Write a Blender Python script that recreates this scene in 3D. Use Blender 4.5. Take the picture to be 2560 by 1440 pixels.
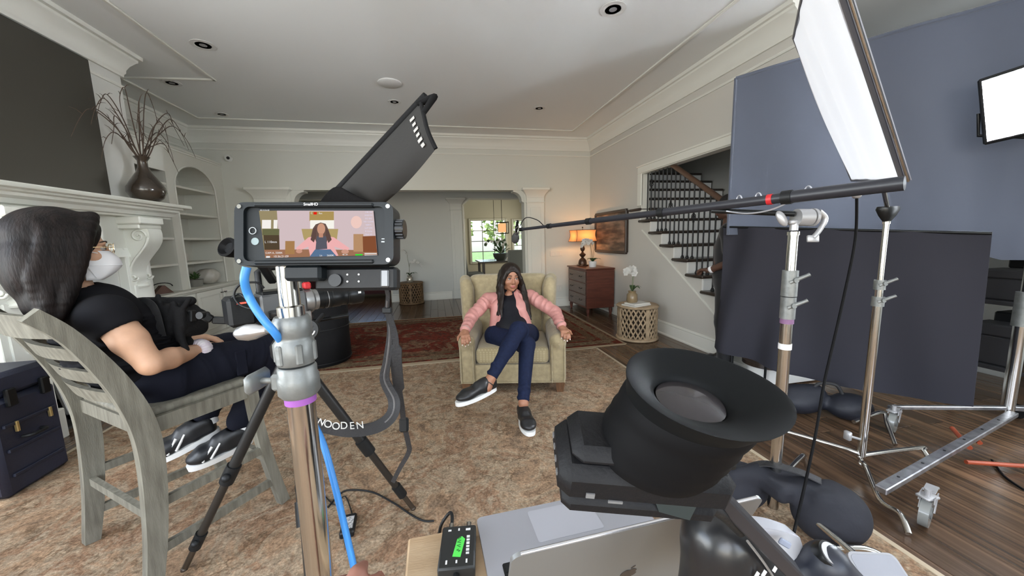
import bpy, bmesh, math, random
import numpy as np
from mathutils import Vector, Matrix, Quaternion
random.seed(7); np.random.seed(7)
SC = bpy.context.scene
COL = SC.collection
for o in list(bpy.data.objects):
    bpy.data.objects.remove(o)

# ------------------------------------------------------------------ camera
CAMPOS = Vector((0.0, 0.0, 1.35))
CR = Vector((0.9780500605, -0.2065966850, -0.0271272735))
CU = Vector((0.0540794071, 0.1259513936, 0.9905612874))
CF = Vector((0.2012299604, 0.9702855539, -0.1343593944))
FPX = 910.0
cam_data = bpy.data.cameras.new('camera')
cam = bpy.data.objects.new('camera', cam_data)
COL.objects.link(cam)
cam_data.sensor_fit = 'HORIZONTAL'
cam_data.sensor_width = 36.0
cam_data.lens = FPX / 2560.0 * 36.0
cam_data.clip_start = 0.02
cam_data.clip_end = 200
m = Matrix.Identity(4)
for i in range(3):
    m[i][0] = CR[i]; m[i][1] = CU[i]; m[i][2] = -CF[i]; m[i][3] = CAMPOS[i]
cam.matrix_world = m
SC.camera = cam

def at(x, y, z):
    """point seen at (x, y) of the 2560x1440 photograph, z metres along the optical axis"""
    return CAMPOS + (CR * ((x - 1280) / FPX) - CU * ((y - 720) / FPX) + CF) * z

# ------------------------------------------------------------------ world, sun, fill lamps, exposure
SC.view_settings.view_transform = 'Standard'
SC.view_settings.look = 'None'
SC.view_settings.gamma = 1.0
SC.view_settings.use_curve_mapping = False
SC.view_settings.exposure = -0.06

world = bpy.data.worlds.new('world')
SC.world = world
world.use_nodes = True
wn = world.node_tree.nodes; wl = world.node_tree.links
wn.clear()
wo = wn.new('ShaderNodeOutputWorld'); wb = wn.new('ShaderNodeBackground')
sky = wn.new('ShaderNodeTexSky')
sky.sky_type = 'NISHITA'; sky.sun_disc = False
sky.sun_elevation = math.radians(48); sky.sun_rotation = math.radians(200)
sky.air_density = 1.0; sky.dust_density = 2.0
wb.inputs['Strength'].default_value = 0.9
wl.new(sky.outputs[0], wb.inputs[0]); wl.new(wb.outputs[0], wo.inputs[0])

def sun_lamp():
    d = bpy.data.lights.new('sun', 'SUN'); d.energy = 8.0; d.angle = math.radians(2); d.color = (1, .95, .86)
    o = bpy.data.objects.new('sun', d); COL.objects.link(o)
    o.rotation_euler = Vector((0.5, 0.35, -1.0)).to_track_quat('-Z', 'Y').to_euler()
sun_lamp()

def fill_lamp(name, loc, target, sx, sy, power, col):
    d = bpy.data.lights.new(name, 'AREA'); d.shape = 'RECTANGLE'; d.size = sx; d.size_y = sy
    d.energy = power; d.color = col
    o = bpy.data.objects.new(name, d); COL.objects.link(o)
    o.location = loc
    o.rotation_euler = (Vector(target) - Vector(loc)).to_track_quat('-Z', 'Y').to_euler()
    return o
# unseen fill lamps added behind the photographer, tilted up at the ceiling
fill_lamp('fill_lamp_behind', (-1.7, -2.72, 1.75), (-1.7, 3.0, 5.0), 2.6, 2.3, 55, (0.93, 0.97, 1.0))
fill_lamp('fill_lamp_behind', (1.5, -2.72, 1.75), (1.2, 3.0, 5.0), 2.6, 2.3, 30, (0.93, 0.97, 1.0))
# fill lamp added out of view by the left wall, brightening the ceiling
fill_lamp('fill_lamp_left', (-3.6, 0.1, 1.75), (0.0, 1.6, 5.6), 2.6, 2.3, 190, (0.95, 0.98, 1.0))
# unseen lamps added for daylight in the foyer, dining and sitting rooms
fill_lamp('fill_lamp_foyer', (4.85, 0.2, 1.8), (2.5, 0.6, 1.6), 1.8, 2.2, 120, (0.86, 0.93, 1.0))
fill_lamp('fill_lamp_dining', (3.25, 10.4, 1.5), (0.5, 10.2, 1.2), 1.8, 1.5, 55, (1.0, 0.99, 0.9))
fill_lamp('fill_lamp_sitting', (-3.75, 10.4, 1.5), (-1.0, 10.2, 0.9), 1.8, 1.4, 14, (0.96, 1.0, 0.9))

# ------------------------------------------------------------------ materials
MATS = {}
def mat(name, col, rough=.5, metal=0., var=0., vscale=6., bump=0., bscale=60., col2=None, coat=0., sheen=0.,
        spec=None, emit=None, estr=0., trans=0., alpha=1., coord='Object', stretch=(1, 1, 1), detail=4., transl=0., sss=0.):
    if name in MATS: return MATS[name]
    m = bpy.data.materials.new(name); m.use_nodes = True
    nt = m.node_tree; N = nt.nodes; L = nt.links
    b = N['Principled BSDF']
    c4 = (*col, 1.0)
    b.inputs['Base Color'].default_value = c4
    b.inputs['Roughness'].default_value = rough
    b.inputs['Metallic'].default_value = metal
    if coat: b.inputs['Coat Weight'].default_value = coat; b.inputs['Coat Roughness'].default_value = .12
    if sheen: b.inputs['Sheen Weight'].default_value = sheen; b.inputs['Sheen Roughness'].default_value = .5
    if spec is not None: b.inputs['Specular IOR Level'].default_value = spec
    if trans: b.inputs['Transmission Weight'].default_value = trans
    if sss:
        b.inputs['Subsurface Weight'].default_value = sss
        b.inputs['Subsurface Radius'].default_value = (.012, .006, .004)
    if emit: b.inputs['Emission Color'].default_value = (*emit, 1); b.inputs['Emission Strength'].default_value = estr
    if alpha < 1: b.inputs['Alpha'].default_value = alpha
    if var or bump or col2:
        tc = N.new('ShaderNodeTexCoord'); mp = N.new('ShaderNodeMapping')
        mp.inputs['Scale'].default_value = stretch
        L.new(tc.outputs[coord], mp.inputs['Vector'])
    if var or col2:
        nz = N.new('ShaderNodeTexNoise'); nz.inputs['Scale'].default_value = vscale; nz.inputs['Detail'].default_value = detail
        L.new(mp.outputs[0], nz.inputs['Vector'])
        rp = N.new('ShaderNodeValToRGB')
        a = c4; c = (*(col2 if col2 else [min(1, x * (1 + var)) for x in col]), 1.0)
        if not col2: a = (*[x * (1 - var) for x in col], 1.0)
        rp.color_ramp.elements[0].position = .32; rp.color_ramp.elements[1].position = .68
        rp.color_ramp.elements[0].color = a; rp.color_ramp.elements[1].color = c
        L.new(nz.outputs['Fac'], rp.inputs[0]); L.new(rp.outputs[0], b.inputs['Base Color'])
    if bump:
        n2 = N.new('ShaderNodeTexNoise'); n2.inputs['Scale'].default_value = bscale; n2.inputs['Detail'].default_value = 3
        L.new(mp.outputs[0], n2.inputs['Vector'])
        bp = N.new('ShaderNodeBump'); bp.inputs['Strength'].default_value = bump; bp.inputs['Distance'].default_value = .004
        L.new(n2.outputs['Fac'], bp.inputs['Height']); L.new(bp.outputs[0], b.inputs['Normal'])
    if transl:
        t = N.new('ShaderNodeBsdfTranslucent'); t.inputs['Color'].default_value = c4
        mx = N.new('ShaderNodeMixShader'); mx.inputs[0].default_value = transl
        L.new(b.outputs[0], mx.inputs[1]); L.new(t.outputs[0], mx.inputs[2])
        L.new(mx.outputs[0], N['Material Output'].inputs[0])
    MATS[name] = m
    return m

def emat(name, col, s):
    if name in MATS: return MATS[name]
    m = bpy.data.materials.new(name); m.use_nodes = True
    N = m.node_tree.nodes; L = m.node_tree.links; N.clear()
    e = N.new('ShaderNodeEmission'); e.inputs[0].default_value = (*col, 1); e.inputs[1].default_value = s
    o = N.new('ShaderNodeOutputMaterial'); L.new(e.outputs[0], o.inputs[0])
    MATS[name] = m
    return m

# ------------------------------------------------------------------ mesh helpers
def V(*a): return Vector(a)
def rotz(a): return Matrix.Rotation(a, 3, 'Z')
def basis(ex, ey, ez):
    return Matrix((ex, ey, ez)).transposed()
def frame_from(d, up=Vector((0, 0, 1))):
    """3x3 with z along d"""
    z = Vector(d).normalized()
    if abs(z.dot(up)) > .98: up = Vector((0, 1, 0)) if abs(z.y) < .9 else Vector((1, 0, 0))
    x = up.cross(z).normalized(); y = z.cross(x)
    return basis(x, y, z)

class MB:
    def __init__(s): s.v = []; s.f = []; s.mi = []; s.cur = 0
    def add(s, vs, fs):
        o = len(s.v); s.v += [tuple(p) for p in vs]
        for f in fs: s.f.append(tuple(i + o for i in f)); s.mi.append(s.cur)
        return s
    def m(s, i): s.cur = i; return s
    def box(s, c, d, R=None, b=0.0):
        """box centre c, full size d, optional chamfer b"""
        hx, hy, hz = d[0] / 2, d[1] / 2, d[2] / 2
        if b <= 0:
            vs = [Vector((x * hx, y * hy, z * hz)) for z in (-1, 1) for y in (-1, 1) for x in (-1, 1)]
            fs = [(0, 2, 3, 1), (4, 5, 7, 6), (0, 1, 5, 4), (2, 6, 7, 3), (0, 4, 6, 2), (1, 3, 7, 5)]
        else:
            b = min(b, hx * .9, hy * .9, hz * .9)
            vs = []; ix = {}
            for sx in (-1, 1):
                for sy in (-1, 1):
                    for sz in (-1, 1):
                        for a in range(3):
                            p = [sx * (hx - b), sy * (hy - b), sz * (hz - b)]
                            p[a] = (sx * hx, sy * hy, sz * hz)[a]
                            ix[sx, sy, sz, a] = len(vs); vs.append(Vector(p))
            fs = []
            for a in range(3):
                b1, b2 = [(1, 2), (2, 0), (0, 1)][a]
                for sg in (-1, 1):
                    q = []
                    for u_, w_ in ((-1, -1), (1, -1), (1, 1), (-1, 1)):
                        k = [0, 0, 0]; k[a] = sg; k[b1] = u_; k[b2] = w_
                        q.append(ix[k[0], k[1], k[2], a])
                    fs.append(tuple(q if sg > 0 else q[::-1]))
            for a in range(3):
                b1, b2 = [(1, 2), (2, 0), (0, 1)][a]
                for s1 in (-1, 1):
                    for s2 in (-1, 1):
                        def K(sa):
                            k = [0, 0, 0]; k[a] = sa; k[b1] = s1; k[b2] = s2; return k
                        k0, k1 = K(-1), K(1)
                        q = [ix[(*k0, b1)], ix[(*k1, b1)], ix[(*k1, b2)], ix[(*k0, b2)]]
                        fs.append(tuple(q if s1 * s2 < 0 else q[::-1]))
            for sx in (-1, 1):
                for sy in (-1, 1):
                    for sz in (-1, 1):
                        q = [ix[sx, sy, sz, 0], ix[sx, sy, sz, 1], ix[sx, sy, sz, 2]]
                        fs.append(tuple(q if sx * sy * sz > 0 else q[::-1]))
        c = Vector(c)
        if R is not None: vs = [R @ p for p in vs]
        return s.add([p + c for p in vs], fs)
    def bb(s, lo, hi, b=0.0):
        lo = Vector(lo); hi = Vector(hi)
        return s.box((lo + hi) / 2, [abs(hi[i] - lo[i]) for i in range(3)], None, b)
    def beam(s, a, b, w, h, up=Vector((0, 0, 1)), bev=0.0):
        a = Vector(a); b = Vector(b); R = frame_from(b - a, Vector(up))
        return s.box((a + b) / 2, (w, h, (b - a).length), R, bev)
    def tube(s, pts, r, n=10, caps=True, closed=False):
        pts = [Vector(p) for p in pts]; k = len(pts)
        rs = r if isinstance(r, (list, tuple)) else [r] * k
        vs = []; prev = None
        for i, p in enumerate(pts):
            if closed: t = pts[(i + 1) % k] - pts[i - 1]
            else: t = pts[min(i + 1, k - 1)] - pts[max(i - 1, 0)]
            t = t.normalized() if t.length > 1e-9 else Vector((0, 0, 1))
            if prev is None:
                R = frame_from(t); x = R.col[0].copy()
            else:
                x = prev - t * prev.dot(t)
                x = x.normalized() if x.length > 1e-6 else frame_from(t).col[0].copy()
            prev = x; y = t.cross(x)
            for j in range(n):
                a = 2 * math.pi * j / n
                vs.append(p + (x * math.cos(a) + y * math.sin(a)) * rs[i])
        fs = []
        for i in range(k if closed else k - 1):
            for j in range(n):
                i2 = (i + 1) % k
                fs.append((i * n + j, i * n + (j + 1) % n, i2 * n + (j + 1) % n, i2 * n + j))
        if caps and not closed:
            fs.append(tuple(range(n))[::-1]); fs.append(tuple((k - 1) * n + j for j in range(n)))
        return s.add(vs, fs)
    def ribbon(s, pts, w, t, up):
        """flat strap along pts; up may be a vector or a list: the flat side's normal"""
        pts = [Vector(p) for p in pts]; k = len(pts); vs = []
        for i, p in enumerate(pts):
            d = (pts[min(i + 1, k - 1)] - pts[max(i - 1, 0)]).normalized()
            n_ = Vector(up[i] if isinstance(up, list) else up); n_ = (n_ - d * n_.dot(d)).normalized()
            x = d.cross(n_)
            ww = w[i] if isinstance(w, (list, tuple)) else w
            vs += [p + x * ww / 2 + n_ * t / 2, p - x * ww / 2 + n_ * t / 2, p - x * ww / 2 - n_ * t / 2, p + x * ww / 2 - n_ * t / 2]
        fs = []
        for i in range(k - 1):
            for j in range(4): fs.append((i * 4 + j, i * 4 + (j + 1) % 4, i * 4 + 4 + (j + 1) % 4, i * 4 + 4 + j))
        fs.append((3, 2, 1, 0)); e = (k - 1) * 4; fs.append((e, e + 1, e + 2, e + 3))
        return s.add(vs, fs)
    def lathe(s, prof, o=(0, 0, 0), R=None, n=24, sx=1., sy=1.):
        o = Vector(o); vs = []
        for r, z in prof:
            for j in range(n):
                a = 2 * math.pi * j / n
                p = Vector((r * math.cos(a) * sx, r * math.sin(a) * sy, z))
                vs.append(o + (R @ p if R is not None else p))
        fs = []
        for i in range(len(prof) - 1):
            for j in range(n):
                fs.append((i * n + j, i * n + (j + 1) % n, (i + 1) * n + (j + 1) % n, (i + 1) * n + j))
        fs.append(tuple(range(n))[::-1]); e = (len(prof) - 1) * n; fs.append(tuple(e + j for j in range(n)))
        return s.add(vs, fs)
    def cyl(s, a, b, r, n=16, r2=None):
        return s.tube([a, b], [r, r if r2 is None else r2], n)
    def prism(s, poly, o, ex, ey, ez, h0, h1):
        """poly in (ex, ey), extruded along ez from h0 to h1"""
        o = Vector(o); ex = Vector(ex); ey = Vector(ey); ez = Vector(ez); n = len(poly)
        vs = [o + ex * x + ey * y + ez * h for h in (h0, h1) for x, y in poly]
        fs = [tuple(range(n))[::-1], tuple(range(n, 2 * n))]
        for i in range(n): fs.append((i, (i + 1) % n, n + (i + 1) % n, n + i))
        return s.add(vs, fs)
    def sweep(s, prof, path, closed=False):
        """prof: list of (out, up); path: list of (point, outdir) with up = +Z"""
        vs = []; n = len(prof); k = len(path)
        for p, od in path:
            p = Vector(p); od = Vector(od)
            for a, b in prof: vs.append(p + od * a + Vector((0, 0, b)))
        fs = []
        for i in range(k - 1):
            for j in range(n): fs.append((i * n + j, i * n + (j + 1) % n, (i + 1) * n + (j + 1) % n, (i + 1) * n + j))
        fs.append(tuple(range(n))[::-1]); e = (k - 1) * n; fs.append(tuple(e + j for j in range(n)))
        return s.add(vs, fs)
    def sphere(s, c, r, n=12, m_=8, sc=(1, 1, 1), R=None):
        prof = [(max(1e-4, math.sin(math.pi * i / m_)) * r, -math.cos(math.pi * i / m_) * r) for i in range(m_ + 1)]
        o = len(s.v); s.lathe(prof, (0, 0, 0), None, n)
        c = Vector(c)
        for i in range(o, len(s.v)):
            p = Vector(s.v[i]); p = Vector((p.x * sc[0], p.y * sc[1], p.z * sc[2]))
            if R is not None: p = R @ p
            s.v[i] = tuple(p + c)
        return s
    def grid(s, fn, nu, nv, thick=None):
        """fn(u,v)->point, u,v in 0..1"""
        vs = [fn(i / nu, j / nv) for j in range(nv + 1) for i in range(nu + 1)]
        fs = [(j * (nu + 1) + i, j * (nu + 1) + i + 1, (j + 1) * (nu + 1) + i + 1, (j + 1) * (nu + 1) + i) for j in range(nv) for i in range(nu)]
        return s.add(vs, fs)
    def slab(s, fn, nu, nv, off):
        """closed thin body: grid fn and the same grid offset by vector off(u,v)"""
        a = [Vector(fn(i / nu, j / nv)) for j in range(nv + 1) for i in range(nu + 1)]
        b = [a[j * (nu + 1) + i] + Vector(off(i / nu, j / nv) if callable(off) else off) for j in range(nv + 1) for i in range(nu + 1)]
        w = nu + 1; N_ = len(a); fs = []
        for j in range(nv):
            for i in range(nu):
                q = (j * w + i, j * w + i + 1, (j + 1) * w + i + 1, (j + 1) * w + i)
                fs.append(q); fs.append(tuple(N_ + k for k in q[::-1]))
        rim = [i for i in range(nu)] + [nu + j * w for j in range(nv)] + [nv * w + nu - i for i in range(nu)] + [(nv - j) * w for j in range(nv)]
        for i in range(len(rim)):
            p, q = rim[i], rim[(i + 1) % len(rim)]
            fs.append((q, p, N_ + p, N_ + q))
        return s.add(a + b, fs)
    def build(s, name, mats, parent=None, smooth=None, local=False, keep=None):
        me = bpy.data.meshes.new(name)
        me.from_pydata(s.v, [], s.f)
        if not isinstance(mats, (list, tuple)): mats = [mats]
        for m_ in mats: me.materials.append(m_)
        if len(mats) > 1: me.polygons.foreach_set('material_index', s.mi)
        bm = bmesh.new(); bm.from_mesh(me)
        bmesh.ops.recalc_face_normals(bm, faces=bm.faces)
        bm.to_mesh(me); bm.free()
        if smooth is not None:
            me.polygons.foreach_set('use_smooth', [True] * len(me.polygons))
            if smooth < 179: me.set_sharp_from_angle(angle=math.radians(smooth))
        o = bpy.data.objects.new(name, me); COL.objects.link(o)
        attach(o, parent, local)
        return o

def origin_of(p):
    v = Vector((0, 0, 0))
    return p.matrix_basis.copy() if p.parent is None else origin_of(p.parent) @ p.matrix_parent_inverse @ p.matrix_basis
def attach(o, parent, local=False):
    if parent is not None:
        o.parent = parent
        if not local: o.matrix_parent_inverse = origin_of(parent).inverted()

def tag(o, label=None, cat=None, group=None, kind=None):
    if label: o['label'] = label
    if cat: o['category'] = cat
    if group: o['group'] = group
    if kind: o['kind'] = kind
    return o
def thing(name, label, cat, loc=(0, 0, 0), rz=0., group=None):
    o = bpy.data.objects.new(name, None); COL.objects.link(o)
    o.empty_display_size = .05
    o.location = loc; o.rotation_euler = (0, 0, rz)
    return tag(o, label, cat, group)
def struct(o): o['kind'] = 'structure'; return o

def text_mesh(name, body, o, ex, ey, h, mt, parent, ext=.0003, spacing=1.0):
    cu = bpy.data.curves.new(name, 'FONT'); cu.body = body; cu.size = h; cu.extrude = ext
    cu.align_x = 'CENTER'; cu.align_y = 'CENTER'; cu.space_character = spacing
    t = bpy.data.objects.new(name, cu); COL.objects.link(t)
    dg = bpy.context.evaluated_depsgraph_get()
    me = bpy.data.meshes.new_from_object(t.evaluated_get(dg)); me.name = name
    bpy.data.objects.remove(t)
    me.materials.clear(); me.materials.append(mt)
    ex = Vector(ex).normalized(); ey = Vector(ey); ey = (ey - ex * ey.dot(ex)).normalized(); ez = ex.cross(ey)
    M4 = basis(ex, ey, ez).to_4x4(); M4.translation = Vector(o)
    me.transform(M4)
    ob = bpy.data.objects.new(name, me); COL.objects.link(ob); attach(ob, parent)
    return ob

def bez(pts, n=8):
    """Catmull-Rom through pts"""
    P = [Vector(p) for p in pts]; out = []
    for i in range(len(P) - 1):
        p0 = P[max(i - 1, 0)]; p1 = P[i]; p2 = P[i + 1]; p3 = P[min(i + 2, len(P) - 1)]
        for k in range(n):
            t = k / n
            out.append(.5 * ((2 * p1) + (p2 - p0) * t + (2 * p0 - 5 * p1 + 4 * p2 - p3) * t * t + (3 * p1 - p0 - 3 * p2 + p3) * t ** 3))
    out.append(P[-1]); return out

# ------------------------------------------------------------------ organic bodies: smooth union of rounded cones and ellipsoids
def sdf_object(name, prims, mt, parent=None, h=.01, k=.02, local=False):
    def bound(p):
        t = p[0]
        if t == 'c': a, b, ra, rb = np.array(p[1], float), np.array(p[2], float), p[3], p[4]; r = max(ra, rb); return np.minimum(a, b) - r, np.maximum(a, b) + r
        if t in 'eb': c, q = np.array(p[1], float), np.array(p[2], float); r = np.linalg.norm(q) if len(p) > 3 and p[3] is not None else q; return c - r, c + r
    pos = [p for p in prims if p[0] != '-']
    lo = np.min([bound(p)[0] for p in pos], 0) - 3 * h; hi = np.max([bound(p)[1] for p in pos], 0) + 3 * h
    n = np.ceil((hi - lo) / h).astype(int) + 1
    F = np.full(n, 1.0, np.float32)
    ax = [lo[i] + h * np.arange(n[i]) for i in range(3)]
    for p in prims:
        neg = p[0] == '-'; kk = k
        if neg: kk = p[2] if len(p) > 2 else k; p = p[1]
        bl, bh = bound(p); mg = max(k, kk) * 1.5 + 2 * h
        i0 = np.maximum(0, np.floor((bl - mg - lo) / h).astype(int)); i1 = np.minimum(n, np.ceil((bh + mg - lo) / h).astype(int) + 1)
        sl = tuple(slice(i0[i], i1[i]) for i in range(3))
        X, Y, Z = np.meshgrid(ax[0][sl[0]], ax[1][sl[1]], ax[2][sl[2]], indexing='ij')
        if p[0] == 'c':
            a, b = np.array(p[1], float), np.array(p[2], float); ab = b - a; L2 = max(1e-12, ab @ ab)
            t = np.clip(((X - a[0]) * ab[0] + (Y - a[1]) * ab[1] + (Z - a[2]) * ab[2]) / L2, 0, 1)
            d = np.sqrt((X - a[0] - t * ab[0]) ** 2 + (Y - a[1] - t * ab[1]) ** 2 + (Z - a[2] - t * ab[2]) ** 2) - (p[3] + (p[4] - p[3]) * t)
        else:
            c, q = np.array(p[1], float), np.array(p[2], float)
            px, py, pz = X - c[0], Y - c[1], Z - c[2]
            if len(p) > 3 and p[3] is not None:
                Rm = np.array(p[3], float)   # columns = local axes
                px, py, pz = [px * Rm[0, i] + py * Rm[1, i] + pz * Rm[2, i] for i in range(3)]
            if p[0] == 'e':
                k0 = np.sqrt((px / q[0]) ** 2 + (py / q[1]) ** 2 + (pz / q[2]) ** 2)
                k1 = np.sqrt((px / q[0] ** 2) ** 2 + (py / q[1] ** 2) ** 2 + (pz / q[2] ** 2) ** 2)
                d = k0 * (k0 - 1) / np.maximum(k1, 1e-6)
            else:
                r = p[4] if len(p) > 4 else .01
                ex, ey, ez = np.abs(px) - q[0] + r, np.abs(py) - q[1] + r, np.abs(pz) - q[2] + r
                d = np.sqrt(np.maximum(ex, 0) ** 2 + np.maximum(ey, 0) ** 2 + np.maximum(ez, 0) ** 2) + np.minimum(np.maximum(ex, np.maximum(ey, ez)), 0) - r
        G = F[sl]
        if neg:
            d = -d; hh = np.maximum(kk - np.abs(G - d), 0) / kk
            F[sl] = np.maximum(G, d) + hh * hh * kk * .25
        else:
            hh = np.maximum(kk - np.abs(G - d), 0) / kk
            F[sl] = np.minimum(G, d) - hh * hh * kk * .25
    s = F < 0
    nx, ny, nz = n
    c = [s[a:nx - 1 + a, b:ny - 1 + b, e:nz - 1 + e] for a in (0, 1) for b in (0, 1) for e in (0, 1)]
    cnt = sum(q.astype(np.int8) for q in c)
    mask = (cnt > 0) & (cnt < 8)
    I, J, K = np.nonzero(mask)
    acc = np.zeros((len(I), 3)); num = np.zeros(len(I))
    for axn in range(3):
        for o1 in (0, 1):
            for o2 in (0, 1):
                d0 = [0, 0, 0]; oth = [q for q in range(3) if q != axn]; d0[oth[0]] = o1; d0[oth[1]] = o2
                d1 = list(d0); d1[axn] = 1
                f0 = F[I + d0[0], J + d0[1], K + d0[2]]; f1 = F[I + d1[0], J + d1[1], K + d1[2]]
                cr = (f0 < 0) != (f1 < 0)
                t = np.where(cr, f0 / np.where(cr, f0 - f1, 1), 0)
                P = np.tile(np.array(d0, float), (len(I), 1)); P[:, axn] = t
                acc[cr] += P[cr]; num[cr] += 1
    vs = (acc / num[:, None] + np.stack([I, J, K], 1)) * h + lo
    idx = -np.ones(mask.shape, int); idx[I, J, K] = np.arange(len(I))
    faces = []
    for axn in range(3):
        a = [slice(None)] * 3; b = [slice(None)] * 3
        a[axn] = slice(0, -1); b[axn] = slice(1, None)
        ch = s[tuple(a)] != s[tuple(b)]
        E = np.stack(np.nonzero(ch), 1)
        o1, o2 = [(1, 2), (2, 0), (0, 1)][axn]
        ok = (E[:, o1] > 0) & (E[:, o2] > 0) & (E[:, o1] < n[o1] - 1) & (E[:, o2] < n[o2] - 1)
        E = E[ok]
        q = []
        for s1, s2 in ((1, 1), (0, 1), (0, 0), (1, 0)):
            e = E.copy(); e[:, o1] -= s1; e[:, o2] -= s2
            q.append(idx[e[:, 0], e[:, 1], e[:, 2]])
        q = np.stack(q, 1)
        inside = s[E[:, 0], E[:, 1], E[:, 2]]
        q[~inside] = q[~inside][:, ::-1]
        faces.append(q)
    faces = np.concatenate(faces)
    me = bpy.data.meshes.new(name)
    me.from_pydata(vs.tolist(), [], faces.tolist())
    me.materials.append(mt)
    me.polygons.foreach_set('use_smooth', [True] * len(me.polygons))
    o = bpy.data.objects.new(name, me); COL.objects.link(o)
    attach(o, parent, local)
    return o
# ================================================================== the room
ZC = 3.18
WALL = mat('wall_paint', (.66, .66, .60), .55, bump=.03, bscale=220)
TRIMM = mat('trim_paint', (.76, .755, .69), .38, bump=.02, bscale=90)
CEILM = mat('ceiling_paint', (.86, .88, .87), .8, bump=.02, bscale=260)
HALLW = mat('hall_paint', (.62, .63, .60), .6)
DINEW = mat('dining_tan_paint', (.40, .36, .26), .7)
DARK = mat('firebox_soot', (.03, .028, .026), .9)

def plank_mat():
    m = bpy.data.materials.new('dark_oak_plank'); m.use_nodes = True
    nt = m.node_tree; N = nt.nodes; L = nt.links; b = N['Principled BSDF']
    oi = N.new('ShaderNodeObjectInfo'); tc = N.new('ShaderNodeTexCoord'); mp = N.new('ShaderNodeMapping')
    mp.inputs['Scale'].default_value = (34, 1.6, 8)
    ad = N.new('ShaderNodeVectorMath'); ad.operation = 'ADD'
    mu = N.new('ShaderNodeMath'); mu.operation = 'MULTIPLY'; mu.inputs[1].default_value = 37.0
    cx = N.new('ShaderNodeCombineXYZ')
    L.new(oi.outputs['Random'], mu.inputs[0]); L.new(mu.outputs[0], cx.inputs[1]); L.new(mu.outputs[0], cx.inputs[0])
    L.new(tc.outputs['Object'], ad.inputs[0]); L.new(cx.outputs[0], ad.inputs[1]); L.new(ad.outputs[0], mp.inputs[0])
    nz = N.new('ShaderNodeTexNoise'); nz.inputs['Scale'].default_value = 1.0; nz.inputs['Detail'].default_value = 6; nz.inputs['Distortion'].default_value = .6
    L.new(mp.outputs[0], nz.inputs['Vector'])
    rp = N.new('ShaderNodeValToRGB'); e = rp.color_ramp.elements
    e[0].position = .25; e[0].color = (.040, .023, .014, 1); e[1].position = .8; e[1].color = (.19, .115, .066, 1)
    x = rp.color_ramp.elements.new(.52); x.color = (.10, .060, .035, 1)
    L.new(nz.outputs['Fac'], rp.inputs[0])
    hs = N.new('ShaderNodeHueSaturation'); mr = N.new('ShaderNodeMapRange')
    mr.inputs['To Min'].default_value = .65; mr.inputs['To Max'].default_value = 1.45
    L.new(oi.outputs['Random'], mr.inputs[0]); L.new(mr.outputs[0], hs.inputs['Value']); L.new(rp.outputs[0], hs.inputs['Color'])
    L.new(hs.outputs[0], b.inputs['Base Color'])
    b.inputs['Roughness'].default_value = .24
    bp = N.new('ShaderNodeBump'); bp.inputs['Strength'].default_value = .06; bp.inputs['Distance'].default_value = .003
    L.new(nz.outputs['Fac'], bp.inputs['Height']); L.new(bp.outputs[0], b.inputs['Normal'])
    return m
PLANK = plank_mat()

fl = MB()
fl.bb((-3.9, -2.9, -.12), (5.2, 12.4, -.014))
fl.bb((-3.9, 8.5, -.014), (5.2, 12.4, 0))
fl.bb((-2.4, -2.9, -.014), (1.7, 3.9, 0))
fl.bb((-3.9, -2.9, -.014), (-2.4, .9, 0))
fl.bb((1.7, -2.9, -.014), (5.2, .3, 0))
floor = struct(fl.build('floor', PLANK))
# boards one by one where the photograph shows bare floor; unit mesh shared, ends and edges eased
_u = MB(); _u.box((0, 0, 0), (.1345, .997, .0125), None, .0022)
unit = _u.build('plank', PLANK, floor); bpy.data.objects.remove(unit); unit_me = bpy.data.meshes['plank']
def plank(x, y0, y1):
    o = bpy.data.objects.new('plank', unit_me); COL.objects.link(o); o.parent = floor
    o.location = (x, (y0 + y1) / 2, -.0068); o.scale = (1, y1 - y0, 1)
W = .1372; rnd = random.Random(3); npl = 0
for i in range(-28, 38):
    x = i * W + .06
    lo, hi = (.3, 8.5) if x > 1.62 else ((3.85, 8.5) if x > -2.35 else (.9, 8.5))
    if x > 3.0: hi = 2.5
    if x > 5.1: continue
    y = lo
    while y < hi - .05:
        l = rnd.uniform(1.1, 2.9); e = min(hi, y + l)
        if hi - e < .4: e = hi
        plank(x, y, e); y = e; npl += 1

# ------------------------------------------------------------------ ceiling with applied bead
c = MB(); c.bb((-3.9, -2.9, ZC), (5.2, 12.4, ZC + .12)); ceiling = struct(c.build('ceiling', CEILM))
def bead(name, a, b, w=.035, d=.018):
    m_ = MB(); a = Vector(a); b = Vector(b); dr = (b - a).normalized()
    m_.beam(a - dr * w / 2, b + dr * w / 2, w, d, (0, 0, 1), .006)
    return struct(m_.build(name, TRIMM, None))
bz = ZC - .007
pts = [(-2.28, -2.6), (-2.28, 4.86), (-3.2, 4.93), (-3.2, 6.25), (2.45, 6.25), (2.45, -2.6)]
for i in range(5):
    o = bead('trim_%d' % (i + 1), (*pts[i], bz), (*pts[i + 1], bz))

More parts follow.
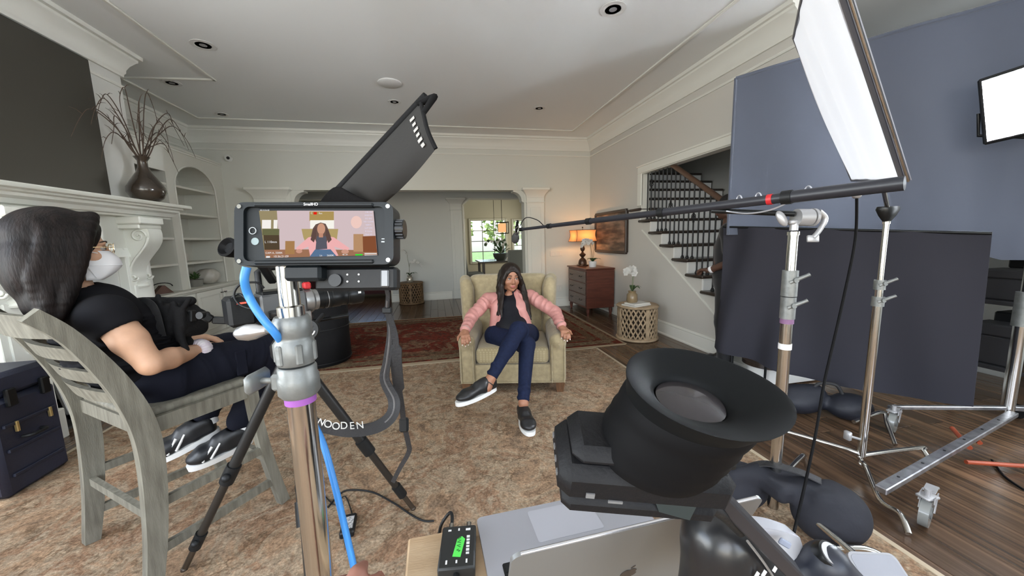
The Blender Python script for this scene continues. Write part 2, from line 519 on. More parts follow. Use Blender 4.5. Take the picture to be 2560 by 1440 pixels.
# ------------------------------------------------------------------ walls
w = MB(); w.bb((-3.82, 1.45, 0), (-3.67, 6.77, ZC)); w.bb((-3.82, -2.9, 0), (-3.67, -1.25, ZC)); w.bb((-3.82, -1.25, 0), (-3.67, 1.45, .55)); w.bb((-3.82, -1.25, 2.92), (-3.67, 1.45, ZC)); wall_left = struct(w.build('wall_left', WALL))
w = MB()
w.bb((-3.82, 6.77, 0), (-2.28, 7.0, ZC)); w.bb((1.68, 6.77, 0), (3.12, 7.0, ZC)); w.bb((-2.28, 6.77, 2.24), (1.68, 7.0, ZC))
for sx, x in ((1, -2.28), (-1, 1.68)):   # coved brackets in the upper corners
    arc = [(0, 0), (.20, 0), (.20, -.02)] + [(.20 - .16 * math.sin(t), -.20 + .17 * math.cos(t)) for t in [k * math.pi / 16 for k in range(9)]] + [(.02, -.22), (0, -.22)]
    w.prism([(sx * a, b) for a, b in arc], (x, 6.77, 2.24), (1, 0, 0), (0, 0, 1), (0, 1, 0), .015, .215)
wall_back = struct(w.build('wall_back', WALL))
# stair profile in the right wall
RISE = .1745; RUN = .2685
def nose(n): return 3.587 + (n - 5) * RUN
poly = [(6.77, 0), (6.77, ZC), (2.62, ZC), (2.62, 2.24), (4.93, 2.24)]
poly.append((4.93, RISE * 9 - .045))
for n in range(9, 2, -1):
    poly.append((nose(n) + .03, RISE * n - .045)); poly.append((nose(n) + .03, RISE * (n - 1) - .045))
poly.append((nose(2) + .03, RISE * 2 - .045)); poly.append((nose(2) + .03, 0))
w = MB(); w.prism(poly, (3.0, 0, 0), (0, 1, 0), (0, 0, 1), (1, 0, 0), 0, .11)
wall_right = struct(w.build('wall_right', mat('wall_paint_shaded', (.60, .58, .53), .55, bump=.03, bscale=220)))  # wall paint darkened for the side facing away from the light
w = MB()   # wall behind the photographer with two openings at the added fill lamps
zs0, zs1 = .6, 2.9
w.bb((-3.82, -2.95, 0), (5.2, -2.8, zs0)); w.bb((-3.82, -2.95, zs1), (5.2, -2.8, ZC))
for a, b in ((-3.82, -3.0), (-.4, .2), (2.8, 5.2)): w.bb((a, -2.95, zs0), (b, -2.8, zs1))
struct(w.build('wall_rear', WALL))
w = MB(); w.bb((4.9, -2.8, 0), (5.05, 12.3, ZC)); struct(w.build('wall_foyer', HALLW))

# hall behind the back wall
w = MB()
w.bb((-1.0, 8.5, 0), (.67, 8.65, 2.27)); w.bb((-3.9, 8.5, 2.27), (4.9, 8.65, ZC)); w.bb((2.25, 8.5, 0), (4.9, 8.65, 2.27)); w.bb((-3.9, 8.5, 0), (-3.0, 8.65, 2.27))
for sx, x in ((1, .67), (-1, 2.25), (-1, -1.0), (1, -3.0)):
    w.prism([(0, 0), (sx * .14, 0), (0, -.12)], (x, 8.5, 2.27), (1, 0, 0), (0, 0, 1), (0, 1, 0), 0, .15)
hall = struct(w.build('wall_hall', HALLW))
w = MB(); w.bb((-3.95, 7.0, 0), (-3.8, 12.3, ZC)); struct(w.build('wall_hall_side', HALLW))
w = MB(); w.bb((3.12, 6.85, 0), (3.27, 8.5, ZC)); struct(w.build('wall_hall_end', HALLW))
w = MB(); w.bb((-.35, 8.65, 0), (-.2, 12.1, ZC)); struct(w.build('wall_partition', HALLW))
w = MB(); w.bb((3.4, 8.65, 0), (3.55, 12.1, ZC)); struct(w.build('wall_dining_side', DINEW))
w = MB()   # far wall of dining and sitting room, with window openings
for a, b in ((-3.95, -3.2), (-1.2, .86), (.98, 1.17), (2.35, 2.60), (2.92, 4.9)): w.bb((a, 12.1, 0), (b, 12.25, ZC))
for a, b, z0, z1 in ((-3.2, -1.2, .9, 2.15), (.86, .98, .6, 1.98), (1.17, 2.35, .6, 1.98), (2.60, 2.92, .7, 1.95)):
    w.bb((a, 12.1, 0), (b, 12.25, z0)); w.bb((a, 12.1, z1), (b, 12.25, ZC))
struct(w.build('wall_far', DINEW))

# windows of the rooms beyond
GLASS = mat('window_glass', (1, 1, 1), 0.0, trans=1.0, spec=.3)
MULL = mat('window_dark_muntin', (.09, .085, .06), .5)
FRAMEW = mat('window_casing', (.45, .42, .32), .5)
def window(idx, x0, x1, z0, z1, nx, nz):
    m_ = MB(); t = .05
    for a, b, c_, d in ((x0 - t, x0 + .02, z0 - t, z1 + t), (x1 - .02, x1 + t, z0 - t, z1 + t), (x0, x1, z0 - t, z0 + .02), (x0, x1, z1 - .02, z1 + t)):
        m_.bb((a, 12.06, c_), (b, 12.2, d), .005)
    fr = struct(m_.build('window_%d' % idx, FRAMEW))
    pw = (x1 - x0) / nx; ph = (z1 - z0) / nz
    for i in range(1, nx):
        q = MB(); q.bb((x0 + i * pw - .011, 12.13, z0), (x0 + i * pw + .011, 12.16, z1)); q.build('muntin', MULL, fr)
    for j in range(1, nz):
        q = MB(); q.bb((x0, 12.128, z0 + j * ph - .011), (x1, 12.158, z0 + j * ph + .011)); q.build('muntin', MULL, fr)
    for i in range(nx):
        for j in range(nz):
            q = MB(); q.bb((x0 + i * pw + .004, 12.142, z0 + j * ph + .004), (x0 + (i + 1) * pw - .004, 12.146, z0 + (j + 1) * ph - .004)); q.build('pane', GLASS, fr)
window(1, 1.17, 2.35, .6, 1.98, 3, 4)
window(2, 2.60, 2.92, .7, 1.95, 1, 3)
window(3, .86, .98, .6, 1.98, 1, 3)
window(4, -3.2, -1.2, .9, 2.15, 4, 3)

# ------------------------------------------------------------------ crown moulding and baseboards
CROWN = [(0, -.225), (.018, -.225), (.022, -.20), (.032, -.185), (.034, -.16), (.055, -.115), (.085, -.075), (.10, -.06), (.102, -.04), (.125, -.034), (.128, 0), (0, 0)]
FRZ = [(0, -.33), (.012, -.33), (.018, -.318), (.012, -.306), (0, -.306)]
def crown(name, path, mt=TRIMM):
    m_ = MB(); m_.sweep(CROWN, path); m_.sweep(FRZ, path); return struct(m_.build(name, mt, None, 35))
XB = -2.8; YB0, YB1 = 2.78, 4.32          # chimney breast
crown('trim_crown_left', [((-3.67, -2.8, ZC), (1, 0, 0)), ((-3.67, YB0, ZC), (1, -1, 0)), ((XB, YB0, ZC), (1, -1, 0)), ((XB, YB1, ZC), (1, 1, 0)), ((-3.67, YB1, ZC), (1, 1, 0)), ((-3.67, 6.77, ZC), (1, -1, 0))])
crown('trim_crown_back', [((-3.67, 6.77, ZC), (1, -1, 0)), ((3.0, 6.77, ZC), (-1, -1, 0))])
crown('trim_crown_right', [((3.0, 6.77, ZC), (-1, -1, 0)), ((3.0, 2.62, ZC), (-1, 0, 0))])
BASE = [(0, 0), (.028, 0), (.028, .018), (.018, .024), (.018, .135), (.014, .15), (.020, .158), (.012, .178), (0, .18)]
def baseboard(name, path): m_ = MB(); m_.sweep(BASE, path); return struct(m_.build(name, TRIMM, None, 35))
baseboard('baseboard_right', [((3.0, 6.77, 0), (-1, -1, 0)), ((3.0, nose(2) + .04, 0), (-1, 0, 0))])
baseboard('baseboard_back', [((2.13, 6.77, 0), (0, -1, 0)), ((3.0, 6.77, 0), (-1, -1, 0))])
baseboard('baseboard_hall', [((-1.0, 8.5, 0), (0, -1, 0)), ((.34, 8.5, 0), (0, -1, 0))])

# pilasters with flared capitals on the big opening
def pilaster(name, x0, x1, yf, ztop, mt=TRIMM):
    m_ = MB(); ov = .035
    m_.bb((x0, yf - .04, 0), (x1, yf + .002, ztop - .17), .004)
    m_.bb((x0 + .07, yf - .046, .35), (x1 - .07, yf - .038, ztop - .35), .003)
    m_.bb((x0 - .015, yf - .06, 0), (x1 + .015, yf + .002, .24), .008)
    m_.bb((x0 - .01, yf - .055, ztop - .27), (x1 + .01, yf + .002, ztop - .245), .006)
    n = 7
    for k in range(n):      # cavetto capital
        t0 = k / n; e0 = ov * (1 - math.cos(t0 * math.pi / 2)) * 2.2
        e1 = ov * (1 - math.cos((k + 1) / n * math.pi / 2)) * 2.2
        z0 = ztop - .17 + .13 * t0; z1 = ztop - .17 + .13 * (k + 1) / n
        m_.add([(x0 - e0, yf - .04 - e0, z0), (x1 + e0, yf - .04 - e0, z0), (x1 + e1, yf - .04 - e1, z1), (x0 - e1, yf - .04 - e1, z1),
                (x0 - e0, yf, z0), (x1 + e0, yf, z0), (x1 + e1, yf, z1), (x0 - e1, yf, z1)],
               [(0, 1, 2, 3), (4, 0, 3, 7), (1, 5, 6, 2)])
    e = ov * 2.2
    m_.bb((x0 - e - .015, yf - .055 - e, ztop - .04), (x1 + e + .015, yf + .002, ztop + .004), .006)
    return struct(m_.build(name, mt, None, 35))
pilaster('trim_pilaster_left', -2.82, -2.34, 6.77, 2.27)
pilaster('trim_pilaster_right', 1.72, 2.06, 6.77, 2.27)
pilaster('trim_pilaster_hall', .38, .64, 8.5, 2.29, mat('hall_trim', (.66, .67, .63), .45))
def casing(name, x0, x1, z1, yf, mt, t=.022):
    m_ = MB()
    m_.tube([(x0, yf, 0), (x0, yf, z1 - .13), (x0 + .14, yf, z1), (x1 - .14, yf, z1), (x1, yf, z1 - .13), (x1, yf, 0)], t, 8)
    return struct(m_.build(name, mt, None, 40))
casing('trim_casing_dining', .67, 2.25, 2.27, 8.505, mat('casing_gloss', (.80, .78, .68), .25))
casing('trim_casing_sitting', -3.0, -1.0, 2.27, 8.505, MATS['casing_gloss'])
# casing round the stair opening
m_ = MB(); m_.bb((2.975, 2.62, 2.235), (3.005, 5.03, 2.335), .006); m_.bb((2.965, 2.62, 2.325), (3.005, 5.05, 2.35), .005)
m_.bb((2.975, 4.925, RISE * 10 + .03), (3.005, 5.03, 2.235), .006); m_.bb((2.99, 4.925, 1.6), (3.11, 4.94, 2.24), .003)
m_.bb((2.99, 2.62, 2.225), (3.11, 4.93, 2.241), .003)
struct(m_.build('trim_stair_casing', TRIMM, None))
# raking skirt moulding under the steps
m_ = MB(); m_.beam((2.994, nose(3), RISE * 3 - .30), (2.994, nose(9) + .25, RISE * 10 - .32), .022, .016, (1, 0, 0), .004)
struct(m_.build('trim_stair_skirt', TRIMM, None))

# ------------------------------------------------------------------ staircase
RISER = mat('riser_white', (.80, .80, .77), .4)
TREAD = mat('tread_dark_oak', (.035, .024, .018), .3, var=.35, vscale=9, stretch=(1, 8, 1))
IRON = mat('wrought_iron', (.012, .012, .013), .45, bump=.1, bscale=120)
stair = struct(thing('staircase', 'staircase with dark treads, white risers and iron balusters', 'staircase', (3.0, nose(1), 0)))
for n in range(1, 15):
    x0 = 3.0; y = nose(n) + .03
    m_ = MB(); m_.bb((x0 + ((-.006 if n < 11 else .115) if n > 1 else -.04), y - .008, RISE * (n - 1)), (4.85, y + .02, RISE * n - .03), .002)
    if n == 1:
        m_.cyl((x0 - .04, y + .16, 0), (x0 - .04, y + .16, RISE - .035), .16, 28)
    if n > 9: pass
    m_.build('riser', RISER, stair, 40)
    m_ = MB()
    m_.bb((x0 - .045 if n < 10 or n == 10 else x0 + .115, y - .035, RISE * n - .036), (4.85, y + RUN + .01, RISE * n), .012)
    if n == 1: m_.cyl((x0 - .04, y + .16, RISE - .036), (x0 - .04, y + .16, RISE), .2, 28)
    m_.build('tread', TREAD, stair, 40)
m_ = MB(); m_.tube([(3.06, nose(2) - .05, RISE * 2 + .9), (3.06, nose(9) + .1, RISE * 9 + .93)], .032, 10)
m_.build('handrail', mat('handrail_oak', (.10, .055, .035), .35), stair, 40)
k = 0
for n in range(2, 11):
    for j in range(3):
        y = nose(n) + .045 + j * RUN / 3; z0 = RISE * n
        zt = z0 + .90 + (y - nose(n)) / RUN * RISE - .01
        if y < 4.9: zt = min(zt, 2.23 if y > 2.6 else 9)
        if y > 4.9: continue
        m_ = MB(); m_.box((3.06, y, (z0 + zt) / 2), (.015, .015, zt - z0), None, .002)
        m_.box((3.06, y, z0 + .012), (.034, .034, .024), None, .006); m_.box((3.06, y, z0 + .03), (.024, .024, .014), None, .004)
        if k % 5 == 2:      # basket knuckle
            zc_ = z0 + .5
            for a in range(4):
                an = a * math.pi / 2
                m_.tube([(3.06 + .026 * math.sin(t) * math.cos(an + t), y + .026 * math.sin(t) * math.sin(an + t), zc_ - .05 + .1 * t / math.pi) for t in [math.pi * q / 8 for q in range(9)]], .005, 6)
            m_.sphere((3.06, y, zc_ - .055), .014, 8, 6); m_.sphere((3.06, y, zc_ + .055), .014, 8, 6)
        m_.build('baluster', IRON, stair); k += 1

# ------------------------------------------------------------------ chimney breast and mantelpiece
m_ = MB(); fy0, fy1, fz = 3.12, 3.92, 1.28
m_.bb((-3.67, YB0, 0), (XB, fy0, ZC)); m_.bb((-3.67, fy1, 0), (XB, YB1, ZC)); m_.bb((-3.67, fy0, fz), (XB, fy1, ZC))
struct(m_.build('wall_chimney_breast', mat('breast_paint', (.74, .74, .70), .5)))
m_ = MB(); m_.bb((-3.66, fy0, 0), (-3.60, fy1, fz)); m_.bb((-3.66, fy0, -.001), (XB, fy1, .02))
struct(m_.build('wall_firebox', DARK))
mant = struct(thing('mantelpiece', 'white carved mantelpiece with scrolled corbels around the fireplace', 'mantelpiece', (XB, 3.5, 0)))
ZM = 1.78
MANTELM = mat('mantel_paint', (.72, .73, .67), .4)
def mprof(pf, name, y0, y1):
    q = MB(); q.prism(pf, (XB, 0, 0), (1, 0, 0), (0, 0, 1), (0, 1, 0), y0, y1); return q.build(name, MANTELM, mant, 30)
mprof([(0, ZM - .035), (0, ZM), (.30, ZM), (.305, ZM - .012), (.305, ZM - .03), (.29, ZM - .035)], 'mantel_shelf', 2.66, 4.55)
mprof([(0, ZM - .035), (.275, ZM - .035), (.275, ZM - .05), (.24, ZM - .056), (.235, ZM - .075), (.20, ZM - .09), (.18, ZM - .12), (.15, ZM - .125), (.15, ZM - .14), (0, ZM - .14)], 'shelf_moulding', 2.74, 4.46)
mprof([(0, 1.36), (.06, 1.36), (.06, ZM - .14), (0, ZM - .14)], 'frieze', 2.82, 4.28)
mprof([(.06, 1.40), (.075, 1.40), (.075, 1.56), (.06, 1.56)], 'frieze_panel', 3.30, 3.74)
mprof([(0, 1.28), (.085, 1.28), (.085, 1.30), (.075, 1.33), (.06, 1.36), (0, 1.36)], 'architrave', 3.05, 4.0)
for yc in (3.00, 4.06):
    q = MB(); q.bb((XB, yc - .13, 0), (XB + .07, yc + .13, 1.36), .004); q.bb((XB + .06, yc - .085, .3), (XB + .08, yc + .085, 1.02), .004)
    q.bb((XB, yc - .145, 0), (XB + .095, yc + .145, .22), .008); q.build('pilaster', MANTELM, mant)
    q = MB(); q.bb((XB, yc - .15, ZM - .21), (XB + .24, yc + .15, ZM - .14), .01); q.bb((XB, yc - .14, ZM - .25), (XB + .22, yc + .14, ZM - .21), .008); q.build('corbel_cap', MANTELM, mant)
    # scrolled bracket: S-shaped side profile
    sc_ = []
    for t in range(13):
        a = t / 12; sc_.append((.05 + .165 * (0.5 + .5 * math.cos(a * math.pi)) + .02 * math.sin(a * math.pi * 2), ZM - .25 - .46 * a))
    pf = [(0.0, ZM - .25)] + sc_ + [(.0, ZM - .71)]
    q = MB(); q.prism(pf, (XB + .03, yc, 0), (1, 0, 0), (0, 0, 1), (0, 1, 0), -.085, .085); q.build('corbel', MANTELM, mant, 40)
    for s_ in (-1, 1):
        def spiral(cx, cz, r0, turns, d):
            return [(cx + r0 * (1 - i / 26) * math.cos(d * i / 26 * turns * 6.283), yc + s_ * .089, cz + r0 * (1 - i / 26) * math.sin(d * i / 26 * turns * 6.283)) for i in range(25)]
        q = MB()
        q.tube(spiral(XB + .17, ZM - .315, .062, 1.6, 1), .011, 6); q.tube([(a + XB + .03 - .012, yc + s_ * .088, b) for a, b in sc_[2:]], .011, 6)
        q.tube(spiral(XB + .085, ZM - .69, .034, 1.4, -1), .009, 6)
        q.build('scroll', MANTELM, mant, 60)
    q = MB(); q.lathe([(.0, 0), (.05, 0), (.06, .015), (.045, .03), (.052, .045), (.035, .06), (.0, .06)], (XB + .075, yc, ZM - .79), None, 16); q.build('corbel_foot', MANTELM, mant, 40)

# ------------------------------------------------------------------ built-in bookcase: arched upper bays over base cabinets
bk = struct(thing('bookcase', 'built-in white bookcase with arched niche and panelled cabinet doors', 'bookcase', (-3.3, 5.6, 0)))
BX = -3.24; CX = -3.14; ZT = .80
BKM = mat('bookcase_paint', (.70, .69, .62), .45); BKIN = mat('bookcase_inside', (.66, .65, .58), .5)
y0, y1 = YB1, 6.77
q = MB(); q.bb((-3.67, y0, 0), (CX - .02, y1, ZT - .03)); q.bb((-3.67, y0, 0), (CX - .005, y1, .1)); q.build('cabinet_body', BKM, bk)
q = MB(); q.bb((-3.67, y0, ZT - .03), (CX + .025, y1, ZT), .006); q.bb((-3.67, y0, ZT - .05), (CX + .008, y1, ZT - .03), .005); q.build('worktop', BKM, bk)
ds = [(4.36, 4.94), (4.97, 5.54), (5.58, 6.15), (6.18, 6.74)]
for i, (a, b) in enumerate(ds):
    d = MB(); d.bb((CX - .02, a, .13), (CX, b, ZT - .06), .003)
    for (ya, yb, za, zb) in ((a + .06, a + .075, .2, ZT - .13), (b - .075, b - .06, .2, ZT - .13), (a + .06, b - .06, .2, .215), (a + .06, b - .06, ZT - .145, ZT - .13)):
        d.bb((CX - .002, ya, za), (CX + .006, yb, zb), .002)
    dd = d.build('door', BKM, bk)
    h_ = MB(); yk = b - .03 if i % 2 == 0 else a + .03
    h_.cyl((CX, yk, ZT - .12), (CX + .02, yk, ZT - .12), .006, 8); h_.box((CX + .024, yk, ZT - .12), (.01, .05, .012), None, .003); h_.build('handle', mat('bronze_knob', (.03, .025, .02), .4, .7), dd)
# upper face with two openings (the right one arched)
ya, yb = 5.62, 6.52; la, lb = 4.5, 5.48; zsp = 2.14; ztop = 2.62
arch = []
cy = (ya + yb) / 2; ra = (yb - ya) / 2; rz = .32
for t in range(17): a = math.pi * t / 16; arch.append((cy + ra * math.cos(a), zsp + rz * math.sin(a)))
q = MB(); th = -.03
q.prism([(lb, ZT), (ya, ZT), (ya, zsp)] + arch[::-1][1:9] + [(cy, ztop), (lb, ztop)], (BX, 0, 0), (0, 1, 0), (0, 0, 1), (1, 0, 0), th, 0)
q.prism([(yb, ZT), (y1, ZT), (y1, ztop), (cy, ztop)] + arch[::-1][8:16] + [(yb, zsp)], (BX, 0, 0), (0, 1, 0), (0, 0, 1), (1, 0, 0), th, 0)
q.bb((BX + th, y0, ZT), (BX, la, ztop)); q.bb((BX + th, la, 2.3), (BX, lb, ztop))
q.build('face_frame', BKM, bk)
q = MB(); q.tube([(BX + .002, ya, ZT)] + [(BX + .002, a, b) for a, b in arch[::-1]] + [(BX + .002, yb, ZT)], .012, 6); q.build('arch_bead', BKM, bk, 60)
q = MB(); q.bb((-3.67, lb, ZT), (BX + th, ya, ztop)); q.bb((-3.67, yb, ZT), (BX + th, y1, ztop)); q.bb((-3.67, y0, ZT), (BX + th, la, ztop)); q.build('side_panel', BKIN, bk)
q = MB(); q.bb((-3.668, y0, ZT), (-3.655, y1, ztop)); q.build('back_panel', BKIN, bk)
q = MB()
for t in range(16):      # arched soffit
    a, b = arch[t], arch[t + 1]
    q.add([(BX + th, *a), (BX + th, *b), (-3.66, *b), (-3.66, *a), (BX + th, a[0], a[1] + .03), (BX + th, b[0], b[1] + .03), (-3.66, b[0], b[1] + .03), (-3.66, a[0], a[1] + .03)], [(0, 1, 2, 3), (4, 7, 6, 5)])
q.build('arched_soffit', BKIN, bk, 50)
q = MB(); q.bb((-3.67, y0, ztop), (BX + .02, y1, ztop + .03), .006); q.bb((-3.67, y0, ztop - .025), (BX + .01, y1, ztop), .004); q.build('cornice', BKM, bk)
for z in (1.15, 1.48, 1.81, 2.16):
    q = MB(); q.bb((-3.655, ya + .001, z - .028), (BX - .005, yb - .001, z), .003); q.build('shelf', BKM, bk)
for z in (1.15, 1.48, 1.81, 2.16):
    q = MB(); q.bb((-3.655, la + .001, z - .028), (BX - .005, lb - .001, z), .003); q.build('shelf', BKM, bk)

# ------------------------------------------------------------------ ceiling fittings
def can_light(x, y, r, lab, dark=True):
    t = thing('recessed_light', lab, 'ceiling light', (x, y, ZC), 0, 'recessed ceiling lights')
    q = MB(); q.lathe([(r * .62, -.004), (r, -.004), (r, -.0005), (r * .62, -.0005), (r * .62, -.004)], (x, y, ZC - .001), None, 28); q.build('trim_ring', mat('can_ring', (.72, .72, .70), .4), t, 40)
    q = MB(); q.cyl((x, y, ZC - .0035), (x, y, ZC - .0005), r * .64, 24); q.build('baffle', mat('can_baffle', (.02, .02, .02), .35), t, 40)
    q = MB(); q.cyl((x, y, ZC - .006), (x, y, ZC - .003), r * .3, 16); q.build('bulb', mat('can_bulb', (.25, .25, .26), .25), t, 40)
s_ = 1.83 / 1.97
for (x, y, r, lab) in ((1.64, 3.22, .105, 'large dark recessed ceiling light nearest the black backdrop'), (-2.12, 4.40, .10, 'recessed light with wide white ring above the chimney breast'),
                       (-2.99, 5.41, .09, 'recessed light above the bare-branch vase by the bead corner'), (-.45, 5.69, .085, 'dark recessed light above the tip of the raised lens-hood flap'),
                       (1.68, 5.67, .085, 'dark recessed ceiling light right of the flap, near the back wall'), (-3.02, 6.53, .08, 'small recessed light in the far left ceiling corner')):
    can_light(x * s_, y * s_, r, lab)
q = MB(); q.lathe([(.0, -.02), (.12, -.018), (.135, -.008), (.135, 0), (.0, 0)], (-.44 * s_, 5.05 * s_, ZC - .001), None, 32)
tag(q.build('ceiling_speaker', mat('speaker_grille', (.72, .72, .70), .6, bump=.3, bscale=400), None, 40), 'flat round white ceiling speaker near the middle of the ceiling', 'speaker')
t = thing('security_camera', 'small round white security camera on the back wall near the bookcase', 'security camera', (-3.11, 6.74, 2.73))
q = MB(); q.lathe([(.0, 0), (.055, 0), (.05, .03), (.0, .035)], (-3.11, 6.768, 2.73), frame_from((0, -1, 0)), 20); q.build('housing', mat('white_plastic', (.7, .7, .66), .4), t, 40)
q = MB(); q.sphere((-3.105, 6.735, 2.728), .024, 12, 8); q.build('lens', mat('black_gloss', (.008, .008, .009), .1), t, 60)
for nm, lab, x, z, w_, h_ in (('switch_plate', 'white multi-gang light switch plate on the back wall beside the lamp', 2.30, 1.04, .25, .10), ('outlet_plate', 'white outlet plate low on the back wall beside the dresser', 2.33, .36, .16, .13)):
    t = thing(nm, lab, 'wall plate', (x, 6.76, z))
    q = MB(); q.bb((x - w_ / 2, 6.762, z - h_ / 2), (x + w_ / 2, 6.7695, z + h_ / 2), .003); q.build('plate', mat('plate_white', (.68, .66, .60), .4), t)
    for i in range(3):
        q = MB(); xx = x + (i - 1) * w_ * .3; q.bb((xx - .012, 6.758, z - .03), (xx + .012, 6.763, z + .03), .002); q.build('rocker', mat('rocker_white', (.72, .70, .64), .4), t)

# ------------------------------------------------------------------ rugs
def rug_mat(name, hues, sc, dark, lo=.55, hi=1.3):
    """worn hand-knotted pile: drifting hue, mottled value, broken ornamental lines, knot speckle"""
    m = bpy.data.materials.new(name); m.use_nodes = True
    nt = m.node_tree; N = nt.nodes; L = nt.links; b = N['Principled BSDF']
    tc = N.new('ShaderNodeTexCoord')
    def noise(scale, det, dist=0., rough=.6):
        n = N.new('ShaderNodeTexNoise'); n.inputs['Scale'].default_value = scale; n.inputs['Detail'].default_value = det
        n.inputs['Distortion'].default_value = dist; n.inputs['Roughness'].default_value = rough
        L.new(tc.outputs['Object'], n.inputs['Vector']); return n
    def ramp(src, stops):
        r = N.new('ShaderNodeValToRGB'); e = r.color_ramp.elements
        while len(e) > 1: e.remove(e[0])
        e[0].position = stops[0][0]; e[0].color = stops[0][1]
        for q_, c in stops[1:]: x = e.new(q_); x.color = c
        L.new(src, r.inputs[0]); return r
    n1 = noise(sc * .28, 6, .8, .7)
    k_ = len(hues); r1 = ramp(n1.outputs['Fac'], [(.34 + .32 * t / (k_ - 1), (*hues[t], 1)) for t in range(k_)])
    n2 = noise(sc * 1.9, 6, .5, .75)
    r2 = ramp(n2.outputs['Fac'], [(.36, (lo, lo, lo, 1)), (.66, (hi, hi, hi, 1))])
    mul = N.new('ShaderNodeMix'); mul.data_type = 'RGBA'; mul.blend_type = 'MULTIPLY'; mul.inputs['Factor'].default_value = 1.0
    L.new(r1.outputs[0], mul.inputs[6]); L.new(r2.outputs[0], mul.inputs[7])
    nd = noise(sc * 1.2, 3); mx = N.new('ShaderNodeMix'); mx.data_type = 'VECTOR'; mx.inputs['Factor'].default_value = .12
    L.new(tc.outputs['Object'], mx.inputs[4]); L.new(nd.outputs['Color'], mx.inputs[5])
    vo = N.new('ShaderNodeTexVoronoi'); vo.feature = 'DISTANCE_TO_EDGE'; vo.inputs['Scale'].default_value = sc * .9; vo.inputs['Randomness'].default_value = .8
    L.new(mx.outputs[1], vo.inputs['Vector'])
    rl = ramp(vo.outputs['Distance'], [(.0, (.8, .8, .8, 1)), (.09, (0, 0, 0, 1))])
    n3 = noise(sc * .5, 4); rm = ramp(n3.outputs['Fac'], [(.47, (0, 0, 0, 1)), (.58, (1, 1, 1, 1))])
    mu = N.new('ShaderNodeMath'); mu.operation = 'MULTIPLY'; L.new(rl.outputs[0], mu.inputs[0]); L.new(rm.outputs[0], mu.inputs[1])
    mc = N.new('ShaderNodeMix'); mc.data_type = 'RGBA'; L.new(mu.outputs[0], mc.inputs['Factor']); L.new(mul.outputs[2], mc.inputs[6]); mc.inputs[7].default_value = (*dark, 1)
    ns = noise(85, 2); rs_ = ramp(ns.outputs['Fac'], [(.35, (.72, .72, .72, 1)), (.65, (1.2, 1.2, 1.2, 1))])
    m3 = N.new('ShaderNodeMix'); m3.data_type = 'RGBA'; m3.blend_type = 'MULTIPLY'; m3.inputs['Factor'].default_value = 1.0
    L.new(mc.outputs[2], m3.inputs[6]); L.new(rs_.outputs[0], m3.inputs[7]); L.new(m3.outputs[2], b.inputs['Base Color'])
    b.inputs['Roughness'].default_value = .95; b.inputs['Specular IOR Level'].default_value = .1
    n4 = noise(240, 2); bp = N.new('ShaderNodeBump'); bp.inputs['Strength'].default_value = .4; bp.inputs['Distance'].default_value = .004
    L.new(n4.outputs['Fac'], bp.inputs['Height']); L.new(bp.outputs[0], b.inputs['Normal'])
    return m
RUGB = rug_mat('beige_rug_pile', [(.21, .147, .098), (.34, .222, .138), (.355, .275, .19), (.265, .158, .095), (.375, .295, .21)], 12, (.13, .085, .05), .62, 1.22)
RUGR = rug_mat('red_rug_pile', [(.05, .028, .018), (.15, .026, .014), (.10, .018, .010), (.19, .12, .07), (.11, .02, .012)], 10, (.05, .035, .02), .5, 1.5)
RUGS = rug_mat('brown_rug_pile', [(.13, .085, .05), (.20, .135, .085), (.17, .10, .06)], 12, (.06, .04, .03))
def rug(name, lab, x0, x1, y0, y1, mt, bind, bmat, bw=.03, guard=None):
    t = thing(name, lab, 'rug', ((x0 + x1) / 2, (y0 + y1) / 2, 0))
    q = MB(); q.bb((x0, y0, 0.0005), (x1, y1, .011), .003); q.build('pile', mt, t)
    for a, b in (((x0, y0), (x1, y0)), ((x1, y0), (x1, y1)), ((x1, y1), (x0, y1)), ((x0, y1), (x0, y0))):
        q = MB(); q.beam((*a, .006), (*b, .006), bw, .0125, (0, 0, 1), .003); q.build('bound_edge', bmat, t)
    if guard:
        for off, ww, gm in guard:
            for gi, (a, b) in enumerate((((x0 + off, y0 + off), (x1 - off, y0 + off)), ((x1 - off, y0 + off), (x1 - off, y1 - off)), ((x1 - off, y1 - off), (x0 + off, y1 - off)), ((x0 + off, y1 - off), (x0 + off, y0 + off)))):
                hz = .0076 + .0004 * (gi % 2) + off * .001; q = MB(); q.beam((*a, hz), (*b, hz), ww, .0085, (0, 0, 1)); q.build('woven_border', gm, t)
    return t
rug('area_rug', 'large faded beige rug with worn pattern under the armchair', -2.48, 1.85, -1.9, 3.98, RUGB, .03, mat('rug_binding_beige', (.46, .38, .27), .9, bump=.3), .03)
rug('area_rug', 'dark red oriental rug with tan border behind the armchair', -2.7, 2.27, 4.045, 6.42, RUGR, .03, mat('rug_binding_tan', (.28, .21, .13), .9, bump=.3), .04,
    [(.14, .13, rug_mat('tan_border', [(.11, .075, .045), (.19, .14, .085), (.15, .095, .055)], 16, (.07, .03, .02))), (.30, .10, rug_mat('dark_border', [(.07, .03, .018), (.14, .09, .05), (.09, .035, .02)], 18, (.03, .015, .01)))])
rug('hearth_rug', 'brown patterned rug under the dark case by the fireplace', -3.6, -2.63, 1.2, 2.74, RUGS, .03, mat('rug_binding_brown', (.10, .07, .05), .9, bump=.3), .03)
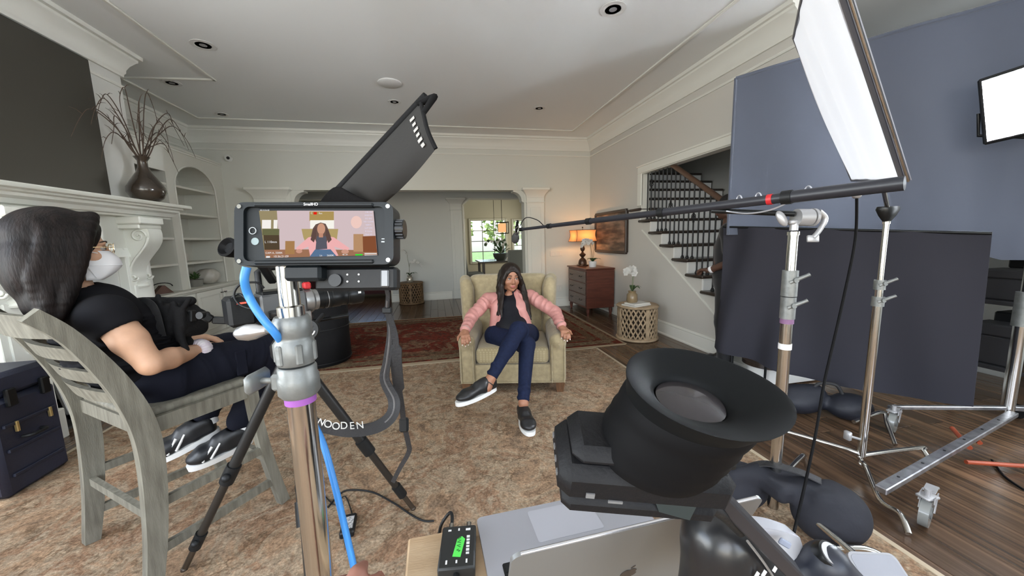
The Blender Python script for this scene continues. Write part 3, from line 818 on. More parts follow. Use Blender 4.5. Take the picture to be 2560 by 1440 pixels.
# ================================================================== people: shared anatomy
def nv(v): return Vector(v).normalized()
def head_axes(fwd, up=(0, 0, 1)):
    f = nv(fwd); s_ = nv(f.cross(Vector(up))); u_ = s_.cross(f)     # s_: right-hand side when looking along f
    return s_, f, u_
def head_prims(c, fwd, up=(0, 0, 1), sc=1.0):
    s_, f, u_ = head_axes(fwd, up); R = basis(s_, f, u_); c = Vector(c)
    P = lambda x, y, z: c + (s_ * x + f * y + u_ * z) * sc
    E = lambda x, y, z, a, b, d: ('e', P(x, y, z), (a * sc, b * sc, d * sc), R)
    pr = [E(0, -.012, .032, .075, .094, .084), E(0, .012, -.022, .066, .080, .085), E(0, .028, -.078, .045, .050, .034), E(0, .060, -.098, .021, .020, .017)]
    for x in (-1, 1):
        pr += [E(x * .036, .052, -.032, .027, .030, .027), E(x * .026, .080, .022, .019, .010, .009), E(x * .045, .0, -.075, .02, .03, .03)]
        pr += [E(x * .073, -.008, -.012, .010, .020, .032)]
    pr += [('c', P(0, .084, .006), P(0, .106, -.032), .007 * sc, .0125 * sc), ('c', P(-.012, .094, -.036), P(.012, .094, -.036), .0095 * sc, .0095 * sc)]
    pr += [('e', P(0, .082, -.066), (.026 * sc, .016 * sc, .018 * sc), R)]
    for x in (-1, 1): pr += [('-', ('e', P(x * .031, .095, .000), (.017 * sc, .014 * sc, .010 * sc), R), .012)]
    return pr
def face_parts(body, c, fwd, up, sc, browm, irism, lipm, eyes=True, lips=True, look=(0, 0)):
    s_, f, u_ = head_axes(fwd, up); c = Vector(c); R = basis(s_, f, u_)
    P = lambda x, y, z: c + (s_ * x + f * y + u_ * z) * sc
    if eyes:
        for x in (-1, 1):
            q = MB(); q.sphere(P(x * .031, .0755, .000), .0118 * sc, 14, 10, (1, 1, .8), None); e = q.build('eye', mat('eye_white', (.42, .38, .35), .15), body, 60)
            g = (f + s_ * look[0] + u_ * look[1]).normalized()
            q = MB(); q.sphere(P(x * .031, .0755, .000) + g * .0075 * sc, .0058 * sc, 10, 8); q.build('iris', irism, e, 60)
            q = MB(); q.tube([P(x * (.031 + d), .0885 - abs(d) * .28, .0075 - (d / .018) ** 2 * .004) for d in (-.017, -.009, 0, .009, .017)], .0022 * sc, 6); q.build('eyelid', browm, body, 60)
            q = MB(); q.tube([P(x * (.012 + t * .04), .0925 - t * t * .022, .0245 + .0055 * math.sin(t * 2.6) - .003 * t) for t in (0, .25, .5, .75, 1)], [.0022, .0034, .0034, .0028, .0015], 6); q.build('eyebrow', browm, body, 60)
    if lips:
        q = MB(); q.tube([P(x, .0985 - abs(x) * .42, -.0615 + (.0015 if abs(x) > .003 else -.0005) - abs(x) * .16) for x in (-.025, -.016, -.007, 0, .007, .016, .025)], [.001, .0034, .0046, .0038, .0046, .0034, .001], 8)
        q.tube([P(x, .0975 - abs(x) * .42, -.0715 + abs(x) * .20) for x in (-.023, -.014, -.006, 0, .006, .014, .023)], [.001, .0042, .0056, .006, .0056, .0042, .001], 8); q.build('lips', lipm, body, 60)
def hand_prims(w, d, n_, thumb, curl=(.25, .55, .45), sc=1.0, spread=.10, cs=None):
    """w wrist, d direction to the fingers, n_ back-of-hand normal, thumb: +1/-1 side"""
    d = nv(d); n_ = Vector(n_); n_ = nv(n_ - d * n_.dot(d)); s_ = d.cross(n_) * thumb; w = Vector(w)
    R = basis(s_, d, n_)
    pr = [('b', w + d * .048 * sc, (.037 * sc, .050 * sc, .0135 * sc), R, .012 * sc), ('c', w - d * .03 * sc, w + d * .03 * sc, .024 * sc, .022 * sc)]
    tips = []
    for i, (o, l, r) in enumerate(((.029, .074, .0088), (.010, .083, .0090), (-.010, .077, .0086), (-.028, .060, .0076))):
        p = w + (d * (.093 - .006 * abs(i - 1.2)) + s_ * o) * sc; a = 0.0
        dd = nv(d + s_ * spread * (1.5 - i) * .9)
        cu = curl if cs is None else cs[i]
        for sg, cv in zip((.46, .30, .24), cu):
            a += cv
            v = dd * math.cos(a) - n_ * math.sin(a)
            q = p + v * l * sg * sc
            pr.append(('c', p, q, r * sc, r * .9 * sc)); p = q; r *= .92
        tips.append((p, v))
    p = w + (d * .022 + s_ * .030 - n_ * .004) * sc
    v = nv(d * .75 + s_ * .62 - n_ * .25); q = p + v * .045 * sc; pr.append(('c', p, q, .0135 * sc, .0105 * sc))
    v2 = nv(d * .95 + s_ * .25 - n_ * .3); q2 = q + v2 * .034 * sc; pr.append(('c', q, q2, .0100 * sc, .0085 * sc)); tips.append((q2, v2))
    return pr, tips
def nails(tips, n_, mt, body, sc=1.0):
    for p, v in tips:
        q = MB(); nn = nv(Vector(n_) - v * Vector(n_).dot(v)) if abs(nv(n_).dot(v)) < .95 else nv(v.cross((1, 0, 0)))
        R = basis(nn.cross(v), v, nn)
        q.sphere(Vector(p) + nn * .0055 * sc + v * .003, .006 * sc, 10, 6, (.8, 1.25, .35), R); q.build('fingernail', mt, body, 60)
def shoe(name, heel, toe, up, w, mu, ms, parent, hh=.075, sole=.022, accent=None):
    """heel and toe: points on the underside"""
    heel = Vector(heel); toe = Vector(toe); d = (toe - heel); L_ = d.length; d.normalize()
    up = Vector(up); up = nv(up - d * up.dot(d)); s_ = d.cross(up); R = basis(s_, d, up)
    def X(x, y, z): return heel + s_ * x + d * y * L_ + up * z
    pr = [('b', X(0, .20, sole + hh * .45), (w * .40, L_ * .19, hh * .50), R, .026), ('b', X(0, .55, sole + hh * .36), (w * .45, L_ * .25, hh * .36), R, .025),
          ('e', X(0, .76, sole + hh * .26), (w * .5, L_ * .215, hh * .36), R), ('c', X(0, .18, sole + hh * .85), X(0, .46, sole + hh * .72), .032, .03),
          ('-', ('c', X(0, .17, sole + hh * 1.0), X(0, .17, sole + hh * 1.7), .027, .035), .008)]
    o = sdf_object(name, pr, mu, parent, .005, .03)
    out = []
    for t in range(28):
        a = 2 * math.pi * t / 28; y = .5 + .5 * math.sin(a)
        wd = w * (.40 + .12 * math.sin(min(1, y / .75) * math.pi / 2) ** 2) * abs(math.cos(a)) ** .75 * (1 if math.cos(a) >= 0 else -1)
        out.append((wd * 1.02, y * L_))
    q = MB(); q.prism(out, heel, s_, d, up, 0, sole); q.build('sole', ms, o, 40)
    for k in range(4):
        y = .42 + k * .075
        q = MB(); q.tube([X(x * w * .17, y, sole + hh * (.92 - k * .10) + .006 - abs(x) * .012) for x in (-1, -.5, 0, .5, 1)], .0032, 6); q.build('lace', accent or mu, o, 60)
    return o

# ================================================================== interviewee in the armchair
SKA = mat('skin_brown', (.34, .155, .09), .48, var=.06, vscale=30, sss=.06)
PINK = mat('pink_leather', (.52, .235, .21), .5, var=.07, vscale=14, bump=.25, bscale=26)
BLKSHIRT = mat('black_satin_shirt', (.006, .0065, .010), .5, spec=.25, bump=.25, bscale=34)
DENIM = mat('dark_denim', (.007, .012, .036), .8, var=.2, vscale=55, bump=.22, bscale=30, spec=.2)
HAIRA = mat('dark_brown_hair', (.007, .0045, .0035), .42, spec=.3, col2=(.020, .011, .007), vscale=24, stretch=(3, 3, .5), bump=.5, bscale=60)
SHOEB = mat('black_leather_shoe', (.012, .012, .013), .38, bump=.15, bscale=90)
SOLEW = mat('white_rubber_sole', (.78, .78, .76), .5)
pa = thing('person', 'seated person in a pink jacket, black shirt and dark jeans, legs crossed', 'person', (.60, 3.1, 0))
HC = Vector((.690, 3.372, .982)); HF = nv((.035, -1, -.03)); HU = nv((.03, 0, 1))
shL, shR = Vector((.470, 3.40, .79)), Vector((.875, 3.375, .80))       # image left / right shoulder
elL, elR = Vector((.285, 3.20, .665)), Vector((1.055, 3.14, .665))
wrL, wrR = Vector((.205, 3.005, .588)), Vector((1.045, 2.945, .572))
hipL, hipR = Vector((.50, 3.20, .475)), Vector((.79, 3.15, .475))
knT, anT = Vector((.605, 2.72, .64)), Vector((.350, 2.555, .33))        # leg crossed over (from image-right hip)
kn2, an2 = Vector((.685, 2.77, .50)), Vector((.575, 2.475, .15))
FA = nv((-.235, -.972, 0)); SA = nv((.972, -.235, 0))
chest = Vector((.665, 3.36, .70)); pel = Vector((.645, 3.20, .48)); nb = Vector((.675, 3.405, .835))
hl, tl = hand_prims(wrL, (.0, -.93, -.22), (-.10, -.2, 1), 1, cs=[(.35, .55, .35), (.45, .6, .4), (.45, .6, .4), (.4, .6, .4)], sc=.98)
hr, tr = hand_prims(wrR, (-.05, -.93, -.18), (.05, -.2, 1), -1, cs=[(.35, .55, .35), (.45, .6, .4), (.5, .6, .4), (.5, .6, .4)], sc=.98)
body = [('c', pel, chest, .10, .095), ('c', shL, shR, .05, .05), ('c', chest, nb, .085, .052), ('c', nb, HC + Vector((0, .012, -.085)), .050, .046),
        ('c', shL, elL, .045, .036), ('c', elL, wrL, .036, .024), ('c', shR, elR, .045, .036), ('c', elR, wrR, .036, .024),
        ('c', hipR, knT, .075, .05), ('c', knT, anT, .05, .036), ('c', hipL, kn2, .075, .05), ('c', kn2, an2, .05, .036),
        ('c', anT, anT + Vector((-.03, -.02, -.055)), .034, .036), ('c', an2, an2 + Vector((0, .01, -.07)), .034, .036)]
body += [('e', nb + FA * .062 + Vector((0, 0, -.055)), (.05, .045, .085), None)]
body += head_prims(HC, HF, HU, 1.06) + hl + hr
bodyA = sdf_object('body', body, SKA, pa, .0045, .012)
face_parts(pa, HC, HF, HU, 1.06, mat('brow_dark', (.012, .008, .006), .6), mat('iris_brown', (.02, .01, .006), .1), mat('lip_rose', (.38, .11, .10), .35), look=(-.25, .02))
NAIL = mat('pale_nail', (.75, .62, .58), .25)
nails(tl[:4], (0, -.6, 1), NAIL, pa); nails(tr[:4], (0, -.6, 1), NAIL, pa)
FA = nv((-.235, -.972, 0)); SA = nv((.972, -.235, 0))
tor = nv(nb - pel)
RT = basis(SA, tor.cross(SA) * 1.0, tor)
shirt = [('c', pel + FA * .045 + Vector((0, 0, .03)), chest + FA * .035, .125, .115), ('e', chest + Vector((0, .0, .0)), (.165, .118, .16), RT), ('e', pel + Vector((0, -.01, .06)), (.165, .125, .13), RT), ('c', shL + Vector((.10, 0, .0)), shR + Vector((-.10, 0, .0)), .055, .055),
         ('e', chest + FA * .075 + Vector((-.075, .0, .01)), (.075, .06, .075), None), ('e', chest + FA * .075 + Vector((.07, -.01, .01)), (.075, .06, .075), None),
         ('c', nb + Vector((0, 0, -.01)), nb + Vector((0, 0, .02)), .062, .058),
         ('-', ('c', nb + FA * .11 + Vector((0, 0, .06)), chest + FA * .19 + Vector((.004, 0, .085)), .050, .018), .008), ('-', ('c', nb, nb + Vector((0, 0, .1)), .050, .054), .006)]
shirtA = sdf_object('shirt', shirt, BLKSHIRT, pa, .006, .025)
jp = [('e', chest + Vector((0, .01, -.01)), (.188, .138, .175), RT), ('c', chest + Vector((0, .01, -.04)), pel + Vector((0, .03, .08)), .145, .15), ('c', chest + SA * -.10 + FA * .05, pel + SA * -.15 + FA * .04 + Vector((0, 0, .03)), .07, .055), ('c', chest + SA * .10 + FA * .05, pel + SA * .15 + FA * .04 + Vector((0, 0, .03)), .07, .055), ('c', shL + Vector((.0, 0, -.005)), shR + Vector((0, 0, -.005)), .062, .062),
      ('e', chest + FA * .07 + Vector((-.095, 0, .0)), (.075, .065, .095), None), ('e', chest + FA * .07 + Vector((.09, -.02, .0)), (.075, .065, .095), None),
      ('-', ('c', chest + FA * .15 + Vector((.012, 0, .06)), pel + FA * .17 + Vector((.012, 0, -.02)), .062, .135), .012),
      ('-', ('c', nb + FA * .075 + Vector((.0, 0, .07)), chest + FA * .15 + Vector((.012, 0, .05)), .066, .058), .012), ('c', nb + SA * -.078 + FA * .02 + Vector((0, 0, .015)), chest + SA * -.082 + FA * .118 + Vector((0, 0, .03)), .020, .024), ('c', nb + SA * .078 + FA * .02 + Vector((0, 0, .015)), chest + SA * .088 + FA * .118 + Vector((0, 0, .03)), .020, .024),
      ('-', ('b', Vector((.66, 3.16, .36)), (.4, .4, .075), None, .01), .01), ('-', ('c', nb + Vector((0, 0, .0)), nb + Vector((0, -.01, .12)), .062, .085), .01)]
jp2 = [('c', shL + Vector((-.005, 0, -.012)), elL, .062, .053), ('c', elL, wrL + (elL - wrL) * .12, .051, .039), ('c', shR + Vector((.005, 0, -.012)), elR, .062, .053), ('c', elR, wrR + (elR - wrR) * .12, .051, .039)]
rr = random.Random(5)
for a, b in ((shL, elL), (elL, wrL), (shR, elR), (elR, wrR)):     # creases of the leather sleeves
    for t in (.2, .38, .55, .72, .9):
        p = a.lerp(b, t); ax_ = nv(b - a); off = nv(ax_.cross((rr.uniform(-1, 1), rr.uniform(-1, 1), rr.uniform(-1, 1))))
        r_ = (.060 if a in (shL, shR) else .050) - .010 * t
        jp2.append(('e', p + off * r_ * .10, (r_ * 1.012, r_ * 1.012, .008), frame_from(ax_ + off * .3)))
jacket = sdf_object('jacket', jp + jp2, PINK, pa, .006, .022)
for sx in (-1, 1):      # notched lapels folded back over the chest
    lo_ = chest + SA * sx * .070 + FA * .150 + Vector((0, 0, -.055)); hi_ = nb + SA * sx * .088 + FA * .062 + Vector((0, 0, .0)); ax_ = nv(hi_ - lo_); sd_ = nv(SA * sx - ax_ * (SA * sx).dot(ax_)); nn_ = nv(ax_.cross(sd_)); nn_ = nn_ if nn_.dot(FA) > 0 else -nn_; Lh = (hi_ - lo_).length
    q = MB(); q.prism([(0, 0), (.040, Lh * .52), (.062, Lh * .60), (.048, Lh * .70), (.046, Lh * .98), (.0, Lh), (-.006, Lh * .5)], lo_, sd_, ax_, nn_, -.006, .006); q.build('lapel', PINK, jacket)

# cuffs
for w_, e_ in ((wrL, elL), (wrR, elR)):
    d_ = nv(e_ - w_); q = MB(); q.lathe([(.0, .012), (.038, .012), (.042, .016), (.043, .045), (.040, .05), (.0, .05)], w_ + (e_ - w_) * .05, frame_from(d_), 20); q.build('cuff', PINK, jacket, 50)
    q = MB(); q.tube([w_ + (e_ - w_) * .1 + frame_from(d_) @ Vector((.0435 * math.cos(a), .0435 * math.sin(a), 0)) for a in [6.283 * i / 20 for i in range(20)]], .003, 6, closed=True); q.build('cuff_zip', mat('silver_zip', (.6, .58, .55), .3, .9), jacket, 60)
for i in range(4):
    p = nb + FA * (.075 + .028 * i - .003 * i * i) + Vector((.008 + .002 * i, 0, -.07 - .065 * i))
    q = MB(); q.lathe([(.0, 0), (.0065, 0), (.006, .003), (.0, .003)], p + FA * .012, frame_from(FA), 12); q.build('button', mat('pearl_button', (.5, .5, .52), .25), shirtA, 40)
jeans = [('e', pel + Vector((0, .03, -.01)), (.20, .15, .095), None), ('c', hipR, knT, .098, .066), ('c', knT, knT.lerp(anT, .9), .066, .042), ('c', knT.lerp(anT, .3), knT.lerp(anT, .42), .062, .06),
         ('c', hipL, kn2, .098, .066), ('c', kn2, kn2.lerp(an2, .92), .066, .043), ('c', hipL, hipR, .10, .10)]
for a, b, r_ in ((hipR, knT, .085), (hipL, kn2, .085), (knT, anT, .052), (kn2, an2, .052)):
    for t in (.12, .8, .93):
        ax_ = nv(b - a); off = nv(ax_.cross((rr.uniform(-1, 1), rr.uniform(-1, 1), rr.uniform(-1, 1)))); jeans.append(('e', a.lerp(b, t) + off * .012, (r_ * (1 - .18 * t), r_ * (1 - .18 * t), .012), frame_from(ax_ + off * .35)))
sdf_object('jeans', jeans, DENIM, pa, .006, .02)
shoe('shoe', (.395, 2.595, .225), (.085, 2.43, .205), (.12, .10, 1), .105, SHOEB, SOLEW, pa, .085, .028)
shoe('shoe', (.575, 2.535, .014), (.570, 2.245, .014), (0, 0, 1), .105, SHOEB, SOLEW, pa, .085, .028)
q = MB(); q.tube([anT + Vector((-.015, -.01, -.03)) + frame_from(nv(knT - anT)) @ Vector((.040 * math.cos(a), .040 * math.sin(a), 0)) for a in [6.283 * i / 18 for i in range(18)]], .0035, 6, closed=True); q.build('anklet', mat('black_strap', (.01, .01, .01), .5), pa, 60)
# hair
s_, f_, u_ = head_axes(HF, HU)
def HP(x, y, z): return HC + s_ * x + f_ * y + u_ * z
RH = basis(s_, f_, u_)
hair = [('e', HP(0, -.022, .044), (.100, .116, .102), RH), ('e', HP(0, -.06, -.03), (.10, .075, .13), RH), ('-', ('e', HP(0, .104, -.035), (.062, .09, .103), RH), .012)]
rr = random.Random(11)
for sx in (-1, 1):
    for k_ in range(11):
        a = k_ / 10; x0 = sx * (.012 + .07 * a); y0 = .06 - .14 * a; z0 = .108 - .05 * a
        end_y = .205 - .16 * a + rr.uniform(-.01, .01); end_z = -.315 - rr.uniform(0, .075); ex_ = sx * (.095 + .07 * (1 - abs(a - .45)) + rr.uniform(-.015, .015))
        P_ = []
        for t in range(8):
            u2 = t / 7
            x = x0 + (sx * (.098 + .012 * math.sin(a * 3)) - x0) * min(1, u2 * 2.6) ** .8 if u2 < .4 else sx * .10 + (ex_ - sx * .10) * ((u2 - .4) / .6)
            y = y0 + ((.045 - .12 * a) - y0) * min(1, u2 * 2.2) if u2 < .45 else (.045 - .12 * a) + (end_y - (.045 - .12 * a)) * ((u2 - .45) / .55)
            z = z0 + (end_z - z0) * u2 ** 1.15
            wv = .011 * math.sin(u2 * 9 + k_ * 1.3) * (u2 > .3)
            P_.append(HP(x + wv, y + wv * .8, z))
        rad = [.016, .020, .021, .021, .021, .020, .016, .006]
        for t in range(7): hair.append(('c', P_[t], P_[t + 1], rad[t], rad[t + 1]))
sdf_object('hair', hair, HAIRA, pa, .005, .007)
for sx in (-1, 1):
    q = MB(); cc_ = HP(sx * .083, .018, -.085); q.tube([cc_ + s_ * .004 * sx + f_ * .026 * math.cos(a) + u_ * .03 * math.sin(a) for a in [6.283 * i / 24 for i in range(24)]], .0022, 6, closed=True); q.build('hoop_earring', mat('silver_hoop', (.75, .73, .70), .2, 1.0), pa, 60)
p0, v0 = tr[2]
q = MB(); rp_ = wrR + Vector((.012, -.118, -.026)); q.tube([rp_ + Vector((.0105 * math.cos(a), 0, .0105 * math.sin(a))) for a in [6.283 * i / 16 for i in range(16)]], .0022, 6, closed=True); q.build('ring', mat('gold_ring', (.9, .65, .3), .2, 1.0), pa, 60)

# ================================================================== masked person on the counter stool
FB = nv((.6, .8, 0)); SB = nv((.8, -.6, 0)); UPZ = Vector((0, 0, 1))      # facing / towards the photographer
SKB = mat('skin_light_tan', (.58, .34, .22), .5, var=.05, vscale=30, sss=.06)
TSHIRT = mat('black_tshirt', (.008, .008, .010), .9, bump=.25, bscale=18, spec=.15)
PANTS = mat('navy_black_trousers', (.007, .008, .015), .85, bump=.25, bscale=16, spec=.15)
HAIRB = mat('near_black_hair', (.005, .004, .004), .5, spec=.14, col2=(.016, .011, .010), vscale=16, stretch=(3, 3, .5), bump=.5, bscale=50)
pb = thing('person', 'seated person in a black t-shirt and white face mask on the wooden stool', 'person', (-1.2, 1.86, 0))
CB = Vector((-1.236, 1.872, 0))
def B(f_, s_, z): return CB + FB * f_ + SB * s_ + UPZ * z
HB = B(-.208, .02, 1.358); HFB = nv((.73, .685, -.05))
pelB = B(-.08, 0, .82); chB = B(-.155, 0, 1.04); nbB = B(-.215, 0, 1.19)
sN, sF = B(-.185, .175, 1.10), B(-.20, -.175, 1.11)
eN, eF = B(-.125, .27, .91), B(-.07, -.25, .92)
wN, wF = B(.105, .12, .885), B(.13, -.06, .91)
hN, hF = B(-.03, .11, .80), B(-.03, -.11, .80)
kN, kF = B(.43, .10, .785), B(.43, -.13, .79)
aN, aF = B(.25, .05, .42), B(.17, -.08, .48)
hn, tn = hand_prims(wN, FB * .8 - SB * .62 - UPZ * .05, UPZ * .8 + SB * .3, -1, cs=[(.2, .3, .2)] * 4, sc=.9)
hf_, tf = hand_prims(wF, FB * .85 + SB * .35 - UPZ * .1, UPZ, 1, cs=[(.3, .4, .3)] * 4, sc=.9)
bb_ = [('c', pelB, chB, .12, .12), ('c', sN, sF, .06, .06), ('c', chB, nbB, .10, .06), ('c', nbB, HB + UPZ * -.09 - FB * .01, .052, .05),
       ('c', sN, sN.lerp(eN, .5), .058, .055), ('c', sN.lerp(eN, .5), eN, .055, .040), ('c', eN, eN.lerp(wN, .35), .041, .042), ('c', eN.lerp(wN, .35), wN, .042, .026), ('c', sF, eF, .058, .040), ('c', eF, wF, .042, .026),
       ('c', hN, kN, .09, .06), ('c', kN, aN, .06, .036), ('c', hF, kF, .09, .06), ('c', kF, aF, .06, .036)]
sdf_object('body', bb_ + head_prims(HB, HFB, UPZ, 1.0) + hn + hf_, SKB, pb, .005, .014)
face_parts(pb, HB, HFB, UPZ, 1.0, mat('brow_dark', (.012, .008, .006), .6), mat('iris_brown', (.02, .01, .006), .1), MATS['lip_rose'], lips=False)
tee = [('e', chB + UPZ * -.01, (.165, .135, .19), basis(SB, FB, UPZ)), ('e', pelB + UPZ * .06, (.175, .145, .17), basis(SB, FB, UPZ)), ('c', sN + SB * -.02 + UPZ * .0, sF + SB * .02, .078, .078),
       ('c', sN, sN.lerp(eN, .14), .078, .074), ('c', sF, sF.lerp(eF, .34), .080, .074), ('e', chB + FB * .075 + SB * .06, (.085, .07, .085), None), ('e', chB + FB * .075 - SB * .06, (.085, .07, .085), None),
       ('c', nbB - UPZ * .06, nbB - UPZ * .01, .09, .07), ('-', ('c', nbB - UPZ * .01, nbB + UPZ * .1, .056, .066), .01), ('-', ('c', sN.lerp(eN, .34), sN.lerp(eN, .8), .058, .06), .022)]
rr = random.Random(21)
for t in range(9): tee.append(('e', pelB.lerp(chB, t / 8) + UPZ * .02 + FB * rr.uniform(-.02, .03), (.170 - .006 * t, .142 - .004 * t, .010), frame_from(UPZ + SB * rr.uniform(-.15, .15) + FB * rr.uniform(-.12, .12))))
sdf_object('tshirt', tee, TSHIRT, pb, .0065, .03)
tr_ = [('e', B(-.06, 0, .80), (.19, .15, .11), basis(SB, FB, UPZ)), ('c', hN, kN, .112, .082), ('c', kN, aN + UPZ * .03, .078, .052), ('c', hF, kF, .112, .082), ('c', kF, aF + UPZ * .03, .078, .052), ('c', hN, hF, .11, .11)]
for t in (.1, .2, .45, .62, .8, .93):
    for a, b in ((hN, kN), (hF, kF), (kN, aN), (kF, aF)):
        ax_ = nv(b - a); off = nv(ax_.cross((rr.uniform(-1, 1), rr.uniform(-1, 1), rr.uniform(-1, 1)))); r_ = (.104 - .03 * t) if a in (hN, hF) else (.07 - .022 * t)
        tr_.append(('e', a.lerp(b, t) + off * .012, (r_, r_, .013), frame_from(ax_ + off * .35)))
pantsB = sdf_object('trousers', tr_, PANTS, pb, .0065, .022)
q = MB(); pk = kN.lerp(hN, .45) + SB * .093 + UPZ * .0; q.box(pk, (.012, .05, .12), basis(SB, FB, UPZ), .005); q.build('pocket_flap', PANTS, pantsB)
SNK = mat('black_sneaker', (.012, .013, .015), .45, bump=.15, bscale=60)
so = []
for a_, hl_, tl_ in ((aN, aN + Vector((.045, .02, -.10)), aN + Vector((-.20, -.09, -.155))), (aF, aF + Vector((.05, .02, -.085)), aF + Vector((-.19, -.10, -.165)))):
    o_ = shoe('sneaker', hl_, tl_, (-.25, -.25, 1), .10, SNK, SOLEW, pb, .09, .026, MATS['white_rubber_sole'])
    d_ = nv(tl_ - hl_); up_ = nv(Vector((-.25, -.25, 1)) - d_ * Vector((-.25, -.25, 1)).dot(d_)); sd_ = d_.cross(up_); L_ = (tl_ - hl_).length
    for y in (.50, .62):      # white side stripes
        for sg in (-1, 1):
            q = MB(); q.tube([hl_ + d_ * L_ * (y + .12 - .2 * k) + up_ * (.035 + .055 * k) + sd_ * sg * (.050 - .012 * k) for k in (0, .5, 1)], .006, 6); q.build('stripe', SOLEW, o_, 50)
    q = MB(); q.cyl(a_ + Vector((.012, .0, -.03)), a_ + UPZ * .075, .040, 20); q.build('sock', mat('white_sock', (.78, .78, .78), .8, bump=.3, bscale=200), pb, 50)
# mask, glasses, hair
s_, f_, u_ = head_axes(HFB, UPZ)
def HQ(x, y, z): return HB + s_ * x + f_ * y + u_ * z
q = MB()
def maskf(u, v):
    x = (u - .5) * .132; z = -.008 - .112 * v
    e_ = abs(u - .5) * 2; k_ = max(0, 1 - e_ ** 2.6) ** (1 / 2.6); w_ = 1 - .42 * abs(v - .42) ** 1.9 * 3.4
    return HQ(x * (1 - .10 * abs(v - .5) * 2), .028 + .098 * k_ * w_ + .008 * k_ * (1 - e_) * (1 - abs(v - .5) * 2), z)
q.slab(maskf, 18, 12, f_ * -.004)
mk = q.build('face_mask', mat('white_mask', (.80, .80, .82), .7), pb, 180)
q = MB(); q.tube([maskf(.5 + (u - .5), .5) + f_ * .001 for u in [i / 18 for i in range(19)]], .0012, 5); q.build('mask_seam', MATS['white_mask'], mk, 60)
for sg in (-1, 1):
    q = MB(); q.tube(bez([maskf(.5 + sg * .48, .08), HQ(sg * .074, .03, -.01), HQ(sg * .080, -.02, .0), HQ(sg * .074, .02, -.05), maskf(.5 + sg * .48, .92)], 6), .0018, 6); q.build('ear_loop', MATS['white_mask'], mk, 60)
gl = MB()
for sg in (-1, 1):
    cc_ = HQ(sg * .033, .108, .002); gl.tube([cc_ + s_ * .024 * math.cos(a) + u_ * .019 * math.sin(a) - f_ * .004 * math.cos(a) * sg for a in [6.283 * i / 22 for i in range(22)]], .0014, 6, closed=True)
    gl.tube([HQ(sg * .057, .104, .006), HQ(sg * .074, .06, .006), HQ(sg * .078, -.01, .0)], .0014, 6)
gl.tube([HQ(-.009, .109, .006), HQ(0, .112, .009), HQ(.009, .109, .006)], .0014, 6)
g_ = gl.build('glasses', mat('gold_wire', (.85, .62, .35), .25, 1.0), pb, 60)
for sg in (-1, 1):
    q = MB(); q.lathe([(.0, 0), (.0225, 0), (.0225, .0012), (.0, .0012)], HQ(sg * .033, .1075, .002), frame_from(f_), 20, 1, .8); q.build('lens', mat('spectacle_lens', (1, 1, 1), .02, trans=1.0), g_, 40)
RH = basis(s_, f_, u_)
hair = [('e', HQ(0, -.035, .045), (.108, .128, .108), RH), ('e', HQ(0, -.085, -.06), (.115, .085, .15), RH), ('e', HQ(0, -.075, -.17), (.115, .06, .11), RH), ('-', ('e', HQ(0, .120, -.03), (.078, .092, .118), RH), .012)]
for sx in (-1, 1):
    for k_ in range(12):
        a = k_ / 11; st = HQ(sx * (.012 + .05 * a), .062 - .14 * a, .122 - .03 * a)
        P_ = [st, HQ(sx * .090, .038 - .10 * a, .055), HQ(sx * .102, .020 - .10 * a, -.03), HQ(sx * .104, .000 - .10 * a, -.11), HQ(sx * (.108 + .01 * math.sin(k_)), -.025 - .065 * a, -.19), HQ(sx * (.100 + .012 * math.sin(k_ * 2.1)), -.05 - .045 * a, -.25 - .02 * a)]
        P_ = bez(P_, 3)
        for t in range(len(P_) - 1): hair.append(('c', P_[t], P_[t + 1], .021 - .0006 * t, .021 - .0006 * (t + 1)))
sdf_object('hair', hair, HAIRB, pb, .0055, .009)
q = MB(); d_ = nv(wN - eN)
for i in range(22):
    a = 6.283 * i / 22; R_ = frame_from(d_); p = wN - d_ * .012 + R_ @ Vector((.034 * math.cos(a), .034 * math.sin(a), 0))
    q.sphere(p, .017, 8, 6, (1, 1, 1.9), R_)
q.build('scrunchie', mat('lilac_scrunchie', (.62, .52, .62), .7, col2=(.80, .76, .78), vscale=30, bump=.3, bscale=60), pb, 60)

# ================================================================== crew member half hidden behind the black flag
pc = thing('person', 'standing person in black clothes half hidden by the black backdrop', 'person', (2.80, 3.06, 0))
SKC = mat('skin_dark_brown', (.085, .042, .028), .5, sss=.05)
BLKC = mat('black_workwear', (.007, .007, .009), .8, sheen=.2, bump=.2, bscale=16)
Cc = Vector((2.81, 3.07, 0)); FC = nv((-.75, .65, 0)); SCv = nv((.65, .75, 0))
def Cq(f_, s_, z): return Cc + FC * f_ + SCv * s_ + UPZ * z
HCc = Cq(.02, 0, 1.60)
s1, s2 = Cq(0, -.17, 1.36), Cq(0, .17, 1.36); e1, e2 = Cq(-.02, -.22, 1.08), Cq(-.03, .22, 1.08); w1, w2 = Cq(.15, -.10, .99), Cq(.15, .10, .98)
h1, _ = hand_prims(w1, FC * .8 + SCv * .6, UPZ, 1, cs=[(.4, .5, .4)] * 4, sc=.95); h2, _ = hand_prims(w2, FC * .8 - SCv * .6, UPZ, -1, cs=[(.4, .5, .4)] * 4, sc=.95)
bc = [('c', Cq(0, 0, .92), Cq(0, 0, 1.2), .115, .125), ('c', s1, s2, .06, .06), ('c', Cq(0, 0, 1.3), Cq(0, 0, 1.5), .07, .055), ('c', s1, e1, .05, .04), ('c', e1, w1, .04, .026), ('c', s2, e2, .05, .04), ('c', e2, w2, .04, .026)]
for sg in (-1, 1): bc += [('c', Cq(0, sg * .09, .9), Cq(.01, sg * .10, .48), .08, .055), ('c', Cq(.01, sg * .10, .48), Cq(-.02, sg * .11, .08), .05, .035)]
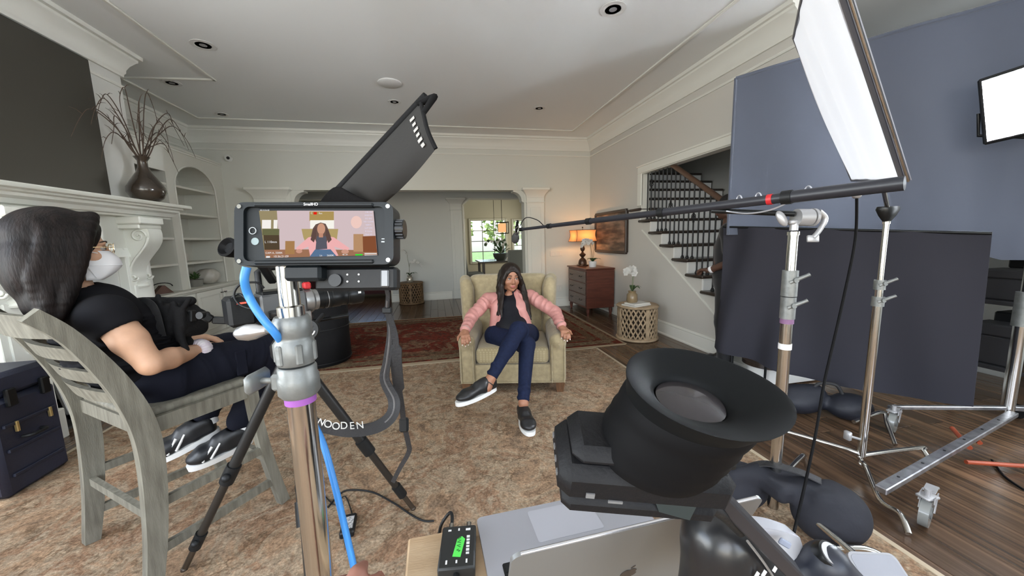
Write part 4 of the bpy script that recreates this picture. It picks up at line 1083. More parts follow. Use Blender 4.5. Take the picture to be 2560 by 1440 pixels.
sdf_object('body', bc + head_prims(HCc, FC, UPZ, 1.0) + h1 + h2, SKC, pc, .006, .015)
face_parts(pc, HCc, FC, UPZ, 1.0, MATS['brow_dark'], MATS['iris_brown'], mat('lip_dark', (.14, .05, .045), .4))
sdf_object('tshirt', [('e', Cq(0, 0, 1.16), (.17, .125, .24), basis(SCv, FC, UPZ)), ('c', s1, s2, .078, .078), ('c', s1, s1.lerp(e1, .6), .078, .068), ('c', s2, s2.lerp(e2, .6), .078, .068), ('e', Cq(0, 0, .95), (.165, .13, .13), basis(SCv, FC, UPZ))], BLKC, pc, .01, .04)
tc_ = [('e', Cq(-.01, 0, .88), (.165, .135, .14), basis(SCv, FC, UPZ))]
for sg in (-1, 1): tc_ += [('c', Cq(0, sg * .09, .86), Cq(.01, sg * .10, .48), .10, .078), ('c', Cq(.01, sg * .10, .48), Cq(-.02, sg * .11, .06), .078, .068)]
sdf_object('trousers', tc_, BLKC, pc, .01, .03)
for sg in (-1, 1): shoe('shoe', Cq(-.09, sg * .11, .002), Cq(.19, sg * .12, .002), UPZ, .10, SHOEB, MATS['black_strap'], pc)
sdf_object('hair', [('e', HCc + UPZ * .04 - FC * .02, (.085, .1, .085), basis(SCv, FC, UPZ)), ('-', ('e', HCc + FC * .09 - UPZ * .04, (.07, .08, .09), basis(SCv, FC, UPZ)), .01)], mat('black_crop_hair', (.006, .005, .005), .8, bump=.5, bscale=200), pc, .006, .01)
q = MB(); d_ = nv(w1 - e1); q.lathe([(.0, -.014), (.033, -.014), (.036, -.008), (.036, .008), (.033, .014), (.0, .014)], w1 - d_ * .02, frame_from(d_), 18); q.build('wristband', mat('white_band', (.7, .7, .72), .5), pc, 50)
# ================================================================== armchair
CHF = mat('gold_beige_chenille', (.33, .268, .155), .85, var=.14, vscale=26, bump=.4, bscale=140, sheen=.3)
def diamond_mat():
    m = mat('diamond_weave_cushion', (.40, .335, .20), .85, sheen=.3)
    N = m.node_tree.nodes; L = m.node_tree.links; b = N['Principled BSDF']
    tc = N.new('ShaderNodeTexCoord'); mp = N.new('ShaderNodeMapping'); mp.inputs['Rotation'].default_value = (0, 0, .785); mp.inputs['Scale'].default_value = (52, 52, 52)
    ck = N.new('ShaderNodeTexVoronoi'); ck.feature = 'F1'; ck.distance = 'CHEBYCHEV'; ck.inputs['Randomness'].default_value = 0; ck.inputs['Scale'].default_value = 1.0
    L.new(tc.outputs['Object'], mp.inputs[0]); L.new(mp.outputs[0], ck.inputs['Vector'])
    r = N.new('ShaderNodeValToRGB'); r.color_ramp.elements[0].position = .25; r.color_ramp.elements[0].color = (.42, .35, .21, 1); r.color_ramp.elements[1].position = .45; r.color_ramp.elements[1].color = (.33, .27, .15, 1)
    L.new(ck.outputs['Distance'], r.inputs[0]); L.new(r.outputs[0], b.inputs['Base Color'])
    bp = N.new('ShaderNodeBump'); bp.inputs['Strength'].default_value = .4; bp.inputs['Distance'].default_value = .004; bp.invert = True
    L.new(ck.outputs['Distance'], bp.inputs['Height']); L.new(bp.outputs[0], b.inputs['Normal'])
    return m
ac = thing('armchair', 'beige upholstered wing armchair with wooden legs in the middle of the rug', 'armchair', (.6, 2.96, 0), -.2372)
def box(c, hsz, r, R=None): return ('b', c, hsz, R, r)
sdf_object('seat_base', [box((0, .36, .185), (.335, .355, .085), .02)], CHF, ac, .012, .01, True)
for sx in (-1, 1):
    Rw = Matrix.Rotation(sx * .03, 3, 'Y')
    sdf_object('arm', [box((sx * .392, .35, .305), (.070, .35, .205), .03), ('c', (sx * .395, .03, .475), (sx * .395, .66, .50), .064, .060)], CHF, ac, .011, .03, True)
    q = MB(); q.tube([(sx * .392 + dx, -.004, z) for dx, z in ((-.052, .11), (-.055, .44), (-.03, .50), (.03, .505), (.055, .44), (.052, .11))], .006, 6); q.build('piping', CHF, ac, 60, True)
    sdf_object('wing', [('c', (sx * .40 - .05, .62, .44), (sx * .425 - .05, .66, .90), .055, .062), ('c', (sx * .43 - .05, .70, .55), (sx * .445 - .05, .74, .93), .055, .06), ('c', (sx * .40 - .05, .60, .44), (sx * .40 - .05, .75, .40), .055, .055), box((sx * .405 - .05, .68, .62), (.045, .085, .26), .03)], CHF, ac, .012, .05, True)
sdf_object('backrest', [box((-.05, .735, .62), (.36, .085, .355), .05, Matrix.Rotation(-.14, 3, 'X')), ('c', (-.40, .765, .92), (.30, .765, .92), .062, .062)], CHF, ac, .012, .05, True)
sdf_object('seat_cushion', [box((0, .30, .345), (.318, .30, .075), .045), ('e', (0, .28, .375), (.30, .27, .062))], diamond_mat(), ac, .011, .05, True)
q = MB(); q.box((0, .012, .108), (.92, .012, .012), None, .004); q.build('welt', CHF, ac, None, True)
for x, y in ((-.41, .05), (.41, .05), (-.38, .70), (.38, .70)):
    q = MB(); q.add([(x - .028, y - .028, .0125), (x + .028, y - .028, .0125), (x + .028, y + .028, .0125), (x - .028, y + .028, .0125), (x - .04, y - .04, .105), (x + .04, y - .04, .105), (x + .04, y + .04, .105), (x - .04, y + .04, .105)], [(0, 3, 2, 1), (4, 5, 6, 7), (0, 1, 5, 4), (1, 2, 6, 5), (2, 3, 7, 6), (3, 0, 4, 7)])
    q.build('leg', mat('walnut_leg', (.13, .065, .032), .4, var=.3, vscale=14, stretch=(6, 6, 1)), ac, None, True)

# ================================================================== counter stool with ladder back (world coordinates)
GW = mat('grey_washed_wood', (.115, .106, .082), .6, col2=(.205, .195, .155), vscale=5, stretch=(9, 9, 1.2), bump=.25, bscale=40, detail=6)
st = thing('counter_stool', 'grey-washed wooden ladder-back counter stool', 'stool', (-1.236, 1.872, 0))
SZ = .695
sq = {'NB': B(-.235, .25, 0), 'NF': B(.255, .235, 0), 'FB': B(-.235, -.25, 0), 'FF': B(.255, -.235, 0)}
def leg_path(side):
    s0 = .255 if side > 0 else -.33
    return bez([B(-.22, s0, .0125), B(-.185, s0, .25), B(-.165, s0, .52), B(-.175, s0, .70), B(-.225, s0, .88), B(-.31, s0 * 1.03, 1.06), B(-.385, s0 * 1.05, 1.155)], 6)
for side in (1, -1):
    pth = leg_path(side); q = MB()
    q.ribbon(pth, [.050 + .026 * math.sin(min(1, i / len(pth) * 1.25) * 3.14) for i in range(len(pth))], .042, SB)
    q.build('back_leg', GW, st, 35)
    pf = bez([B(.31, (.245 if side > 0 else -.29), .0125), B(.265, (.24 if side > 0 else -.285), .25), B(.235, (.235 if side > 0 else -.28), .50), B(.225, (.235 if side > 0 else -.28), SZ - .005)], 5)
    q = MB(); q.ribbon(pf, .046, .042, SB); q.build('front_leg', GW, st, 35)
    q = MB(); q.ribbon([B(-.17, (.242 if side > 0 else -.32), SZ - .035), B(.0, (.24 if side > 0 else -.30), SZ - .035), B(.23, (.235 if side > 0 else -.28), SZ - .035)], .062, .028, SB); q.build('side_rail', GW, st)
    for z, f0, f1 in ((.15, -.20, .285), (.34, -.18, .25)):
        q = MB(); q.ribbon([B(f0, (.25 if side > 0 else -.325), z), B(f1, (.24 if side > 0 else -.285), z + .0)], .036, .022, SB); q.build('side_stretcher', GW, st)
q = MB(); q.ribbon([B(.235, -.275, SZ - .035), B(.235, .23, SZ - .035)], .06, .026, FB); q.build('front_rail', GW, st)
q = MB(); q.ribbon([B(.255, -.28, .30), B(.255, .23, .30)], .045, .026, FB); q.build('footrest', GW, st)
q = MB(); q.ribbon([B(-.165, -.32, SZ - .035), B(-.165, .24, SZ - .035)], .06, .026, FB); q.build('back_rail', GW, st)
q = MB(); q.ribbon([B(-.185, -.32, .30), B(-.185, .24, .30)], .036, .022, FB); q.build('back_stretcher', GW, st)
sdf_object('seat', [('b', B(.03, -.03, SZ + .008), (.265, .205, .018), basis(SB, FB, UPZ), .018)], GW, st, .009, .01)
for z, bo in ((1.10, -.345), (.985, -.275), (.885, -.230), (.795, -.200)):
    hh_ = .075 if z > 1.05 else .045
    def slat(u, v, z=z, bo=bo, hh_=hh_):
        s0 = (u - .5) * .58 - .037; k_ = 1 - (abs(u - .5) * 2) ** 2
        return B(bo - .045 * k_ + (v - .5) * -.02, s0, z + (v - .5) * hh_ + .012 * k_ * (v - .3))
    q = MB(); q.slab(slat, 14, 3, FB * .018); q.build('back_slat', GW, st, 50)

# ================================================================== dresser by the right wall
ds_ = thing('dresser', 'dark reddish wooden dresser against the right wall', 'dresser', (2.7, 6.1, 0))
RW = mat('red_mahogany', (.105, .030, .018), .35, var=.25, vscale=5, stretch=(1, 1, 7)); GD = mat('grey_brown_drawer', (.12, .085, .068), .35, var=.25, vscale=6, stretch=(1, 1, 8))
X0, X1, Y0, Y1 = 2.47, 2.975, 5.70, 6.56
q = MB(); q.bb((X0, Y0, .13), (X1, Y1, .79), .006); q.build('body', RW, ds_)
q = MB(); q.bb((X0 - .025, Y0 - .025, .79), (X1, Y1 + .02, .815), .008); q.build('top', RW, ds_)
for k_ in range(3):
    z = .16 + k_ * .205
    for j in range(1):
        q = MB(); q.bb((X0 - .014, Y0 + .03, z), (X0, Y1 - .03, z + .19), .006); dr = q.build('drawer', GD, ds_)
        for yy in (Y0 + .22, Y1 - .22):
            q = MB(); q.tube(bez([(X0 - .014, yy - .05, z + .105), (X0 - .034, yy - .04, z + .095), (X0 - .036, yy + .04, z + .095), (X0 - .014, yy + .05, z + .105)], 4), .005, 6); q.build('drawer_pull', MATS['bronze_knob'], dr, 60)
for x, y in ((X0 + .04, Y0 + .04), (X1 - .05, Y0 + .04), (X0 + .04, Y1 - .04), (X1 - .05, Y1 - .04)):
    q = MB(); q.lathe([(.0, 0), (.018, 0), (.022, .03), (.032, .09), (.026, .11), (.034, .135), (.0, .135)], (x, y, 0), None, 14); q.build('leg', RW, ds_, 45)

# table lamp with square drum shade
lp = thing('table_lamp', 'bronze baluster table lamp with glowing amber shade on the dresser', 'lamp', (2.66, 6.33, .815))
lx, ly, lz = 2.66, 6.33, .8155
q = MB(); q.box((lx, ly, lz + .012), (.17, .17, .024), None, .008); q.lathe([(.0, .02), (.075, .02), (.08, .05), (.07, .10), (.05, .13), (.022, .15), (.03, .165), (.055, .19), (.06, .215), (.03, .235), (.016, .26), (.038, .29), (.044, .32), (.03, .36), (.014, .39), (.011, .44), (.0, .44)], (lx, ly, lz), None, 20)
q.build('base', mat('bronze_brown', (.075, .04, .025), .3, .4, bump=.5, bscale=50), lp, 50)
q = MB(); q.cyl((lx, ly, lz + .43), (lx, ly, lz + .69), .005, 8); q.sphere((lx, ly, lz + .70), .014, 10, 8); q.build('stem', MATS['bronze_knob'], lp, 50)
shm = mat('amber_shade', (.58, .33, .17), .8, transl=.5)
z0, z1 = lz + .45, lz + .655; hw0, hw1 = .20, .185
q = MB()
def shade(u, v):
    a = (u * 4) % 4; i = int(a) % 4; t = a - int(a); hw = hw0 + (hw1 - hw0) * v - .02 * math.sin(v * math.pi)
    c_ = [(-1, -1), (1, -1), (1, 1), (-1, 1), (-1, -1)]
    return Vector((lx + (c_[i][0] + (c_[i + 1][0] - c_[i][0]) * t) * hw, ly + (c_[i][1] + (c_[i + 1][1] - c_[i][1]) * t) * hw, z0 + (z1 - z0) * v))
q.grid(shade, 32, 8); q.build('lamp_shade', shm, lp, 40)
q = MB()
for zz, hw in ((z0, hw0), (z1, hw1)): q.tube([(lx - hw, ly - hw, zz), (lx + hw, ly - hw, zz), (lx + hw, ly + hw, zz), (lx - hw, ly + hw, zz)], .005, 6, closed=True)
for sx in (-1, 1):
    for sy in (-1, 1): q.tube([shade(0, 0) * 0 + Vector((lx + sx * (hw0 + (hw1 - hw0) * v - .02 * math.sin(v * math.pi)), ly + sy * (hw0 + (hw1 - hw0) * v - .02 * math.sin(v * math.pi)), z0 + (z1 - z0) * v)) for v in (0, .25, .5, .75, 1)], .004, 6)
q.build('shade_frame', mat('shade_trim', (.12, .07, .04), .6), lp, 50)
q = MB(); q.sphere((lx, ly, lz + .54), .032, 14, 10, (1, 1, 1.25)); q.build('bulb', emat('warm_bulb', (1.0, .50, .20), 190.0), lp, 60)

# ================================================================== carved drum tables
def carved_drum(lab, x, y, r, h, mt, cat='side table'):
    t = thing('carved_drum_table', lab, cat, (x, y, 0))
    q = MB(); q.lathe([(.0, h - .035), (r * .98, h - .035), (r * 1.04, h - .025), (r * 1.05, h - .012), (r * 1.0, h), (.0, h)], (x, y, 0), None, 40); q.build('table_top', mt, t, 40)
    q = MB(); q.lathe([(r * .8, .0005), (r * 1.0, .0005), (r * 1.06, .012), (r * 1.05, .03), (r * .97, .042), (r * .8, .042)], (x, y, 0), None, 40); q.build('base_ring', mt, t, 40)
    # fretwork wall: real holes between crossing ribs
    q = MB(); n_ = 26; rows = 7; z0_, z1_ = .04, h - .034
    for i in range(n_):
        for d_ in (-1, 1):
            pts = []
            for k_ in range(rows * 2 + 1):
                a = 6.283 * (i + d_ * k_ * .25) / n_; z = z0_ + (z1_ - z0_) * k_ / (rows * 2)
                pts.append((x + r * .955 * math.cos(a), y + r * .955 * math.sin(a), z))
            q.tube(pts, r * .043, 5)
    q.build('fretwork', mt, t, 40)
    q = MB()
    for i in range(4):
        q = MB(); a = 6.283 * i / 4; c_ = (x + r * .965 * math.cos(a), y + r * .965 * math.sin(a)); q.box((*c_, h / 2), (.022, .05, h - .07), rotz(a), .005); q.build('upright', mt, t)
    q = MB(); q.lathe([(r * .80, .03), (r * .82, .03), (r * .82, h - .03), (r * .80, h - .03), (r * .80, .03)], (x, y, 0), None, 32); q.build('inner_liner', mat('dark_hollow', (.03, .02, .012), .9), t, 60)
    return t
carved_drum('pale carved openwork drum table by the right wall', 2.56, 4.27, .255, .455, mat('whitewashed_carved', (.36, .265, .165), .7, var=.3, vscale=12))
carved_drum('brown carved openwork drum table in the hall', -.56, 8.20, .255, .47, mat('brown_carved', (.19, .115, .055), .65, var=.3, vscale=12))

# ================================================================== orchids
PETAL = mat('white_petal', (.82, .81, .78), .5, transl=.3); LEAFM = mat('orchid_leaf', (.035, .075, .025), .4); STEMM = mat('orchid_stem', (.10, .13, .05), .6)
def petal(q, c, d, up, L_, w_):
    d = nv(d); s_ = nv(d.cross(Vector(up))); n_ = s_.cross(d); c = Vector(c)
    q.slab(lambda u, v: c + d * L_ * v + s_ * w_ * (u - .5) * 2 * math.sin(math.pi * (.12 + .88 * v)) ** .7 * (.5) + n_ * (.12 * L_ * math.sin(v * 3)), 4, 5, n_ * .0012)
def orchid(name, lab, base, pot, stems, nleaf, rnd_, leaf_l=.14, fl=.032):
    t = thing(name, lab, 'orchid', base); bx, by, bz_ = base
    pot(t, bx, by, bz_)
    top = t['pot_top']; del t['pot_top']
    for i in range(nleaf):
        a = rnd_.uniform(0, 6.28); L_ = leaf_l * rnd_.uniform(.7, 1.1); d = Vector((math.cos(a), math.sin(a), 0)); s_ = Vector((-math.sin(a), math.cos(a), 0))
        q = MB(); q.slab(lambda u, v: Vector((bx, by, top)) + d * L_ * v + s_ * (u - .5) * .05 * math.sin(math.pi * (.08 + .9 * v)) + UPZ * (.07 * math.sin(v * 2.4) - .004), 4, 8, (0, 0, -.003)); q.build('leaf', LEAFM, t, 60)
    for pts, nf in stems:
        P_ = bez([Vector((bx, by, top - .01))] + [Vector((bx, by, top)) + Vector(p) for p in pts], 6)
        q = MB(); q.tube(P_, .0032, 6); q.build('flower_stem', STEMM, t, 60)
        for i in range(nf):
            k_ = len(P_) - 1 - int(i * len(P_) * .5 / max(1, nf)); c_ = P_[k_] + Vector((rnd_.uniform(-.012, .012), rnd_.uniform(-.02, .01), rnd_.uniform(-.025, .005)))
            fw = nv((rnd_.uniform(-.7, .4), -1, rnd_.uniform(-.3, .2))); R_ = frame_from(fw); q = MB()
            for p_ in range(5):
                a = 6.283 * p_ / 5 + .3; petal(q, c_, R_ @ Vector((math.cos(a), math.sin(a), .15)), fw, fl * (1.15 if p_ in (0, 2) else 1), fl * 1.0)
            q.sphere(c_ + fw * .006, .007, 8, 6); q.build('blossom', PETAL, t, 60)
    return t
def pot_bottle(mt):
    def f(t, x, y, z):
        q = MB(); q.lathe([(.0, 0), (.062, 0), (.07, .02), (.066, .10), (.045, .125), (.048, .14), (.052, .15), (.044, .15), (.0, .148)], (x, y, z), None, 24); q.build('pot', mt, t, 50); t['pot_top'] = z + .148
    return f
def pot_cyl(mt, r=.062, h=.09):
    def f(t, x, y, z):
        q = MB(); q.lathe([(.0, 0), (r * .85, 0), (r, h), (r * .93, h), (r * .9, h - .01), (.0, h - .012)], (x, y, z), None, 24); q.build('pot', mt, t, 50); t['pot_top'] = z + h - .01
    return f
rr = random.Random(4)
orchid('orchid', 'white orchid in a white pot beside the lamp on the dresser', (2.72, 6.02, .8155), pot_cyl(mat('white_ceramic', (.78, .78, .78), .25), .07, .10), [([(-.02, 0, .15), (-.06, -.02, .30), (-.16, -.06, .36), (-.26, -.1, .30)], 8), ([(.02, 0, .15), (.0, 0, .30), (-.08, -.03, .39), (-.20, -.06, .38)], 7)], 6, rr)
for i, (dx, dy, a, w_, h_, lab) in enumerate(((.0, .0, .3, .30, .22, 'larger pale book at the bottom on the drum table'), (.02, .01, .22, .26, .19, 'smaller pale book lying on top of the larger one'))):
    c_ = (2.50 + dx, 4.20 + dy, .4565 + .015 + i * .0162); cm = mat('pale_cover%d' % i, ((.62, .62, .58), (.70, .69, .64))[i], .5)
    t = thing('book', lab, 'book', (c_[0], c_[1], c_[2] - .015), 0, 'books on the pale drum table')
    q = MB(); q.box((c_[0], c_[1], c_[2] - .007), (w_ - .006, h_ - .006, .012), rotz(a)); q.build('pages', mat('paper', (.7, .68, .62), .8), t)
    q = MB(); q.box(c_, (w_, h_, .002), rotz(a)); q.build('front_cover', cm, t); q = MB(); q.box((c_[0], c_[1], c_[2] - .0142), (w_, h_, .0016), rotz(a)); q.build('back_cover', cm, t)
orchid('orchid', 'white orchid in a tan bottle vase on the pale drum table', (2.47, 4.25, .4895), pot_bottle(mat('tan_glass_vase', (.25, .18, .10), .25)), [([(.0, 0, .12), (.0, -.01, .23), (-.04, -.03, .30), (-.13, -.06, .27)], 7), ([(.01, 0, .10), (.02, 0, .20), (.0, -.02, .28), (-.08, -.05, .31)], 6)], 4, rr, .14, .045)
orchid('orchid', 'small pale orchid in a silver bottle vase on the hall drum table', (-.57, 8.18, .4705), pot_bottle(mat('silver_vase', (.5, .47, .40), .25, .6)), [([(.0, 0, .12), (.02, -.01, .26), (.12, -.03, .32), (.26, -.06, .22)], 8), ([(.0, 0, .2), (-.02, 0, .36), (-.03, -.02, .50), (-.09, -.03, .56)], 2)], 4, rr, .16, .03)

# framed picture on the right wall
pic = thing('framed_picture', 'framed brown landscape picture hanging on the right wall', 'picture', (2.98, 5.88, 1.41))
Y0, Y1, Z0, Z1 = 5.32, 6.44, 1.08, 1.745
FRM = mat('dark_wood_frame', (.035, .022, .016), .35)
for a, b in (((Y0, Z0), (Y1, Z0)), ((Y1, Z0), (Y1, Z1)), ((Y1, Z1), (Y0, Z1)), ((Y0, Z1), (Y0, Z0))):
    q = MB(); q.beam((2.975, *a), (2.975, *b), .05, .05, (1, 0, 0), .008); q.build('frame_rail', FRM, pic)
def landscape():
    m = mat('brown_landscape_print', (.2, .1, .06), .5); N = m.node_tree.nodes; L = m.node_tree.links; b = N['Principled BSDF']
    tc = N.new('ShaderNodeTexCoord'); mp = N.new('ShaderNodeMapping'); mp.inputs['Scale'].default_value = (1, 2.2, 9); L.new(tc.outputs['Object'], mp.inputs[0])
    nz = N.new('ShaderNodeTexNoise'); nz.inputs['Scale'].default_value = 1.3; nz.inputs['Detail'].default_value = 8; L.new(mp.outputs[0], nz.inputs['Vector'])
    r = N.new('ShaderNodeValToRGB'); e = r.color_ramp.elements; e[0].position = .35; e[0].color = (.05, .038, .03, 1); e[1].position = .62; e[1].color = (.27, .185, .13, 1); x = e.new(.48); x.color = (.13, .088, .062, 1)
    L.new(nz.outputs['Fac'], r.inputs[0]); L.new(r.outputs[0], b.inputs['Base Color']); return m
q = MB(); q.bb((2.972, Y0 + .02, Z0 + .02), (2.985, Y1 - .02, Z1 - .02)); q.build('print', landscape(), pic)

# ================================================================== mantel, TV, shelf objects
tv = thing('television', 'large dark flat television mounted above the mantel', 'television', (XB, 3.0, 1.8))
q = MB(); q.bb((XB + .002, 2.05, 1.80), (XB + .05, 3.93, 2.93), .006); q.build('casing', mat('tv_casing', (.01, .01, .01), .4), tv)
q = MB(); q.bb((XB + .049, 2.06, 1.81), (XB + .0515, 3.92, 2.92)); q.build('screen', mat('tv_screen_glass', (.040, .036, .028), .38), tv)
vs = thing('branch_vase', 'brown glazed bottle vase of bare curly branches on the mantel', 'vase', (-2.62, 4.16, ZM))
q = MB(); q.lathe([(.0, .0005), (.065, .0005), (.115, .04), (.142, .095), (.138, .14), (.10, .21), (.055, .28), (.038, .33), (.036, .38), (.055, .41), (.060, .418), (.046, .415), (.028, .38), (.0, .36)], (-2.63, 4.16, ZM), None, 36)
q.build('vase', mat('brown_glaze', (.045, .033, .024), .16, var=.3, vscale=5, coat=.5), vs, 60)
rr = random.Random(9); TW = mat('twig_bark', (.075, .05, .035), .7)
tips_ = [(-.05, -.52, .18), (-.12, -.36, .24), (.05, -.48, .02), (-.06, -.30, .36), (.0, -.12, .46), (.06, .16, .50), (.02, .55, .40), (.08, .62, .28), (.0, .42, .18), (.10, .30, .06), (-.10, .25, .30), (.12, -.18, .34), (.15, .1, .22), (-.05, -.2, .2), (.1, .45, .32), (-.02, -.42, .30)]
for i, (dx, dy, dz) in enumerate(tips_):
    b0 = Vector((-2.63 + rr.uniform(-.02, .02), 4.16 + rr.uniform(-.02, .02), ZM + .37)); k_ = rr.uniform(.7, 1)
    P_ = [b0, b0 + Vector((dx * .2, dy * .18, .12)), b0 + Vector((dx * .5, dy * .42, .15 + dz * .6)), b0 + Vector((dx * .9, dy * .72, dz + .16)), b0 + Vector((dx, dy * .95, dz + .06)), b0 + Vector((dx * 1.05, dy * 1.12, dz - .10))]
    P_ = [p + Vector((rr.uniform(-.012, .012), rr.uniform(-.012, .012), rr.uniform(-.012, .012))) if j else p for j, p in enumerate(P_)]
    S_ = bez(P_, 5); q = MB(); q.tube(S_, [.0062 * (1 - .75 * j / len(S_)) for j in range(len(S_))], 6)
    for j in (7, 11, 15, 19):
        d = Vector((rr.uniform(-1, 1), rr.uniform(-1, 1), rr.uniform(.2, 1))).normalized() * rr.uniform(.04, .09); q.tube([S_[j], S_[j] + d * .5 + Vector((0, 0, .01)), S_[j] + d], [.003, .0022, .001], 5)
    q.build('branch', TW, vs, 60)
# shelf things
q = MB(); q.lathe([(.0, 0), (.07, 0), (.11, .03), (.12, .08), (.105, .13), (.06, .15), (.0, .15)], (-3.42, 5.78, 1.1505), None, 24)
tag(q.build('round_vase', mat('pale_ceramic', (.50, .47, .42), .35), None, 60), 'smooth pale round vase on the bookcase shelf', 'vase')
t = thing('ribbed_vase', 'pale swirl-ribbed globe vase on the bookcase counter', 'vase', (-3.36, 6.28, ZT))
q = MB(); n_ = 40; prof = [(.03, 0), (.09, .02), (.135, .07), (.15, .12), (.135, .17), (.09, .215), (.05, .225), (.03, .22)]
vs_ = []
for i, (r_, z_) in enumerate(prof):
    for j in range(n_):
        a = 6.283 * j / n_ + i * .18; rr_ = r_ * (1 + .035 * (1 if j % 4 < 2 else -1)); vs_.append((-3.36 + rr_ * math.cos(a), 6.28 + rr_ * math.sin(a), ZT + .0005 + z_))
fs_ = [(i * n_ + j, i * n_ + (j + 1) % n_, (i + 1) * n_ + (j + 1) % n_, (i + 1) * n_ + j) for i in range(7) for j in range(n_)] + [tuple(range(n_))[::-1], tuple(7 * n_ + j for j in range(n_))]
q.add(vs_, fs_); q.build('globe', mat('ribbed_ceramic', (.52, .49, .43), .35), t, 60)
t = thing('potted_plant', 'small green leafy plant in a stone pot on the bookcase counter', 'plant', (-3.34, 5.93, ZT))
q = MB(); q.lathe([(.0, 0.0005), (.08, .0005), (.095, .10), (.085, .10), (.0, .09)], (-3.34, 5.93, ZT), None, 20); q.build('pot', mat('stone_pot', (.22, .21, .18), .7), t, 50)
for i in range(34):
    a = rr.uniform(0, 6.28); el = rr.uniform(.2, 1.4); d = Vector((math.cos(a) * math.cos(el), math.sin(a) * math.cos(el), math.sin(el))); q = MB(); petal(q, Vector((-3.34, 5.93, ZT + .10)) + d * rr.uniform(.0, .06), d, (0, 0.3, 1), rr.uniform(.04, .075), .03); q.build('leaf', mat('bright_leaf', (.07, .14, .04), .5), t, 60)
t = thing('photo_easel', 'blue framed photograph leaning at the back of the lower shelf', 'photo frame', (-3.5, 5.72, ZT))
q = MB(); Rr = Matrix.Rotation(-.22, 3, 'Y'); q.box((-3.46, 5.72, ZT + .125), (.014, .17, .25), Rr, .004); q.build('frame', mat('slate_frame', (.06, .07, .09), .4), t)
q = MB(); q.box((-3.451, 5.72, ZT + .125), (.004, .14, .21), Rr); q.build('photo', mat('blue_photo', (.10, .17, .30), .3, col2=(.03, .04, .07), vscale=10), t)
t = thing('figurine', 'small dark standing figurine on the middle bookcase shelf', 'figurine', (-3.36, 5.72, 1.4805))
sdf_object('figure', [('c', (-3.36, 5.72, 1.50), (-3.36, 5.72, 1.58), .035, .028), ('e', (-3.36, 5.72, 1.64), (.022, .022, .026)), ('c', (-3.36, 5.695, 1.58), (-3.35, 5.76, 1.53), .014, .012), ('c', (-3.36, 5.72, 1.58), (-3.36, 5.72, 1.63), .014, .012), ('b', (-3.36, 5.72, 1.489), (.04, .05, .009), None, .004)], mat('dark_bronze', (.035, .03, .032), .4, .3), t, .004, .012)
t = thing('handbag', 'small brown and black folded purse on the bookcase counter', 'purse', (-3.30, 5.18, ZT))
q = MB(); q.prism([(-.11, 0), (.11, 0), (.02, .10), (-.01, .10)], (-3.28, 5.18, ZT + .0005), (.4, .9, 0), (0, 0, 1), (-.9, .4, 0), -.03, .03); q.build('flap', mat('brown_leather', (.10, .05, .035), .5), t)
q = MB(); q.tube([(-3.28 + .05 * math.cos(a), 5.19 + .1 * math.cos(a), ZT + .08 + .05 * math.sin(a)) for a in [3.14 * i / 10 for i in range(11)]], .006, 6); q.build('handle', MATS['black_strap'], t, 60)
t = thing('silver_frame', 'silver framed print leaning in the fireplace opening', 'picture frame', (-2.9, 3.72, .02))
q = MB(); Rr = Matrix.Rotation(-.2, 3, 'Y')
for (yy, zz, a_, b_) in ((-.27, 0, .05, .95), (.27, 0, .05, .95), (0, .45, .59, .05), (0, -.45, .59, .05)): q.box(Vector((-2.92, 3.60, .52)) + Rr @ Vector((0, yy, zz)), (.03, a_, b_), Rr, .006)
q.build('frame', mat('silver_leaf', (.55, .56, .55), .3, .6), t)
q = MB(); q.box((-2.925, 3.60, .52), (.012, .5, .86), Rr); q.build('print', mat('grey_print', (.10, .11, .11), .4, col2=(.45, .46, .46), vscale=7), t)

# ================================================================== rooms beyond
t = thing('pendant_lantern', 'amber glass lantern pendant hanging in the dining room', 'pendant light', (1.82, 10.0, ZC))
px_, py_ = 1.84, 10.0; pz0, pz1 = 1.50, 1.80
q = MB(); q.cyl((px_, py_, pz1), (px_, py_, ZC), .008, 8); q.cyl((px_ - .22, py_, pz1 + .02), (px_ - .22, py_, ZC), .006, 8); q.build('rod', MATS['bronze_knob'], t, 50)
q = MB()
for sx in (-1, 1):
    for sy in (-1, 1): q.bb((px_ + sx * .15 - .008, py_ + sy * .15 - .008, pz0), (px_ + sx * .15 + .008, py_ + sy * .15 + .008, pz1))
for z in (pz0, pz1):
    q.bb((px_ - .16, py_ - .16, z - .01), (px_ + .16, py_ - .14, z + .01)); q.bb((px_ - .16, py_ + .14, z - .01), (px_ + .16, py_ + .16, z + .01)); q.bb((px_ - .16, py_ - .16, z - .01), (px_ - .14, py_ + .16, z + .01)); q.bb((px_ + .14, py_ - .16, z - .01), (px_ + .16, py_ + .16, z + .01))
q.build('cage', MATS['bronze_knob'], t)
q = MB(); q.cyl((px_, py_, pz0 + .03), (px_, py_, pz1 - .03), .11, 20); q.build('shade', emat('amber_glow', (1.0, .50, .22), 1.1), t, 50)
t = thing('dining_table', 'dark dining table by the far window', 'table', (1.75, 10.1, 0))
DT = mat('dark_table_wood', (.06, .05, .042), .25)
q = MB(); q.bb((1.15, 9.6, .72), (2.5, 10.8, .76), .008); q.build('table_top', DT, t)
for x in (1.25, 2.4):
    for y in (9.7, 10.7): q = MB(); q.bb((x - .035, y - .035, 0), (x + .035, y + .035, .72), .006); q.build('leg', DT, t)
CHU = mat('grey_dining_fabric', (.20, .205, .185), .8)
